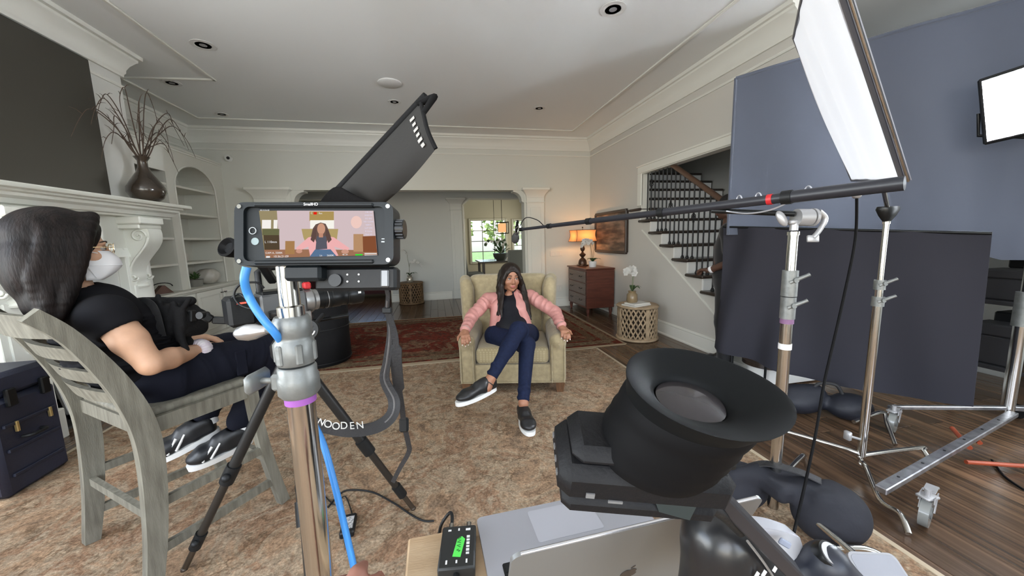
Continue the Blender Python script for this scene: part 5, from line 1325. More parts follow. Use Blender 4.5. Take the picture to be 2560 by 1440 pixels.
for i, (x, y, a, lab) in enumerate(((.95, 9.75, -1.35, 'grey dining chair at the left end of the far table'), (2.0, 9.25, 0.05, 'grey upholstered dining chair turned away, behind the seated person'))):
    t = thing('dining_chair', lab, 'chair', (x, y, 0), a, 'dining chairs')
    q = MB(); q.box((0, 0, .44), (.48, .48, .09), None, .02); q.build('seat', CHU, t, None, True)
    q = MB(); q.box((0, -.24, .76), (.48, .07, .62), Matrix.Rotation(.12, 3, 'X'), .03); q.build('backrest', CHU, t, None, True)
    for sx in (-1, 1):
        for sy in (-1, 1): q = MB(); q.beam((sx * .19, sy * .19, .4), (sx * .2, sy * .22, 0), .035, .035); q.build('leg', DT, t, None, True)
t = thing('flowering_plant', 'leafy white-flowering plant in a dark bowl on the dining table', 'plant', (1.75, 10.0, .76))
q = MB(); q.lathe([(.0, .0005), (.12, .0005), (.20, .10), (.22, .2), (.2, .2), (.0, .17)], (1.78, 10.0, .76), None, 20); q.build('bowl', mat('dark_bowl', (.05, .055, .045), .4), t, 50)
for i in range(26):
    a = rr.uniform(0, 6.28); el = rr.uniform(.2, 1.3); d = Vector((math.cos(a) * math.cos(el), math.sin(a) * math.cos(el), math.sin(el))); q = MB(); petal(q, Vector((1.78, 10, .95)) + d * rr.uniform(.02, .2), d, (0, .3, 1), rr.uniform(.12, .2), .07); q.build('leaf', LEAFM, t, 60)
for i in range(3):
    dx = (-.35, -.1, .12)[i]; P_ = bez([(1.78, 10, .95), (1.78 + dx * .3, 9.97, 1.2), (1.78 + dx * .8, 9.94, 1.33), (1.78 + dx * 1.3, 9.9, 1.22)], 5); q = MB(); q.tube(P_, .006, 6); q.build('flower_stem', STEMM, t, 60)
    for k_ in range(6):
        q = MB(); c_ = P_[-1 - k_ * 2] + Vector((rr.uniform(-.03, .03), 0, rr.uniform(-.04, .02)))
        for p_ in range(5): petal(q, c_, (math.cos(p_ * 1.257), -.2, math.sin(p_ * 1.257)), (0, -1, 0), .05, .045)
        q.build('blossom', PETAL if k_ % 2 else LEAFM, t, 60)
t = thing('red_sofa', 'dark red sofa in the sitting room beyond the hall', 'sofa', (-2.0, 9.7, 0))
RS = mat('dark_red_velvet', (.055, .008, .010), .8, sheen=.3)
q = MB(); q.bb((-2.9, 9.35, .08), (-1.05, 10.2, .42), .04); q.build('seat_base', RS, t)
q = MB(); q.bb((-2.9, 9.95, .3), (-1.05, 10.25, .92), .05); q.build('backrest', RS, t)
for x in (-2.98, -1.15): q = MB(); q.bb((x, 9.32, .08), (x + .2, 10.2, .64), .05); q.build('arm', RS, t)
for x in (-2.75, -1.95): q = MB(); q.bb((x, 9.38, .42), (x + .76, 9.98, .55), .05); q.build('seat_cushion', RS, t)
for x in (-2.9, -1.1):
    for y in (9.42, 10.1): q = MB(); q.cyl((x, y, 0), (x, y, .09), .025, 10); q.build('foot', DT, t)
# garden beyond the windows
q = MB(); q.bb((-14, 12.5, -.5), (18, 40, -.02)); tag(q.build('lawn', mat('lawn_green', (.10, .17, .04), .9, var=.3, vscale=3)), 'green lawn outside the far windows', 'lawn', kind='stuff')
rr = random.Random(33)
for i in range(7):
    x = -7 + i * 2.6 + rr.uniform(-.1, .1); y = 18.5 + rr.uniform(-.5, .5); h_ = rr.uniform(2.6, 4.2)
    t = thing('garden_tree', 'leafy green tree in the garden seen through the far windows', 'tree', (x, y, -.02), 0, 'garden trees')
    q = MB(); q.cyl((x, y, -.02), (x, y, h_ * .5), .09, 8, .06); q.build('trunk', TW, t, 50)
    q = MB(); rk = random.Random(i)
    for k_ in range(420):
        a = rk.uniform(0, 6.28); el = math.asin(rk.uniform(-.7, 1)); rad = rk.uniform(.55, 1.0); c_ = Vector((x + 1.15 * rad * math.cos(a) * math.cos(el), y + 1.15 * rad * math.sin(a) * math.cos(el), h_ * .58 + h_ * .48 * rad * math.sin(el)))
        d1 = Vector((rk.uniform(-1, 1), rk.uniform(-1, 1), rk.uniform(-1, 1))).normalized() * .16; d2 = d1.cross(Vector((rk.uniform(-1, 1), rk.uniform(-1, 1), rk.uniform(-1, 1)))).normalized() * .09
        q.add([c_ - d1, c_ + d2, c_ + d1, c_ - d2], [(0, 1, 2, 3)])
    q.build('foliage', mat('tree_foliage', (.12, .20, .045), .6, col2=(.28, .36, .10), vscale=1.2, transl=.35), t)
# ================================================================== film equipment
CHROME = mat('chrome_tube', (.62, .61, .58), .16, 1.0, bump=.02, bscale=30)
CAST = mat('cast_zinc', (.21, .22, .215), .45, .5, var=.15, vscale=30, bump=.25, bscale=60)
WHITEM = mat('pale_cast_metal', (.45, .45, .46), .4, .5)
BLK = mat('black_plastic', (.009, .010, .011), .45, bump=.08, bscale=200, spec=.3)
BLKM = mat('black_anodised', (.008, .009, .010), .33, .3)
RUB = mat('black_rubber', (.0035, .0035, .004), .65, spec=.12)
FABB = mat('black_nylon', (.009, .009, .010), .8, bump=.3, bscale=120, spec=.2)
GREYM = mat('grey_camera_metal', (.16, .165, .17), .35, .6)
PURP = mat('purple_tape', (.30, .09, .38), .5)
BLUE = mat('blue_cable_jacket', (.045, .24, .62), .4)
REDP = mat('red_plastic', (.55, .02, .025), .4)
def proj(p):
    d = Vector(p) - CAMPOS; z = d.dot(CF); return (1280 + FPX * d.dot(CR) / z, 720 - FPX * d.dot(CU) / z)
def zpix(X, Y, y):
    lo, hi = -1., 3.
    for _ in range(40):
        m_ = (lo + hi) / 2
        if proj((X, Y, m_))[1] > y: lo = m_
        else: hi = m_
    return lo
def ring_knob(q, a, b, r): q.cyl(a, b, r, 16)
def thandle(name, p, d, parent, mt, L_=.07, bar=.045):
    """screw with a T / oval grip"""
    d = nv(d); q = MB(); q.cyl(p, Vector(p) + d * L_, .006, 10); q.build('screw', CHROME, parent, 50)
    R = frame_from(d); q = MB(); q.box(Vector(p) + d * (L_ + .010), (.016, bar, .020), R, .008); q.build(name, mt, parent, 50)

# ------------------------------------------------------------------ combo stand carrying the on-set monitor
SX, SY = -.212, .582
cs = thing('combo_stand', 'chrome combo stand with zinc collars and purple tape carrying the monitor', 'light stand', (SX, SY, 0))
q = MB(); q.cyl((SX, SY, .03), (SX, SY, 1.14), .0195, 28); q.build('lower_tube', CHROME, cs, 50)
q = MB(); q.cyl((SX, SY, zpix(SX, SY, 1003)), (SX, SY, zpix(SX, SY, 985)), .0215, 28); q.build('tape_band', PURP, cs, 50)
z1, z2 = zpix(SX, SY, 986), zpix(SX, SY, 902)
q = MB(); q.lathe([(.0, 0), (.024, 0), (.0285, .006), (.0285, .03), (.0265, .034), (.0265, .044), (.024, .047), (.0, .047)], (SX, SY, z1), None, 24); q.build('lower_collar', CAST, cs, 40)
z3 = z1 + .05; q = MB(); q.lathe([(.0, 0), (.0245, 0), (.0265, .004), (.0265, .034), (.024, .037), (.024, .043), (.0255, .046), (.0255, .066), (.022, .072), (.0, .072)], (SX, SY, z3), None, 24); q.build('upper_collar', CAST, cs, 40)
for k_ in range(6):
    a = k_ * 1.047; q = MB(); q.box((SX + .026 * math.cos(a), SY + .026 * math.sin(a), z3 + .018), (.006, .010, .030), rotz(a), .002); q.build('collar_rib', CAST, cs)
z4 = z3 + .072
q = MB(); q.lathe([(.0, 0), (.018, 0), (.018, .014), (.014, .016), (.0135, .075), (.0, .075)], (SX, SY, z4), None, 24); q.build('riser_tube', CHROME, cs, 50)
q = MB(); q.lathe([(.0, 0), (.011, 0), (.009, .02), (.009, .055), (.0, .055)], (SX, SY, z4 + .075), None, 20); q.build('spigot', BLKM, cs, 50)
q = MB(); q.cyl((SX, SY, z4 + .128), (SX, SY, z4 + .140), .0085, 6); q.build('bolt', CHROME, cs)
L1 = -CR
for zz, nm in ((z1 + .022, 'brake_knob'),):
    p = Vector((SX, SY, zz)) + L1 * .026
    q = MB(); q.cyl(p, p + L1 * .030, .0045, 10); q.build('screw', CAST, cs, 50)
    R = frame_from(L1); q = MB(); q.box(p + L1 * .036, (.05, .030, .014), R, .006); q.build(nm, CAST, cs, 50)
    q = MB(); q.box(Vector((SX, SY, zz)) + L1 * .026, (.026, .026, .02), R, .004); q.build('brake_boss', CAST, cs)
p = Vector((SX, SY, z3 + .052)) + L1 * .022
q = MB(); q.cyl(p, p + L1 * .016, .007, 12); q.build('lever_boss', CAST, cs, 50)
q = MB(); q.lathe([(.0, 0), (.006, 0), (.0075, .006), (.0115, .018), (.0125, .030), (.010, .042), (.004, .049), (.0, .05)], p + L1 * .016 - UPZ * .002, frame_from(L1 + UPZ * -.12), 18); q.build('lever_handle', mat('polished_alloy', (.55, .56, .58), .28, .9), cs, 60)
for k_ in range(3):
    a = 1.2 + k_ * 2.094; d = Vector((math.cos(a), math.sin(a), 0))
    q = MB(); q.tube([Vector((SX, SY, .42)) + d * .03, Vector((SX, SY, .40)) + d * .07, Vector((SX, SY, .03)) + d * .36, Vector((SX, SY, .014)) + d * .40], .012, 10); q.build('leg', CHROME, cs, 50)

# ------------------------------------------------------------------ monitor
ZM_ = .50
mo = thing('field_monitor', 'black caged field monitor showing the interview shot', 'monitor', at(795, 585, ZM_))
MC = at(790, 585, ZM_); MX = nv(at(980, 584, ZM_ + .006) - at(600, 586, ZM_ - .004)); MN = nv(-CF + CR * .10 + CU * .02); MN = nv(MN - MX * MN.dot(MX)); MY = MN.cross(MX)
if MY.dot(CU) < 0: MY = -MY
def MP(x, y, n=0.): return MC + MX * x + MY * y + MN * n
RM = basis(MX, MY, MN)
hw, hh = .2115 / 2, .086 / 2
def rrect(w_, h_, r_, n=5):
    o = []
    for cx, cy, a0 in ((w_ - r_, h_ - r_, 0), (-w_ + r_, h_ - r_, 90), (-w_ + r_, -h_ + r_, 180), (w_ - r_, -h_ + r_, 270)):
        for k_ in range(n + 1): a = math.radians(a0 + 90 * k_ / n); o.append((cx + r_ * math.cos(a), cy + r_ * math.sin(a)))
    return o
MDK = mat('monitor_black', (.009, .012, .014), .42, spec=.3)
q = MB(); q.prism(rrect(hw - .008, hh - .004, .008), MC, MX, MY, MN, -.028, -.002); q.build('body', MDK, mo, 40)
outer = rrect(hw, hh, .012); inner = rrect(hw - .012, hh - .006, .008)
q = MB(); n_ = len(outer)
vs_ = [MC + MX * x + MY * y + MN * h_ for h_ in (-.032, .004) for ring in (outer, inner) for x, y in ring]
fs_ = []
for i in range(n_):
    j = (i + 1) % n_; fs_ += [(i, j, 2 * n_ + j, 2 * n_ + i), (n_ + j, n_ + i, 3 * n_ + i, 3 * n_ + j), (2 * n_ + i, 2 * n_ + j, 3 * n_ + j, 3 * n_ + i), (j, i, n_ + i, n_ + j)]
q.add(vs_, fs_); q.build('cage', MDK, mo, 40)
for x, y in ((-hw + .007, hh - .006), (hw - .007, hh - .006), (-hw + .007, -hh + .006), (hw - .007, -hh + .006)):
    q = MB(); q.cyl(MP(x, y, .003), MP(x, y, .0055), .003, 8); q.build('cage_screw', CHROME, mo, 50)
for y in (hh - .004, -hh + .004):
    q = MB(); q.box(MP(0, y, .002), (hw * 1.5, .006, .010), RM, .002); q.build('cage_rail', MDK, mo)
# lit picture
def px2m(x, y):
    d = (CR * ((x - 1280) / FPX) - CU * ((y - 720) / FPX) + CF); t = (MC + MN * .0 - CAMPOS).dot(MN) / d.dot(MN); p = CAMPOS + d * t - MC; return (p.dot(MX), p.dot(MY))
sTL, sTR, sBR, sBL = [Vector(px2m(*p)) for p in ((648, 527), (934, 527), (944, 638), (664, 645))]
def SP(u, v, n): p = (sTL * (1 - u) + sTR * u) * (1 - v) + (sBL * (1 - u) + sBR * u) * v; return MP(p.x, p.y, n)
layer = [0]
def spoly(name, pts, col, s=1.0, parent=None):
    """pts in the 1800 px wide close-up of the screen (x 385..1450, y 240..668)"""
    layer[0] += 1; n = .0006 + layer[0] * .00003; q = MB()
    def uv(x, y): v = (y - 243) / (663 - 243 - 28 * (x - 400) / 1050); x0 = 385 + 65 * v; x1 = 1418 + 32 * v; return (x - x0) / (x1 - x0), v
    cl = [tuple(min(1, max(0, c_)) for c_ in uv(*p)) for p in pts]
    q.add([SP(u, v, n) for u, v in cl], [tuple(range(len(cl)))])
    return q.build(name, emat('screen_%02x%02x%02x' % tuple(int(c_ * 255) for c_ in col), tuple(c_ ** 2.2 for c_ in col), s), parent)
def R4(x0, y0, x1, y1): return [(x0, y0), (x1, y0), (x1, y1), (x0, y1)]
def ell(cx, cy, a, b, n=20): return [(cx + a * math.cos(6.283 * i / n), cy + b * math.sin(6.283 * i / n)) for i in range(n)]
scr = spoly('screen', R4(370, 230, 1470, 690), (.83, .75, .76), 1.0, mo)
pic_ = [('room_left', [(385, 243), (545, 243), (578, 660), (440, 660)], (.60, .55, .42)), ('window', R4(415, 325, 495, 402), (.97, .95, .93)), ('window', R4(518, 325, 552, 402), (.97, .95, .93)), ('plant', R4(420, 405, 570, 460), (.42, .42, .30)), ('dark_floor', [(430, 460), (570, 460), (578, 640), (445, 640)], (.33, .28, .22)),
        ('floor', [(440, 590), (860, 585), (1240, 590), (1460, 580), (1460, 680), (440, 680)], (.62, .45, .35)), ('wall_panel', R4(838, 250, 1058, 335), (.68, .58, .36)), ('window', R4(845, 328, 1060, 402), (.98, .97, .93)), ('drum_table', R4(625, 512, 708, 628), (.66, .50, .33)), ('wing_chair', [(768, 405), (1098, 405), (1085, 500), (1060, 560), (820, 560), (785, 480)], (.70, .62, .42)),
        ('orchid_glow', ell(1262, 345, 50, 55), (.95, .80, .76)), ('drum_table', R4(1235, 450, 1325, 605), (.72, .56, .42)), ('dresser', [(1318, 470), (1450, 465), (1452, 608), (1322, 608)], (.52, .32, .22)),
        ('hair', [(870, 400), (895, 365), (940, 348), (985, 360), (1005, 400), (1042, 500), (1010, 535), (880, 530), (845, 505)], (.42, .34, .31)), ('jacket', [(720, 575), (830, 480), (880, 470), (925, 580), (980, 580), (1010, 470), (1060, 480), (1200, 575), (1180, 600), (1060, 560), (1100, 640), (1060, 660), (850, 660), (830, 560), (740, 605)], (.95, .70, .70)),
        ('shirt', [(905, 470), (990, 470), (1000, 580), (895, 590)], (.36, .36, .40)), ('face', ell(945, 405, 36, 50), (.80, .60, .50)), ('neck', R4(925, 445, 962, 480), (.76, .55, .46)), ('hair_lock', [(880, 400), (905, 385), (900, 470), (880, 525), (850, 500)], (.38, .30, .28)), ('hair_lock', [(990, 400), (1010, 420), (1040, 500), (1010, 530), (985, 460)], (.38, .30, .28)),
        ('jeans', [(890, 588), (1030, 585), (1085, 660), (845, 665)], (.36, .46, .58)), ('hand', ell(750, 602, 28, 18), (.80, .60, .52)), ('hand', ell(1160, 605, 34, 18), (.80, .60, .52)), ('record_dot', R4(876, 256, 906, 278), (.90, .16, .12)), ('level_green', R4(1252, 626, 1318, 640), (.25, .85, .25)), ('level_bar', R4(1335, 618, 1445, 625), (.97, .97, .97)), ('level_bar', R4(1335, 632, 1448, 640), (.97, .97, .97)), ('timecode_box', R4(460, 645, 495, 662), (.9, .9, .9))]
for nm, pts, col in pic_: spoly(nm, pts, col, 1.0, scr)
WT = emat('screen_text', (.9, .9, .9), 1.0); LT = emat('screen_text_lilac', (.75, .72, .9), 1.0)
def stext(body, x, y, hpx, mt=WT):
    layer[0] += 1
    def uv(x, y): v = (y - 243) / (663 - 243 - 28 * (x - 400) / 1050); x0 = 385 + 65 * v; x1 = 1418 + 32 * v; return (x - x0) / (x1 - x0), v
    o = SP(*uv(x, y), .0006 + layer[0] * .00003); text_mesh('screen_text', body, o, MX, MY, hpx * .000165, mt, scr, .00001)
stext('00:10:36.00', 440, 241, 16); stext('C', 860, 266, 22); stext('Rec', 940, 268, 20); stext('L 110mm', 500, 522, 26); stext('CAM A, 3200K', 530, 618, 22); stext('10:36:21:09', 592, 650, 26); stext('5.6', 945, 641, 18); stext('5600K', 1030, 640, 22); stext('4K 24', 1160, 632, 18)
for i in range(8): stext(['1/48 180', '24.00 FPS', 'ISO 800', 'ND CLEAR', '5600 K', 'LUT ON', 'R Comp', 'Peak 60'][i], 1375, 258 + 28 * i, 17, LT)
text_mesh('brand_lettering', 'SmallHD', MP(-.003, hh - .004, .0078), MX, MY, .0054, mat('print_white', (.75, .75, .75), .5), mo)
q = MB(); c_ = px2m(632, 577); q.tube([MP(c_[0] + .0045 * math.cos(a), c_[1] + .0045 * math.sin(a), .0005) for a in [6.283 * i / 20 for i in range(20)]], .0006, 5, closed=True); q.build('round_icon', mat('icon_grey', (.45, .48, .5), .5), mo, 60)
c_ = px2m(636, 603); q = MB(); q.lathe([(.0, 0), (.0052, 0), (.005, .0012), (.0, .0012)], MP(c_[0], c_[1], -.0022), RM, 20); q.build('menu_button', mat('button_grey', (.25, .32, .33), .4), mo, 40)
c_ = px2m(958, 604); q = MB(); q.box(MP(c_[0], c_[1], -.0015), (.006, .0018, .001), RM); q.build('print_mark', MATS['icon_grey'], mo)
q = MB(); q.box(MP(c_[0], c_[1] + .004, -.0015), (.005, .0012, .001), RM); q.build('print_mark', MATS['icon_grey'], mo)
q = MB(); q.cyl(MP(hw, .008, -.012), MP(hw + .012, .008, -.012), .013, 24); q.build('tension_knob', BLKM, mo, 40)
for k_ in range(16):
    a = k_ * .3927; q = MB(); q.box(MP(hw + .006, .008 + .013 * math.cos(a), -.012 + .013 * math.sin(a)), (.010, .0018, .0018), RM); q.build('knob_ridge', BLKM, mo)
q = MB(); q.box(MP(-.02, -hh - .010, -.016), (.05, .022, .03), RM, .004); q.build('mount_shoe', MDK, mo)
q = MB(); q.box(MP(.045, -hh - .018, -.034), (.115, .034, .026), RM, .004); bb1 = q.build('battery_plate', BLK, mo)
for i in range(2):
    for j in range(2): q = MB(); q.cyl(MP(.034 + i * .016, -hh - .012 - j * .010, -.0215), MP(.034 + i * .016, -hh - .012 - j * .010, -.0195), .0014, 10); q.build('screw_dot', MATS['print_white'], bb1, 50)
q = MB(); q.box(MP(.087, -hh - .018, -.020), (.012, .026, .006), RM, .002); q.build('latch', GREYM, bb1)
q = MB(); q.cyl(MP(.018, -hh - .02, -.030), MP(.018, -hh - .02, -.016), .009, 18); q.build('connector', BLKM, bb1, 50)

# ------------------------------------------------------------------ cables on the monitor stand
def cable(name, lab, pts, r, mt, n=8, cat='cable'):
    q = MB(); q.tube(bez([at(*p) for p in pts], n), r, 10); return tag(q.build(name, mt, None, 60), lab, cat)
cable('blue_cable', 'bright blue cable hanging from the monitor down past the chrome stand', [(617, 668, .49), (611, 700, .49), (622, 740, .50), (652, 790, .50), (690, 836, .51), (712, 872, .55), (738, 950, .62), (775, 1040, .635), (808, 1110, .63), (836, 1210, .62), (860, 1310, .62), (885, 1420, .62), (905, 1520, .62)], .0055, BLUE)
cable('thin_cable', 'thin black looped cable beside the cinema camera battery', [(660, 720, 1.42), (640, 706, 1.4), (600, 712, 1.38), (585, 738, 1.38), (600, 762, 1.38), (630, 770, 1.38), (600, 735, 1.39), (572, 757, 1.4), (585, 790, 1.42), (596, 806, 1.44)], .004, BLK)

# ------------------------------------------------------------------ camera tripod
TX, TY = -.60, 1.60
tp = thing('camera_tripod', 'black camera tripod standing behind the chrome stand', 'tripod', (TX, TY, 0))
apex = Vector((TX, TY, .93))
feet = [Vector((-.178, 1.745, .014)), Vector((-1.10, 1.615, .014)), Vector((-.42, 1.05, .014))]
TB = mat('tripod_black', (.016, .016, .016), .4, .2)
q = MB(); q.lathe([(.0, -.07), (.05, -.06), (.07, -.02), (.07, .02), (.05, .05), (.03, .06), (.0, .06)], apex, None, 20); q.build('crown', TB, tp, 50)
for ft in feet:
    d = nv(ft - apex); L_ = (ft - apex).length; s0 = apex + d * .05; R = frame_from(d)
    e1 = apex + d * L_ * .55
    q = MB(); q.cyl(s0, e1, .021, 16); lg = q.build('leg', TB, tp, 50)
    q = MB(); q.cyl(e1 - d * .03, e1 + d * .05, .027, 14); q.sphere(e1 + R @ Vector((.03, 0, .01)), .018, 10, 8); q.build('leg_lock', BLK, lg, 50)
    e2 = apex + d * L_ * .86
    q = MB(); q.cyl(e1, e2, .016, 14); q.build('middle_section', mat('tripod_tube', (.03, .026, .022), .35, .3), lg, 50)
    q = MB(); q.cyl(e2 - d * .03, e2 + d * .04, .022, 12); q.sphere(e2 + R @ Vector((.024, 0, 0)), .015, 10, 8); q.build('leg_lock', BLK, lg, 50)
    q = MB(); q.cyl(e2, ft - d * .012, .012, 12); q.sphere(ft, .013, 12, 8); q.build('foot', mat('bronze_tube', (.06, .045, .032), .4, .4), lg, 50)
q = MB(); q.lathe([(.0, .055), (.045, .055), (.05, .075), (.05, .13), (.06, .14), (.06, .16), (.0, .16)], apex, None, 20); q.build('fluid_head', BLKM, tp, 50)
ha = at(690, 806, 1.52); hb = at(530, 800, 1.42); hc = at(508, 788, 1.40)
q = MB(); q.beam(ha, hb, .020, .028, UPZ, .005); q.beam(hb, hc, .024, .032, UPZ, .006); q.cyl(hc - CF * .018, hc + CF * .018, .014, 14); q.build('pan_handle', BLK, tp, 40)

# ------------------------------------------------------------------ cinema camera on the tripod
cc = thing('cinema_camera', 'grey and black cinema camera with long lens on the tripod', 'camera', at(730, 790, 1.55))
CAX = nv((.80, .60, 0)); CAY = nv((-.60, .80, 0)); K0 = at(722, 757, 1.56)
RC = basis(CAX, CAY, UPZ)
def KP(x, y, z): return K0 + CAX * x + CAY * y + UPZ * z
q = MB(); q.box(KP(-.03, 0, 0), (.17, .11, .10), RC, .008); q.build('body', GREYM, cc)
q = MB(); q.box(KP(-.03, 0, .055), (.15, .09, .014), RC, .004); q.build('top_plate', BLKM, cc)
q = MB(); q.box(KP(-.03, 0, -.065), (.22, .09, .024), RC, .004); q.build('base_plate', BLKM, cc)
q = MB(); q.box(KP(-.175, 0, -.005), (.09, .10, .115), RC, .012); bt = q.build('battery', BLK, cc)
q = MB(); q.box(KP(-.175, -.0505, .03), (.03, .002, .006), RC); q.build('status_light', emat('red_led', (1, .12, .08), 2.0), bt)
q = MB(); q.lathe([(.0, 0), (.052, 0), (.055, .01), (.055, .03), (.046, .04), (.046, .055), (.0, .055)], KP(.055, 0, .0), frame_from(CAX), 24); q.build('lens_mount', mat('titanium_grey', (.35, .35, .35), .35, .8), cc, 40)
q = MB(); q.lathe([(.0, 0), (.043, 0), (.045, .02), (.045, .06), (.047, .062), (.047, .10), (.044, .105), (.044, .15), (.048, .155), (.048, .205), (.0, .205)], KP(.11, 0, 0), frame_from(CAX), 28); ln = q.build('lens', BLKM, cc, 40)
for x in (.135, .15, .165, .24): q = MB(); q.tube([KP(x, .0462 * math.cos(a), .0462 * math.sin(a)) for a in [6.283 * i / 26 for i in range(26)]], .0016, 6, closed=True); q.build('focus_ring', MATS['titanium_grey'] if x == .15 else BLK, ln, 60)
q = MB(); q.box(KP(.29, -.049, .012), (.014, .002, .01), RC); q.build('lens_mark', MATS['print_white'], ln)
q = MB(); q.box(KP(.07, -.02, .068), (.03, .03, .03), RC, .006); q.build('red_lock', REDP, cc)
q = MB(); q.tube([KP(-.10, 0, .06), KP(-.10, 0, .14), KP(-.08, 0, .155), KP(.05, 0, .155), KP(.07, 0, .14), KP(.07, 0, .06)], .012, 10); q.build('top_handle', BLK, cc, 50)
for x in (-.06, .02): q = MB(); q.cyl(KP(x, -.065, -.085), KP(x + .2, -.065, -.085), .008, 10); q.build('support_rod', BLKM, cc, 50)
q = MB(); q.box(KP(.04, -.058, -.06), (.05, .012, .045), RC, .004); q.build('rod_clamp', mat('scratched_alloy', (.4, .4, .4), .3, .9), cc)
lg_c = at(777, 823, 1.40)
q = MB(); q.lathe([(.0, 0), (.036, 0), (.038, .006), (.036, .014), (.0, .014)], lg_c, frame_from(-CF), 28); ld = q.build('lens_cap', BLK, cc, 40)
q = MB(); q.tube([lg_c - CF * .0155 + (CR * math.cos(a) + CU * math.sin(a)) * .024 for a in [1.2 + 4.9 * i / 24 for i in range(25)]], .0028, 6)
q.tube(bez([lg_c - CF * .0155 + CR * x + CU * y for x, y in ((.014, .012), (.0, .014), (-.010, .006), (.004, .0), (.010, -.007), (-.002, -.014), (-.016, -.010))], 4), .0030, 6); q.build('cap_emblem', MATS['print_white'], ld, 60)
q = MB(); q.cyl(lg_c, lg_c + CF * .1 + UPZ * .05, .008, 10); q.build('cap_tether', BLK, cc, 50)
# viewfinder rubber seen left of the monitor
v0, v1 = at(640, 640, 1.30), at(575, 620, 1.22); d = nv(v1 - v0)
q = MB(); q.lathe([(.0, 0), (.032, 0), (.030, .04), (.034, .06), (.042, .085), (.044, .10), (.036, .104), (.024, .09), (.0, .09)], v0, frame_from(d), 24, 1, .75); q.build('viewfinder_eyecup', RUB, cc, 50)
q = MB(); q.beam(v0, KP(-.05, 0, .1), .03, .03, UPZ, .006); q.build('viewfinder_arm', BLK, cc)
# hinged top flag of the matte box
ft0, ft1, ft2, ft3 = at(812, 508, 1.62), at(962, 508, 1.58), at(1089, 372, 1.30), at(1052, 252, 1.34)
fn = nv((ft1 - ft0).cross(ft3 - ft0)); fn = -fn if fn.dot(CF) > 0 else fn
def flap(u, v):
    p = (ft0 * (1 - u) + ft1 * u) * (1 - v) + (ft3 * (1 - u) + ft2 * u) * v
    return p + fn * (.010 * math.sin(u * 9 + v * 2) * .25 + .02 * math.sin(u * math.pi)) + UPZ * (-.012 * math.sin(v * 3.14) * u)
FLG = mat('matte_black_cloth', (.020, .019, .018), .85, bump=.2, bscale=60)
q = MB(); q.slab(flap, 12, 14, fn * -.006); fo = q.build('top_flag', FLG, cc, 60)
q = MB(); q.tube([flap(0, v) - fn * .008 for v in [i / 12 * 1.04 for i in range(13)]], .014, 8); q.build('flag_edge_rod', FABB, fo, 60)
q = MB(); q.tube([flap(u, 1.0) for u in [i / 8 for i in range(9)]], .008, 8); q.build('flag_hem', FABB, fo, 60)
tip = at(1085, 243, 1.32)
q = MB(); q.tube([flap(.0, .98), tip, flap(.25, 1.0)], [.014, .015, .010], 8); q.build('flag_corner_tab', FABB, fo, 60)
for i in range(6):
    u = .16 + .115 * i; p = flap(u, .91) + fn * .006; e1 = nv(flap(u + .05, .91) - flap(u - .05, .91)); e2 = nv(flap(u, .96) - flap(u, .86))
    q = MB(); q.box(p, (.012, .018 if i % 2 else .024, .0012), basis(e1, nv(e2 - e1 * e2.dot(e1)), nv(e1.cross(e2)))); q.build('print_glyph', mat('print_grey', (.38, .37, .36), .6), fo)
q = MB(); q.tube([KP(.05, 0, .155), KP(.10, .0, .26), flap(.45, .03) - fn * .012], .009, 8); q.sphere(KP(.10, .0, .26), .016, 10, 8); q.build('flag_arm', BLKM, cc, 50)
q = MB(); q.slab(lambda u, v: at(796 + 74 * u + 60 * v, 510 - 44 * math.sin(u * 2.4) * (1 - .9 * v), 1.50 + .05 * v), 8, 6, CF * .01); q.build('flag_hinge_cover', FABB, fo, 60)

# carrying strap with printed wording
sp = thing('camera_strap', 'black webbing strap with white lettering hanging beside the tripod', 'strap', at(975, 900, .8))
sA = bez([at(*p) for p in ((962, 664, .60), (964, 710, .64), (970, 740, .68), (968, 775, .72), (975, 830, .74), (968, 900, .76), (962, 950, .78), (985, 1000, .79), (978, 1040, .78), (940, 1068, .77), (880, 1078, .76), (830, 1072, .75), (790, 1060, .74), (765, 1035, .74))], 6)
nrm = [(-CF if i < 30 else (-CF - CU * .15)) for i in range(len(sA))]
wd = [.008 + .018 * min(1, max(0, (i - 20) / 22)) for i in range(len(sA))]
q = MB(); q.ribbon(sA, wd, .003, nrm); q.build('padded_webbing', mat('strap_webbing', (.022, .022, .024), .7, bump=.4, bscale=200), sp, 60)
q = MB(); q.tube([p + CR * .0 for p in sA[14:52]], .0026, 6); q.build('strap_piping', mat('strap_seam', (.10, .095, .095), .6), sp, 60)
sB = bez([at(*p) for p in ((968, 778, .72), (988, 840, .74), (990, 900, .76), (996, 960, .80), (1004, 1010, .84), (1010, 1060, .88), (1020, 1105, .92), (1022, 1130, .95), (1000, 1170, 1.0), (982, 1205, 1.05))], 6)
q = MB(); q.ribbon(sB, [.012 + (.012 if 8 < i < 20 else 0) for i in range(len(sB))], .003, -CF); q.build('loose_tail', MATS['strap_webbing'], sp, 60)
q = MB(); q.box(at(968, 776, .715), (.018, .012, .008), basis(CR, CU, -CF), .002); q.build('buckle', BLK, sp)
q = MB(); q.box(at(1010, 1062, .875), (.022, .035, .012), basis(CR, CU, -CF), .004); q.build('buckle', BLK, sp)
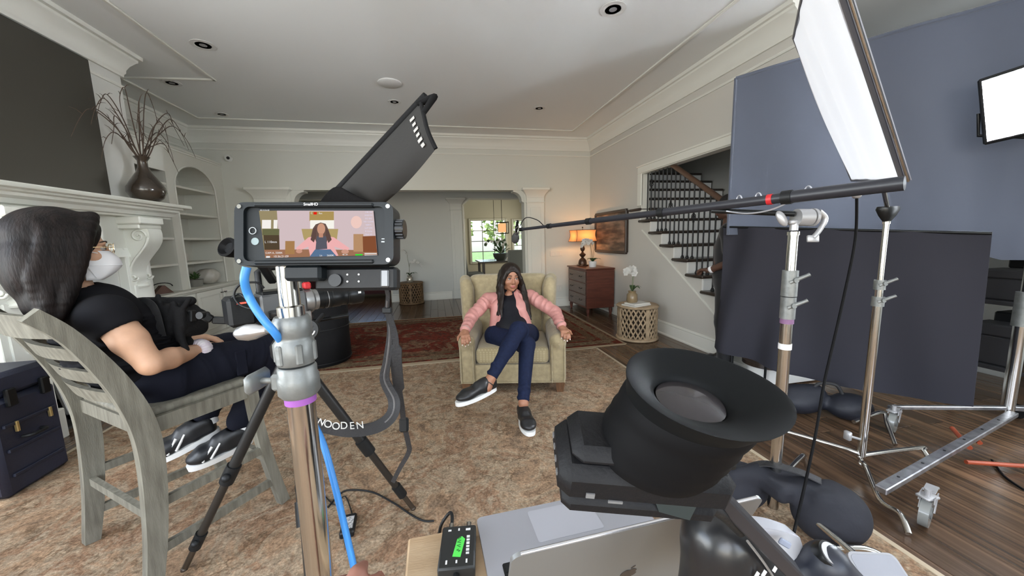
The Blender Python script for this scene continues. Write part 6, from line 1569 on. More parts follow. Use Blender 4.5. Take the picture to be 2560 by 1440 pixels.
for i, ch in enumerate('WOODEN'):
    x = 800 + i * 20; y = 1052 + (5.5 if i < 3 else 3.5) * min(i, 5) * .9 - (.9 * max(0, i - 2) ** 2); dz = .742 + .0045 * i
    c_ = at(x, y + 4, dz - .012); ang = math.radians(-10 + 6.0 * i * .6); ex_ = CR * math.cos(ang) + CU * math.sin(ang); text_mesh('strap_letter', ch, c_, ex_, CU - CR * math.sin(ang), .021, mat('print_silver', (.5, .5, .48), .5), sp, .0004)

# ------------------------------------------------------------------ foreground viewfinder with rubber eyecup
ev = thing('viewfinder', 'black electronic viewfinder with large rubber eyecup in the foreground', 'viewfinder', at(1600, 1200, .29))
E0 = at(1640, 1112, .268); E1 = at(1748, 972, .243); EA = E1 - E0
EN = nv(CR * .07 + CU * .93 - CF * .36); EX = nv(CR * .995 - CU * .10); EX = nv(EX - EN * EX.dot(EN)); EY = EN.cross(EX)
RE = basis(EX, EY, EN)
# module box
EB = at(1592, 1152, .278)
VFM = mat('viewfinder_shell', (.008, .008, .009), .55, spec=.2, bump=.15, bscale=300)
q = MB(); q.box(EB, (.124, .060, .030), RE, .008); bx_ = q.build('module', VFM, ev, 40)
q = MB(); q.box(EB + EN * .020 - EX * .004, (.100, .050, .016), RE, .010); q.build('module_shoulder', VFM, ev, 40)
q = MB(); q.box(EB - EN * .022, (.114, .052, .018), RE, .006); q.build('rear_cover', VFM, ev, 40)
for i in range(4): q = MB(); q.box(EB - EX * .0625 + EY * (.020 - i * .012), (.001, .004, .003), RE); q.build('side_print', mat('print_dim', (.16, .16, .16), .6), bx_)
q = MB(); q.box(EB - EY * .0305 - EX * .040 - EN * .004, (.006, .001, .004), RE); q.build('front_icon', MATS['print_dim'], bx_)
q = MB(); q.box(EB - EY * .0305 - EX * .022 - EN * .008, (.010, .001, .002), RE); q.build('front_icon', MATS['print_dim'], bx_)
# hinge bar below the loupe
hb0, hb1 = at(1545, 1196, .255), at(1752, 1178, .262)
for a, b in ((0, .30), (.31, .78), (.79, 1.0)):
    q = MB(); q.cyl(hb0.lerp(hb1, a), hb0.lerp(hb1, b), .0062, 18); q.build('hinge_barrel', mat('hinge_black', (.018, .022, .026), .35), ev, 50)
q = MB(); q.beam(hb0.lerp(hb1, .05) - EN * .01, hb0.lerp(hb1, .98) - EN * .01, .012, .02, EN, .004); q.build('hinge_plate', BLK, ev)
# rubber loupe: oval bellows, then flared eyecup with drop-shaped rim
def ring(c_, rx, ry, n=48, point=0., rot=0.):
    o = []
    for j in range(n):
        a = 6.283185 * j / n; k_ = max(0, math.cos(a)) ** 3 * point
        o.append(Vector(c_) + EX * (rx * math.cos(a) + rx * k_) + EY * ry * math.sin(a))
    return o
def loft(rings, q):
    n = len(rings[0]); vs_ = [p for r_ in rings for p in r_]; fs_ = [(i * n + j, i * n + (j + 1) % n, (i + 1) * n + (j + 1) % n, (i + 1) * n + j) for i in range(len(rings) - 1) for j in range(n)]
    return q.add(vs_, fs_)
A_ = lambda t: E0 + EA * t
rg = [ring(A_(-.10), .041, .040), ring(A_(.06), .0435, .042), ring(A_(.14), .0425, .041), ring(A_(.24), .044, .0425), ring(A_(.32), .043, .0415), ring(A_(.44), .044, .0425), ring(A_(.52), .0425, .0415), ring(A_(.62), .0435, .0425), ring(A_(.74), .0435, .043), ring(A_(.82), .0425, .042)]
q = MB(); loft(rg, q); q.build('loupe_bellows', RUB, ev, 60)
cup = [ring(A_(.80), .0425, .042), ring(A_(.90), .0445, .0445, point=.05), ring(A_(1.02), .0480, .0485, point=.13), ring(A_(1.045), .0485, .049, point=.14), ring(A_(1.04), .0465, .047, point=.13), ring(A_(.96), .038, .037, point=.10), ring(A_(.88), .029, .027), ring(A_(.83), .0245, .0225), ring(A_(.72), .0225, .0215)]
q = MB(); loft(cup, q); q.build('eyecup', mat('eyecup_rubber', (.0038, .0045, .005), .6, spec=.14), ev, 60)
q = MB(); q.lathe([(.0, .004), (.01, .0035), (.018, .0018), (.0222, 0), (.0222, -.004), (.0, -.004)], A_(.80), RE, 32); q.build('eyepiece_lens', mat('coated_lens', (.030, .026, .028), .12), ev, 60)
# bracket, plug and mounting arm
kb = at(1790, 1150, .275); q = MB(); q.cyl(kb, kb + EX * .012, .006, 14); q.build('mount_knob', BLK, ev, 50)
c0, c1 = at(1655, 1240, .268), at(1712, 1228, .27)
q = MB(); q.prism([(-.012, -.008), (.010, -.014), (.016, -.002), (.014, .012), (-.004, .014), (-.016, .004)], at(1680, 1240, .266), CR, CU, CF, -.006, .012); q.build('cable_plug', mat('plug_green_black', (.014, .022, .022), .4), ev, 40)
for i in range(5): q = MB(); pa_ = at(1716 + i * 8, 1252 + i * 1.5, .268); q.cyl(pa_, pa_ + CR * .0014, .0062 - .0004 * i, 14); q.build('strain_relief', BLK, ev, 50)
q = MB(); q.tube(bez([at(1706, 1250, .268), at(1740, 1255, .27), at(1775, 1268, .275), at(1810, 1290, .29), at(1850, 1330, .31)], 5), .0042, 10); q.build('power_cable', BLK, ev, 60)
a0, a1 = at(1765, 1205, .285), at(1985, 1432, .315)
q = MB(); q.beam(a0, a1, .0145, .012, EN, .0015); q.build('mounting_arm', mat('arm_satin_black', (.022, .022, .026), .32), ev)
q = MB(); q.box(at(1770, 1195, .283), (.03, .02, .014), RE, .004); q.build('arm_bracket', BLK, ev)

# ------------------------------------------------------------------ foreground camera body at the lower right
TZ_ = .752
fc = thing('camcorder', 'dark camera body with silver panel at the lower right edge', 'camera', at(1900, 1500, .36))
RV = basis(CR, CU, -CF)
sdf_object('body', [('c', at(1800, 1345, .36), at(1770, 1560, .36), .026, .034), ('c', at(1800, 1345, .36), at(1900, 1480, .37), .030, .05), ('b', at(1900, 1560, .38), (.06, .05, .03), RV, .02)], mat('camera_shell', (.012, .012, .013), .28), fc, .004, .03)
q = MB(); q.slab(lambda u, v: at(1905 + 95 * u + 20 * v, 1322 + 86 * v + 22 * u * (1 - v) - 14 * math.sin(u * 1.6) * (1 - u), .352 + .01 * u), 10, 8, CF * .02); q.build('silver_panel', mat('silver_shell', (.55, .56, .60), .35, .4), fc, 60)
q = MB(); q.box(at(1962, 1358, .345), (.012, .006, .003), basis(nv(CR * .85 - CU * .5), nv(CU * .85 + CR * .5), -CF), .001); q.build('panel_icon', mat('icon_slate', (.25, .28, .36), .4), fc)
sdf_object('grip', [('c', at(2065, 1405, .35), at(2085, 1520, .36), .018, .02), ('c', at(1985, 1430, .36), at(2070, 1420, .36), .012, .014), ('c', at(2075, 1420, .35), at(2180, 1500, .35), .012, .014)], mat('grip_navy', (.016, .019, .030), .45), fc, .004, .014)
kn = at(2073, 1388, .345); kd = nv(CU * .72 - CF * .62 + CR * .22)
q = MB(); q.lathe([(.0, -.014), (.0125, -.014), (.0125, .0), (.0115, .003), (.0, .003)], kn, frame_from(kd), 28); q.build('dial', BLKM, fc, 40)
q = MB(); q.lathe([(.0, .003), (.0098, .003), (.0098, .0042), (.0, .0042)], kn, frame_from(kd), 28); q.build('dial_cap', mat('brushed_dial', (.6, .6, .62), .3, .8), fc, 40)
for i, (x, y) in enumerate(((1938, 1422), (1910, 1434), (1892, 1438))): q = MB(); q.box(at(x, y, .322), (.0025, .006, .001), basis(nv(CR - CU * .8), nv(CU + CR * .6), -CF)); q.build('tally_mark', MATS['print_white'], fc)
q = MB(); q.tube(bez([at(1868, 1352, .325), at(1905, 1400, .325), at(1935, 1445, .33)], 5), .0012, 6); q.build('shell_seam', mat('seam_grey', (.20, .19, .18), .3), fc, 60)
q = MB(); q.prism(rrect(.038, .075, .010), at(2265, 1540, .52), nv(CR * .98 - CU * .04), nv(CF * .75 + CU * .66), nv(CU * .75 - CF * .66), -.004, .004); ss = q.build('side_screen', mat('screen_silver', (.45, .46, .50), .3, .5), fc, 40)
q = MB(); q.prism(rrect(.0345, .0715, .008), at(2265, 1540, .52), nv(CR * .98 - CU * .04), nv(CF * .75 + CU * .66), nv(CU * .75 - CF * .66), .004, .0045); q.build('glass', mat('screen_glass', (.30, .31, .35), .1), ss, 40)
q = MB(); q.tube([at(2130, 1480, .36), at(2180, 1500, .42), at(2215, 1520, .50)], .006, 8); q.build('screen_arm', BLKM, fc, 50)
bpz = at(1850, 1540, .37); q = MB(); q.cyl((bpz.x, bpz.y, TZ_ + .014), bpz, .016, 18); q.build('support_post', BLKM, fc, 50)
q = MB(); q.cyl((bpz.x, bpz.y, TZ_ + .0005), (bpz.x, bpz.y, TZ_ + .016), .05, 28); q.build('base_plate', BLKM, fc, 50)

# ------------------------------------------------------------------ low table, laptop, converter
TZ = .752
tb = thing('work_table', 'small tan plywood table under the laptop', 'table', (.22, .45, 0))
PLY = mat('tan_plywood', (.42, .29, .17), .6, col2=(.52, .38, .24), vscale=5, stretch=(1, 6, 1), bump=.15, bscale=60)
q = MB(); q.bb((-.085, .16, TZ - .022), (.40, .70, TZ), .004); q.build('table_top', PLY, tb)
for k_ in range(3): q = MB(); q.bb((-.086, .159, TZ - .018 + k_ * .006), (.401, .701, TZ - .0165 + k_ * .006)); q.build('ply_layer', mat('ply_dark', (.25, .16, .09), .7), tb)
for x in (-.05, .365):
    for y in (.20, .66): q = MB(); q.bb((x - .018, y - .018, .0125), (x + .018, y + .018, TZ - .022), .003); q.build('leg', PLY, tb)
lt = thing('laptop', 'open space-grey laptop seen from behind on the plywood table', 'laptop', (.24, .58, TZ))
LX = nv((.9994, .035, 0)); LY = nv((-.035, .9994, 0)); FLc = Vector((.055, .706, TZ + .001))
ALU = mat('space_grey_aluminium', (.20, .205, .205), .38, .35)
def LPt(x, y, z): return FLc + LX * x - LY * y + UPZ * z
base_poly = rrect(.179, .1225, .012)
q = MB(); q.prism(base_poly, LPt(.179, .1225, 0), LX, LY, UPZ, 0, .010); q.build('base', mat('silver_deck', (.44, .45, .50), .4, .5), lt, 40)
q = MB(); q.prism(rrect(.07, .042, .006), LPt(.179, .055, .010), LX, LY, UPZ, 0, .0006); q.build('trackpad', mat('trackpad_glass', (.50, .51, .57), .3, .3), lt, 40)
q = MB(); q.prism(rrect(.15, .052, .004), LPt(.179, .175, .010), LX, LY, UPZ, 0, .0005); kb_ = q.build('keyboard_well', BLK, lt, 40)
for r_ in range(5):
    for c_ in range(13): q = MB(); q.box(LPt(.042 + c_ * .0228, .135 + r_ * .02, .0112), (.018, .0155, .0016), basis(LX, LY, UPZ), .0005); q.build('key', BLK, kb_)
th = math.radians(-22); LU = UPZ * math.cos(th) + LY * math.sin(th); LNn = LX.cross(LU); LNn = LNn if LNn.dot(CAMPOS - FLc) > 0 else -LNn
HLc = LPt(.179, .245, .010)
q = MB(); q.prism(rrect(.179, .1225, .012), HLc + LU * .1225, LX, LU, LNn, 0, .005); q.build('lid', ALU, lt, 40)
q = MB(); q.prism(rrect(.170, .113, .006), HLc + LU * .1225, LX, LU, LNn, -.0012, 0); q.build('display', mat('dark_display', (.01, .01, .012), .1), lt, 40)
q = MB(); q.cyl(HLc - LX * .12 + UPZ * .001, HLc + LX * .12 + UPZ * .001, .005, 14); q.build('hinge', BLKM, lt, 50)
q = MB(); q.tube([HLc + LU * .2445 - LX * .168 + LNn * .0025, HLc + LU * .2445 + LX * .168 + LNn * .0025], .0022, 8); q.build('lid_edge', mat('bright_edge', (.75, .75, .78), .25, .8), lt, 60)
# fruit emblem on the lid
lc = HLc + LU * .1225 + LNn * .0052
ap = []
for i in range(60):
    a = 6.283185 * i / 60 + math.pi / 2; r_ = .0125 * (1 + .06 * math.cos(2 * a))
    x, y = r_ * math.cos(a) * 1.0, r_ * math.sin(a) * 1.02
    dd = abs(math.atan2(math.sin(a - math.pi / 2), math.cos(a - math.pi / 2)));  y -= .0030 * max(0, 1 - dd / .45) ** 1.0
    de = abs(math.atan2(math.sin(a + math.pi / 2), math.cos(a + math.pi / 2)));  y += .0018 * max(0, 1 - de / .35)
    bxx, byy = .0165, .0022
    if math.hypot(x - bxx, y - byy) < .0062: k_ = math.atan2(y - byy, x - bxx); x, y = bxx + .0062 * math.cos(k_), byy + .0062 * math.sin(k_)
    ap.append((x, y))
EMB = mat('emblem_dark', (.035, .03, .035), .25, .4)
q = MB(); q.prism(ap, lc, LX, LU, LNn, 0, .0003); em = q.build('emblem', EMB, lt, None)
q = MB(); q.prism([(.0005 + .0058 * t + .0022 * math.sin(t * 3.14), .0118 + .0072 * t - .0020 * math.sin(t * 3.14) * 0) for t in (0, .25, .5, .75, 1)] + [(.0005 + .0058 * t - .0022 * math.sin(t * 3.14), .0118 + .0072 * t) for t in (.75, .5, .25)], lc + LU * .001, LX, LU, LNn, 0, .0003); q.build('emblem_leaf', EMB, em, None)

cv = thing('signal_converter', 'small black converter box with a green tape label beside the laptop', 'converter', at(1156, 1360, .74))
VX = nv((.99, -.13, 0)); VY = nv((.13, .99, 0)); V0 = Vector((.012, .628, TZ + .0135))
RVv = basis(VX, VY, UPZ)
q = MB(); q.box(V0, (.066, .098, .026), RVv, .003); q.build('housing', mat('converter_black', (.016, .017, .017), .5), cv, 40)
tpz = V0 + UPZ * .0132
q = MB(); q.prism([(-.007, -.024), (.008, -.024), (.009, .016), (.002, .022), (-.006, .016)], tpz + VX * .002 - VY * .002, nv(VX - VY * .14), nv(VY + VX * .14), UPZ, 0, .0006); tpx = q.build('green_tape', mat('green_tape_neon', (.10, .72, .10), .5), cv)
for i, s0 in enumerate((-.016, -.006, .004, .012)):
    q = MB(); q.tube([tpz + VX * (.002 + .004 * math.sin(k_ * 2.1 + i)) + VY * (s0 + .002 * k_) + UPZ * .0009 for k_ in range(4)], .0006, 5); q.build('marker_stroke', mat('marker_ink', (.01, .12, .02), .6), tpx, 60)
for i in range(6): q = MB(); q.box(tpz + VX * .019 + VY * (.018 - i * .0075) + UPZ * .0003, (.006, .0042 if i % 2 else .0055, .0006), RVv); q.build('print_glyph', MATS['print_white'], cv)
for x, y, w_, l_ in ((-.018, .036, .006, .004), (.0, .037, .003, .006), (.018, .036, .009, .005), (-.018, -.036, .003, .008), (.0, -.036, .003, .006), (.018, -.036, .003, .008)): q = MB(); q.box(tpz + VX * x + VY * y + UPZ * .0003, (w_, l_, .0006), RVv); q.build('print_glyph', MATS['print_white'], cv)
for x in (-.018, .018):
    q = MB(); q.cyl(V0 + VX * x + VY * .049, V0 + VX * x + VY * .066, .0055, 12); q.build('coax_socket', CHROME, cv, 50)
q = MB(); q.tube(bez([V0 + VX * -.018 + VY * .06, V0 + VX * -.018 + VY * .085 + UPZ * .004, V0 + VX * -.026 + VY * .10 + UPZ * .0, V0 + VX * -.046 + VY * .098 - UPZ * .03, V0 + VX * -.052 + VY * .094 - UPZ * .08], 5), .0035, 8); q.build('coax_lead', BLK, cv, 60)
q = MB(); q.tube(bez([V0 - VY * .045, V0 - VY * .075, V0 - VY * .13 - UPZ * .002, V0 - VY * .22 - UPZ * .004], 5), .0055, 8); q.build('power_lead', BLK, cv, 60)

# things on the rug
pw = thing('power_adapter', 'black power adapter with white label lying on the rug', 'power adapter', (-.36, 1.55, .012))
def FLp(x, y, z=.012): d = (CR * ((x - 1280) / FPX) - CU * ((y - 720) / FPX) + CF); t = (z - CAMPOS.z) / d.z; return CAMPOS + d * t
pc_ = FLp(872, 1322); pd = nv(FLp(880, 1285) - FLp(866, 1355)); ps = nv(UPZ.cross(pd)); RP = basis(ps, pd, UPZ)
q = MB(); q.box(pc_ + UPZ * .017, (.062, .125, .032), RP, .006); q.build('housing', BLK, pw, 40)
q = MB(); q.box(pc_ + UPZ * .0333, (.046, .08, .0008), RP); q.build('label', mat('label_white', (.6, .6, .6), .5, col2=(.15, .15, .15), vscale=120), pw)
q = MB(); q.tube(bez([pc_ + pd * .06 + UPZ * .014, pc_ + pd * .10 - UPZ * -.004, FLp(862, 1240, .018), FLp(838, 1262, .018), FLp(812, 1240, .018)], 5), .003, 8); q.build('dc_lead', BLK, pw, 60)
q = MB(); q.tube(bez([pc_ - pd * .055 + UPZ * .014, pc_ - pd * .10 + UPZ * .006, FLp(892, 1420, .018), FLp(900, 1500, .018)], 5), .004, 8); q.build('mains_lead', BLK, pw, 60)
q = MB(); q.tube(bez([FLp(x, y, .018) for x, y in ((820, 1268), (850, 1235), (875, 1225), (930, 1230), (985, 1258), (1030, 1288), (1060, 1302), (1085, 1302))], 6), .0045, 8)
tag(q.build('floor_cable', BLK, None, 60), 'black cable curving across the rug by the tripod foot', 'cable')
q = MB(); q.tube(bez([FLp(x, y, .016) for x, y in ((742, 1140), (750, 1180), (738, 1215), (745, 1240), (775, 1252), (800, 1248))], 6), .002, 6)
tag(q.build('floor_cable', BLK, None, 60), 'thin black wire on the rug between the stool leg and chrome stand', 'cable')

# ------------------------------------------------------------------ things round the stool and hearth
bg = thing('bag', 'black nylon bag on the lap of the masked person', 'bag', B(.20, -.18, .9))
bC = at(432, 800, 1.62)
rr = random.Random(2)
prb = [('b', bC, (.085, .075, .085), RV, .05), ('b', bC + CR * .07 - CU * .012, (.045, .06, .075), RV, .035), ('b', bC - CR * .09 + CU * .04, (.07, .06, .05), RV, .03), ('c', bC - CR * .13 + CU * .075, bC + CR * .08 + CU * .085, .022, .020), ('c', bC - CR * .05 - CU * .10, bC + CR * .06 - CU * .10, .03, .026)]
for i in range(16):
    x, y = rr.uniform(-.10, .11), rr.uniform(-.10, .06); a = rr.uniform(.9, 2.2); p_ = bC + CR * x + CU * y - CF * .066; d_ = CR * math.cos(a) + CU * math.sin(a); prb.append(('c', p_ - d_ * .05, p_ + d_ * .05 - CF * rr.uniform(-.004, .008), .013, .009))
sdf_object('sack', prb, FABB, bg, .005, .012)
q = MB(); q.ribbon(bez([bC - CR * .12 + CU * .07 - CF * .06, bC - CR * .03 + CU * .085 - CF * .09, bC + CR * .03 + CU * .05 - CF * .11, bC + CR * .05 - CU * .06 - CF * .10], 6), .03, .004, -CF); q.build('strap', MATS['strap_webbing'], bg, 60)
q = MB(); q.box(bC + CR * .112 + CU * .02 - CF * .03, (.02, .05, .03), RV, .004); q.build('clip', BLK, bg)

ca = thing('hard_case', 'dark navy hard case with metal latches behind the wooden stool', 'case', (-2.56, 2.52, 0))
NAVY = mat('navy_case_shell', (.014, .017, .034), .5, bump=.2, bscale=120)
q = MB(); q.bb((-2.78, 2.34, .0135), (-2.34, 2.70, .56), .025); q.build('lower_shell', NAVY, ca, 40)
q = MB(); q.bb((-2.78, 2.34, .565), (-2.34, 2.70, .70), .025); q.build('lid', NAVY, ca, 40)
for z in (.12, .26, .40): q = MB(); q.bb((-2.342, 2.38, z), (-2.328, 2.66, z + .02), .004); q.build('rib', NAVY, ca)
for y in (2.44, 2.62): q = MB(); q.bb((-2.342, y - .025, .51), (-2.318, y + .025, .61), .006); q.build('latch', BLKM, ca); q = MB(); q.bb((-2.338, y - .008, .36), (-2.322, y + .008, .42), .003); q.build('padlock', mat('brass_lock', (.6, .45, .2), .3, .8), ca)
q = MB(); q.tube(bez([(-2.335, 2.46, .32), (-2.30, 2.47, .32), (-2.295, 2.51, .32), (-2.30, 2.55, .32), (-2.335, 2.56, .32)], 5), .009, 8); q.build('handle', BLK, ca, 60)
q = MB(); q.tube([(-2.62, 1.92, .0125), (-2.46, 2.24, .72), (-2.40, 2.36, .98)], [.011, .011, .008], 10)
tag(q.build('white_pole', mat('white_powdercoat', (.75, .75, .75), .4), None, 50), 'thin white pole leaning beside the navy case', 'pole')

bn = thing('black_bin', 'tall black fabric drum standing behind the cinema camera', 'bin', (-1.33, 4.42, 0))
q = MB(); q.lathe([(.0, .0125), (.315, .0125), (.33, .04), (.325, .30), (.33, .56), (.325, .80), (.33, .815), (.30, .815), (.0, .80)], (-1.36, 4.45, 0), None, 40); q.build('drum', FABB, bn, 50)
for z in (.05, .42, .80): q = MB(); q.tube([(-1.36 + .329 * math.cos(a), 4.45 + .329 * math.sin(a), z) for a in [6.283 * i / 40 for i in range(40)]], .006, 6, closed=True); q.build('hoop', BLK, bn, 60)

# ------------------------------------------------------------------ right side: black flags, diffusion, light
DUV = mat('black_duvetyne', (.036, .036, .046), .95, bump=.15, bscale=30, spec=.15)
fA = Vector((2.56, 2.85)); fD = Vector((.51, -1.35)).normalized()
def FP(s, z, off=0.): n = Vector((-fD.y, fD.x)) * -1; return Vector((fA.x + fD.x * s + n.x * off, fA.y + fD.y * s + n.y * off, z))
UPK = .10
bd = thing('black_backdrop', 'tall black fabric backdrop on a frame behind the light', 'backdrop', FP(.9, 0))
uA = Vector((2.60, 2.81)); uD = Vector((1.80, -1.50)).normalized()
def UP_(s, z, off=0.): n = Vector((-uD.y, uD.x)); return Vector((uA.x + uD.x * s + n.x * off, uA.y + uD.y * s + n.y * off, z))
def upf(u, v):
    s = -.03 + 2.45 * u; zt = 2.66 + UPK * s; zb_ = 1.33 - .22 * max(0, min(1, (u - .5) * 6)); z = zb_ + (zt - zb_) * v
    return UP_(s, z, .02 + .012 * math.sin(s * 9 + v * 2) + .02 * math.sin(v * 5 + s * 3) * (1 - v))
q = MB(); q.slab(upf, 46, 20, Vector((uD.y, -uD.x, 0)) * -.006); q.build('cloth', mat('glare_tinted_muslin', (.085, .098, .135), .95, bump=.15, bscale=30, sheen=.3), bd, 60)  # black cloth coloured lighter and bluer to carry the glare of the LED
q = MB(); q.tube([upf(u, 1.0) for u in [i / 20 for i in range(21)]], .014, 8); q.tube([upf(0, v) for v in [i / 10 for i in range(11)]], .012, 8); q.build('frame_tube', MATS['glare_tinted_muslin'], bd, 60)
for s in (.06, 2.3): q = MB(); q.cyl(UP_(s, 0.0005, .11), UP_(s, 2.6 + UPK * s, .11), .016, 12); q.build('frame_upright', BLKM, bd, 50)
for s in (.06, 2.3): q = MB(); q.beam(UP_(s, .0155, -.18), UP_(s, .0155, .18), .03, .03); q.build('foot', BLKM, bd)
fg_ = thing('black_flag', 'lower black fabric flag hanging in front of the backdrop', 'flag', FP(.7, 0))
def lof(u, v):
    s = -.03 + 1.5 * u; zb = .27 - .08 * math.sin(u * 3.14) - .0 ; zt = 1.405 - .10 * u; z = zb + (zt - zb) * v
    fold = (1 - .45 * v) * (.075 * math.sin(u * 22 - v * 3) * max(0, 1 - u * 2.0) + .012 * math.sin(u * 22 + v * 3)) + .02 * math.sin(u * 6 + v * 4) * (1 - v)
    return FP(s + .05 * (1 - v) * (u - .5), z, -.03 + fold)
q = MB(); q.slab(lof, 60, 24, Vector((fD.y, -fD.x, 0)) * -.006); q.build('cloth', DUV, fg_, 60)
q = MB(); q.tube([lof(0, 1), lof(1, 1)], .009, 8); q.build('top_rod', BLKM, fg_, 60)
for s in (.35, 1.0): q = MB(); q.cyl(FP(s, .0005, -.12), FP(s, 1.36 - .06 * s, -.12), .010, 10); q.beam(FP(s, .012, -.3), FP(s, .012, .0), .024, .02); q.build('support_post', BLKM, fg_, 50)

df = thing('diffusion_frame', 'tall white diffusion frame leaning over the stands, brightly lit', 'diffuser', at(2200, 500, 1.7))
dBL, dBR, dTL = at(2130, 450, 2.2), at(2256, 453, 1.4), at(1985, 95, 1.8); dTR = dBR + dTL - dBL
dn = nv((dBR - dBL).cross(dTL - dBL))
SILK = mat('white_silk', (.93, .93, .95), .6, transl=.82)
def silk(u, v): p = (dBL * (1 - u) + dBR * u) * (1 - v) + (dTL * (1 - u) + dTR * u) * v; return p + dn * (.010 * math.sin(u * 13 + v * 1.5) + .006 * math.sin(u * 29 + v * 3)) * math.sin(v * 2.6 + .3)
q = MB(); q.slab(silk, 40, 14, dn * .002); q.build('silk', SILK, df, 60)
for a, b in ((dBL, dBR), (dBR, dTR), (dTR, dTL), (dTL, dBL)):
    q = MB(); ex_ = nv(b - a) * .015; q.beam(a - ex_ * .5, b + ex_ * .5, .014, .014, dn, .003); q.build('frame_bar', mat('frame_grey', (.20, .20, .22), .4, .5), df)
q = MB(); o2 = nv(dBR - dBL) * .07; q.slab(lambda u, v: dBR.lerp(dTR, v) + o2 * u - dn * .01, 2, 8, dn * .003); q.build('side_skirt', mat('grey_skirt', (.34, .36, .42), .8), df, 60)
q = MB(); q.tube([dBR + o2, dTR + o2], .004, 6); q.build('skirt_wire', CHROME, df, 60)

lp_ = thing('led_panel', 'blazing white LED panel light at the right edge', 'light', at(2560, 240, 1.6))
pC = at(2618, 236, 2.15); pN = nv(at(2150, 330, 1.75) - pC); pN = nv(pN - CF * .2); pX = nv(pN.cross(UPZ)); pX = pX if pX.dot(CR) > 0 else -pX; pX = nv(pX + UPZ * .12); pY = nv(pN.cross(pX)); pY = pY if pY.z > 0 else -pY
RPn = basis(pX, pY, pN)
q = MB(); q.box(pC - pN * .03, (.50, .42, .06), RPn, .01); q.build('housing', BLK, lp_)
q = MB(); q.box(pC - pN * .002, (.46, .38, .004), RPn); q.build('emitter', emat('led_white', (.86, .93, 1.0), 2100.0), lp_)
q = MB(); q.tube([pC - pX * .26 - pN * .03, pC - pX * .27 - pY * .14 - pN * .03, pC - pY * .26 - pN * .03, pC + pX * .27 - pY * .14 - pN * .03, pC + pX * .26 - pN * .03], .010, 8); q.build('yoke', BLKM, lp_, 50)
lpx, lpy = (pC - pY * .22 - pN * .03).x, (pC - pY * .22 - pN * .03).y


# ------------------------------------------------------------------ boom pole and microphone
bp_ = thing('boom_pole', 'long black boom pole with microphone reaching over to the armchair', 'boom pole', at(2000, 488, 1.45))
bE, bM = at(2262, 458, 1.22), at(1300, 574, 3.0)
bd_ = nv(bM - bE); BLn = (bM - bE).length
def BP(t): return bE.lerp(bM, t)
for a, b, r_ in ((0, .16, .0245), (.15, .42, .0205), (.41, .66, .0175), (.65, .84, .0145), (.83, 1.0, .0115)):
    q = MB(); q.cyl(BP(a), BP(b), r_, 16); q.build('section', mat('boom_black', (.020, .021, .028), .4), bp_, 50)
    q = MB(); q.cyl(BP(b) - bd_ * .035, BP(b), r_ + .004, 16); q.build('locking_collar', BLK, bp_, 50)
q = MB(); q.cyl(BP(.175), BP(.184), .0225, 16); q.build('red_band', REDP, bp_, 50)
for t in (.12, .20, .235): q = MB(); q.tube([BP(t) + (CU * math.sin(a) + CF * .3 * math.cos(a) + bd_ * .2 * math.cos(a)) * .034 for a in [-.4 + 3.9 * i / 12 for i in range(13)]], .0035, 6); q.build('cable_clip', mat('clip_silver', (.6, .62, .68), .3, .6), bp_, 60)
q = MB(); q.tube(bez([BP(.15) - CU * .02, BP(.18) - CU * .045, BP(.22) - CU * .05, BP(.26) - CU * .03], 5), .004, 6); q.build('cable_loop', MATS['clip_silver'], bp_, 60)
mp0 = BP(1.0)
q = MB()
for k_ in range(2): q.tube([mp0 + bd_ * (.02 + .05 * k_) + (CU * math.sin(a) + CF * math.cos(a)) * .034 for a in [6.283 * i / 18 for i in range(18)]], .004, 6, closed=True)
for k_ in range(4): a = k_ * 1.571 + .6; q.tube([mp0 + bd_ * .02 + (CU * math.sin(a) + CF * math.cos(a)) * .034, mp0 + bd_ * .07 + (CU * math.sin(a + .8) + CF * math.cos(a + .8)) * .034], .003, 6)
q.build('shock_mount', mat('mount_grey', (.14, .13, .12), .4), bp_, 60)
md = nv(-UPZ * .72 + CF * .55 - CR * .12); mb = mp0 + bd_ * .05
q = MB(); q.cyl(mb - md * .09, mb + md * .04, .011, 14); q.build('microphone', BLKM, bp_, 50)
q = MB(); q.lathe([(.0, .03), (.018, .035), (.030, .06), (.034, .085), (.030, .11), (.016, .128), (.0, .132)], mb, frame_from(md), 18); q.build('foam_windscreen', mat('grey_foam', (.05, .05, .05), .95, bump=.6, bscale=160), bp_, 60)
q = MB(); q.tube(bez([mp0 + CU * .03, mp0 - bd_ * .08 + CU * .09, mp0 - bd_ * .22 + CU * .06, mp0 - bd_ * .30 + CU * .01], 5), .0035, 6); q.build('mic_cable', BLK, bp_, 60)

# ------------------------------------------------------------------ stands on the right
def stand_tubes(t, X, Y, segs):
    for z0, z1, r_, nm, mt in segs: q = MB(); q.cyl((X, Y, z0), (X, Y, z1), r_, 24); q.build(nm, mt, t, 50)
def wing_lever(t, X, Y, z, r_, flip=1):
    c_ = Vector((X, Y, z)); d = nv(CR * .8 * flip + CU * .45 - CF * .45); s0 = c_ - CF * r_ * .9
    q = MB(); q.tube([s0 - d * .02, s0 + d * .01, s0 + d * .045, s0 + d * .058], [.010, .009, .007, .008], 10); q.build('wing_lever', CAST, t, 60)
    q = MB(); q.cyl(s0 + CF * .02, s0 - CF * .012 - UPZ * .0, .011, 12); q.build('lever_screw', CAST, t, 50)
X, Y = 1.51, 1.297
s1_ = thing('combo_stand', 'chrome combo stand with purple tape and sandbag supporting the boom pole', 'light stand', (X, Y, 0))
zA, zB, zC, zD, zE, zF = [zpix(X, Y, y) for y in (808, 796, 742, 740, 676, 588)]
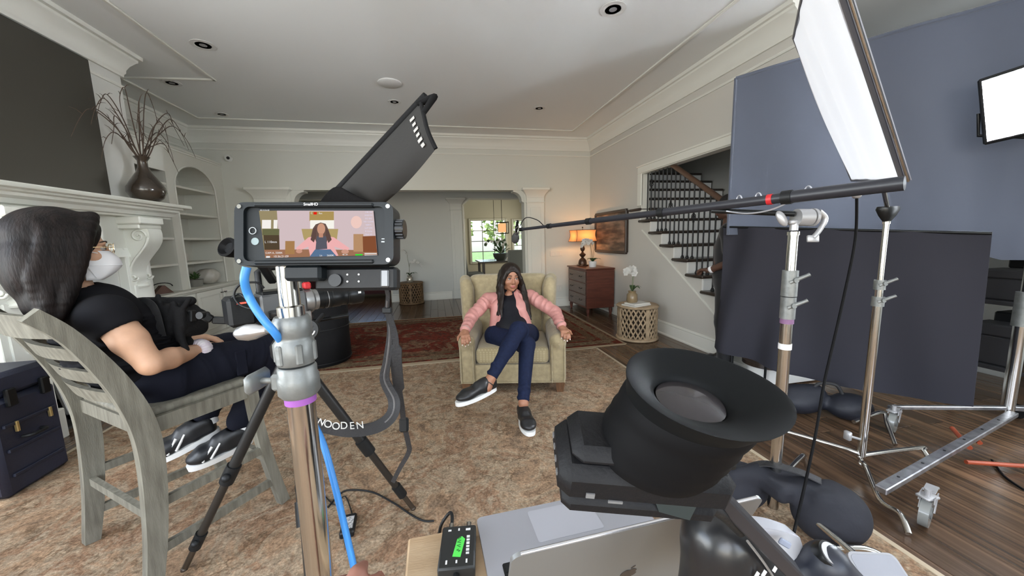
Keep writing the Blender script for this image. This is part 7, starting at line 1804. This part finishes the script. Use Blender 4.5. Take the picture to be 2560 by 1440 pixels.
stand_tubes(s1_, X, Y, [(.05, zB, .0235, 'lower_tube', CHROME), (zA, zB, .026, 'tape_band', mat('mauve_tape', (.20, .10, .20), .5)), (zB, zC, .029, 'lower_collar', CAST), (zC, zC + .004, .0262, 'collar_gap', BLK), (zC + .004, zE, .030, 'upper_collar', CAST), (zE, zF, .0195, 'riser_tube', CHROME), (zF, zF + .015, .023, 'top_ring', CHROME), (zpix(X, Y, 872), zpix(X, Y, 858), .0255, 'white_tape', mat('white_tape', (.75, .75, .75), .5))])
wing_lever(s1_, X, Y, zE - .045, .03); wing_lever(s1_, X, Y, zC - .04, .029)
g0 = Vector((X, Y, zF + .02))
q = MB(); q.cyl(g0, g0 + UPZ * .03, .016, 14); q.box(g0 + UPZ * .035, (.05, .03, .02), None, .005); q.build('grip_head_base', WHITEM, s1_, 50)
q = MB(); q.cyl(g0 + UPZ * .055 - CF * .0 + CR * .005, g0 + UPZ * .055 + CR * .065, .036, 24); q.cyl(g0 + UPZ * .055 + CR * .070, g0 + UPZ * .055 + CR * .082, .038, 24); q.build('grip_head', WHITEM, s1_, 50)
q = MB(); q.sphere(g0 + UPZ * .05 - CR * .055, .034, 14, 8, (.55, .4, 1.1), basis(nv(CR + CU * .6), CF, nv(CU - CR * .6))); q.build('grip_knob', WHITEM, s1_, 60)
q = MB(); q.tube(bez([g0 + CR * .10 + UPZ * .08, g0 + CR * .13 + UPZ * .05, g0 + CR * .11, g0 + CR * .085 - UPZ * .03], 5), [.012] * 8 + [.010] * 8, 8); q.box(g0 + CR * .085 - UPZ * .035, (.05, .03, .012), RV, .003); q.build('cradle_arm', WHITEM, s1_, 60)
q = MB(); q.tube([g0 + UPZ * .07, BP(.29) - UPZ * .02], .012, 10); q.build('boom_cradle', BLKM, s1_, 50)
for k_ in range(3):
    a = 2.55 + k_ * 2.094; d = Vector((math.cos(a), math.sin(a), 0)); P_ = [Vector((X, Y, .16)) + d * .02, Vector((X, Y, .15)) + d * .09, Vector((X, Y, .13)) + d * .42, Vector((X, Y, .09)) + d * .50, Vector((X, Y, .012)) + d * .56]
    q = MB(); q.tube(bez(P_, 5), .0125, 10); q.build('leg', CHROME, s1_, 60)
q = MB(); q.tube(bez([FLp(2085, 1372, .10), FLp(2160, 1372, .10), FLp(2210, 1395, .08), FLp(2240, 1440, .03)], 6), .0125, 10); q.build('leg', CHROME, s1_, 60)
sbg = thing('sandbag', 'charcoal sandbag saddled over the base of the chrome combo stand', 'sandbag', (1.50, 1.27, 0))
SBM = mat('charcoal_nylon', (.022, .023, .029), .75, bump=.5, bscale=25, spec=.2)
rr = random.Random(8); pS = [('e', (1.62, 1.13, .13), (.15, .13, .125)), ('e', (1.40, 1.40, .11), (.15, .12, .105)), ('b', (1.51, 1.27, .20), (.10, .10, .04), None, .03), ('c', (1.34, 1.36, .20), (1.44, 1.32, .22), .03, .04)]
for i in range(9): x, y = 1.60 + rr.uniform(-.07, .07), 1.15 + rr.uniform(-.07, .07); pS.append(('c', (x, y, .22), (x + rr.uniform(-.06, .06), y + rr.uniform(-.06, .06), .20), .020, .014))
sdf_object('bag', pS, SBM, sbg, .009, .035)
q = MB(); q.ribbon(bez([(1.42, 1.36, .23), (1.47, 1.31, .27), (1.55, 1.22, .275), (1.60, 1.16, .26)], 6), .05, .004, UPZ); q.build('handle_strap', MATS['strap_webbing'], sbg, 60)

X, Y = 2.26, 1.449
s2_ = thing('c_stand', 'slim chrome stand with turned legs holding the white diffusion frame', 'light stand', (X, Y, 0))
z70, z76, zt_ = zpix(X, Y, 700), zpix(X, Y, 765), zpix(X, Y, 560)
stand_tubes(s2_, X, Y, [(.10, z76, .020, 'lower_tube', CHROME), (z76, z76 + .05, .026, 'lower_collar', CAST), (z76 + .05, z70 - .03, .017, 'middle_tube', CHROME), (z70 - .05, z70, .024, 'upper_collar', CAST), (z70, zt_, .0125, 'riser_tube', CHROME), (zt_, zt_ + .012, .016, 'top_ring', CHROME)])
wing_lever(s2_, X, Y, z70 - .02, .022); wing_lever(s2_, X, Y, z76 + .03, .024)
tt = Vector((X, Y, zt_ + .012))
q = MB(); q.lathe([(.0, 0), (.018, 0), (.04, .03), (.055, .06), (.05, .075), (.0, .075)], tt, None, 18, 1.2, .6); q.build('clamp_head', BLKM, s2_, 50)
q = MB(); q.tube([tt + UPZ * .06, dBR.lerp(dBL, .30)], .010, 10); q.build('frame_spigot', CHROME, s2_, 50)
for P_ in ([(X, Y, .10), (X - .05, Y + .05, .12), FLp(1920, 1068, .10), FLp(1890, 1080, .07), FLp(1845, 1100, .014)], [(X, Y, .08), (X + .03, Y, .10), FLp(2300, 1120, .06), FLp(2310, 1128, .05), FLp(2330, 1158, .014)], [(X, Y, .05), (X - .01, Y - .03, .06), FLp(2200, 1250, .04), FLp(2250, 1285, .05), FLp(2272, 1335, .014)]):
    q = MB(); q.tube(bez(P_, 6), .0125, 10); q.build('leg', CHROME, s2_, 60)
q = MB(); q.tube(bez([(X + .3, Y + .25, .13), FLp(2205, 1030, .13), FLp(2218, 1060, .08), FLp(2238, 1112, .014)], 6), .012, 10); q.build('spare_leg', CHROME, s2_, 60)
q = MB(); q.cyl((X - .02, Y, .2), (X - .10, Y, .23), .007, 8); q.box((X - .11, Y, .235), (.02, .035, .05), None, .005); q.build('leg_lock', WHITEM, s2_, 50)
sb2 = thing('sandbag', 'dark navy sandbag on the floor below the black flag', 'sandbag', (2.70, 2.05, 0))
sdf_object('bag', [('e', (2.62, 2.10, .10), (.18, .13, .10)), ('e', (2.85, 1.93, .09), (.15, .12, .09)), ('c', (2.55, 2.1, .16), (2.7, 2.05, .17), .05, .05)], mat('navy_nylon', (.012, .014, .022), .6, bump=.35, bscale=40), sb2, .012, .05)
q = MB(); q.tube(bez([(2.66, 2.05, .19), (2.70, 2.03, .24), (2.78, 1.98, .24), (2.82, 1.96, .17)], 5), .012, 8); q.build('handle', MATS['strap_webbing'], sb2, 60)
q = MB(); q.tube(bez([at(2142, 486, 1.55), at(2138, 600, 1.6), at(2110, 740, 1.62), at(2085, 850, 1.62), at(2060, 960, 1.6), at(2040, 1080, 1.56), at(2015, 1200, 1.5), at(1992, 1300, 1.42), at(1985, 1330, 1.38)], 7), .0055, 8)
tag(q.build('hanging_cable', RUB, None, 60), 'black cable hanging from the boom end down to the charcoal sandbag', 'cable')
q = MB(); q.box(at(2142, 484, 1.55), (.03, .04, .03), RV, .008); q.tube([at(2142, 484, 1.55), BP(.07)], .006, 8); tag(q.build('cable_grip', WHITEM, None, 50), 'pale clamp gripping the cable under the boom end', 'clamp')

# rolling stand
X, Y = (pC - pY * .26 - pN * .03).x, (pC - pY * .26 - pN * .03).y
rs = thing('rolling_stand', 'heavy chrome rolling stand on casters at the right edge', 'light stand', (X, Y, 0))
stand_tubes(rs, X, Y, [(.12, zpix(X, Y, 800), .032, 'lower_tube', CHROME), (zpix(X, Y, 815), zpix(X, Y, 730), .042, 'collar', CAST), (zpix(X, Y, 730), (pC - pY * .27).z, .024, 'riser_tube', CHROME)])
wing_lever(rs, X, Y, zpix(X, Y, 760), .04, -1)
bar0, bar1 = Vector((1.99, 1.185, .13)), Vector((X - .03, Y - .04, .13))
q = MB(); q.beam(bar0, bar1, .045, .03, UPZ, .004); q.build('base_bar', mat('scuffed_steel', (.35, .35, .37), .35, .9, var=.3, vscale=20), rs)
for k_ in range(6): p = bar0.lerp(bar1, .1 + .15 * k_) + UPZ * .0155; q = MB(); q.cyl(p, p + UPZ * .003, .006, 10); q.build('bar_hole', BLK, rs, 50)
q = MB(); q.beam(FLp(2222, 1018, .15), Vector((X - .02, Y, .15)), .03, .025, UPZ, .004); q.build('base_bar', MATS['scuffed_steel'], rs)
q = MB(); q.beam((X, Y, .15), (X + .55, Y - .2, .13), .04, .03, UPZ, .004); q.build('base_bar', MATS['scuffed_steel'], rs)
for (wx, wy) in ((2.12, 1.09), (2.93, 1.72), (X + .5, Y - .18)):
    d = nv((.75, .3, 0)); s0 = Vector((wx, wy, .07)); ax_ = nv(d.cross(UPZ))
    q = MB(); q.cyl(s0 - ax_ * .016, s0 + ax_ * .016, .068, 28); wh = q.build('caster_wheel', mat('grey_urethane', (.22, .23, .22), .25, coat=.5), rs, 40)
    q = MB(); q.cyl(s0 - ax_ * .02, s0 + ax_ * .02, .026, 18); q.build('hub', CAST, wh, 50)
    q = MB()
    for sg in (-1, 1): q.ribbon([s0 + ax_ * sg * .024 + UPZ * .075 - d * .03, s0 + ax_ * sg * .024 + UPZ * .07 + d * .05, s0 + ax_ * sg * .024 + UPZ * .0 + d * .01], .03, .004, ax_)
    q.box(s0 + UPZ * .08 - d * .01, (.07, .05, .014), frame_from(UPZ), .004); q.cyl(s0 + UPZ * .08 - d * .02, s0 + UPZ * .12 - d * .02, .012, 12); q.build('caster_fork', WHITEM, rs, 50)
    q = MB(); q.ribbon([s0 + UPZ * .09 + d * .02, s0 + UPZ * .085 + d * .10, s0 + UPZ * .065 + d * .13], .04, .006, UPZ); q.build('brake_pedal', WHITEM, rs)
ORG = mat('orange_red_paint', (.30, .055, .02), .45)
for P_ in ([FLp(2380, 1070, .10), FLp(2425, 1120, .08)], [FLp(2425, 1085, .10), FLp(2450, 1108, .09)], [FLp(2415, 1155, .04), FLp(2560, 1165, .03), FLp(2600, 1150, .03)]): q = MB(); q.tube(P_, .012, 8); q.build('orange_brace', ORG, rs, 50)
q = MB(); q.tube(bez([FLp(2480, 1150, .01), FLp(2510, 1190, .008), FLp(2560, 1225, .008)], 5), .006, 6); tag(q.build('floor_cable', RUB, None, 60), 'black cable trailing on the wood floor by the rolling stand', 'cable')

# equipment cart behind the stands
kt = thing('equipment_cart', 'dark equipment cart loaded with gear at the right edge', 'cart', (4.3, 1.75, 0))
KM = mat('cart_dark', (.030, .030, .033), .5)
for z in (.30, .78): q = MB(); q.bb((3.95, 1.62, z), (4.75, 2.0, z + .03), .004); q.build('shelf', KM, kt)
for x in (3.97, 4.73):
    for y in (1.64, 1.98): q = MB(); q.bb((x - .014, y - .014, .10), (x + .014, y + .014, 1.15)); q.build('post', CHROME, kt); q = MB(); q.cyl((x, y - .015, .05), (x, y + .015, .05), .05, 18); q.build('wheel', RUB, kt, 50)
mat('putty_box', (.3, .29, .26), .6)
for (x, z, w_, h_, lab, mt_) in ((4.08, .3305, .2, .3, 'narrow charcoal case on the left of the lower cart shelf', KM), (4.36, .3305, .26, .36, 'tall black case in the middle of the lower cart shelf', BLK), (4.62, .3305, .18, .25, 'putty coloured box on the lower cart shelf', MATS['putty_box']), (4.12, .8105, .24, .22, 'small charcoal case on the upper cart shelf', KM), (4.5, .8105, .4, .30, 'wide black case on the upper cart shelf', BLK)):
    t = thing('equipment_case', lab, 'case', (x, 1.8, z), 0, 'cases on the equipment cart')
    q = MB(); q.bb((x - w_ / 2, 1.66, z), (x + w_ / 2, 1.95, z + h_ * .7), .01); q.build('shell', mt_, t); q = MB(); q.bb((x - w_ / 2, 1.66, z + h_ * .71), (x + w_ / 2, 1.95, z + h_), .01); q.build('lid', mt_, t)
    q = MB(); q.bb((x - .02, 1.648, z + h_ * .6), (x + .02, 1.662, z + h_ * .8), .003); q.build('latch', CAST, t)

# hand at the lower frame edge
hd = thing('person', 'brown fingertip of a crew member at the bottom edge', 'hand', at(880, 1520, .34))
hw_ = at(850, 1832, .36); hp_, ht_ = hand_prims(hw_, nv(CU * .95 - CR * .12 + CF * .1), -CF, 1, cs=[(.5, .7, .5), (.45, .7, .5), (.5, .8, .5), (.5, .8, .5)], sc=.9)
sdf_object('hand', hp_ + [('c', hw_, hw_ - CU * .25, .026, .036)], mat('skin_reddish_brown', (.27, .12, .085), .5), hd, .004, .012)
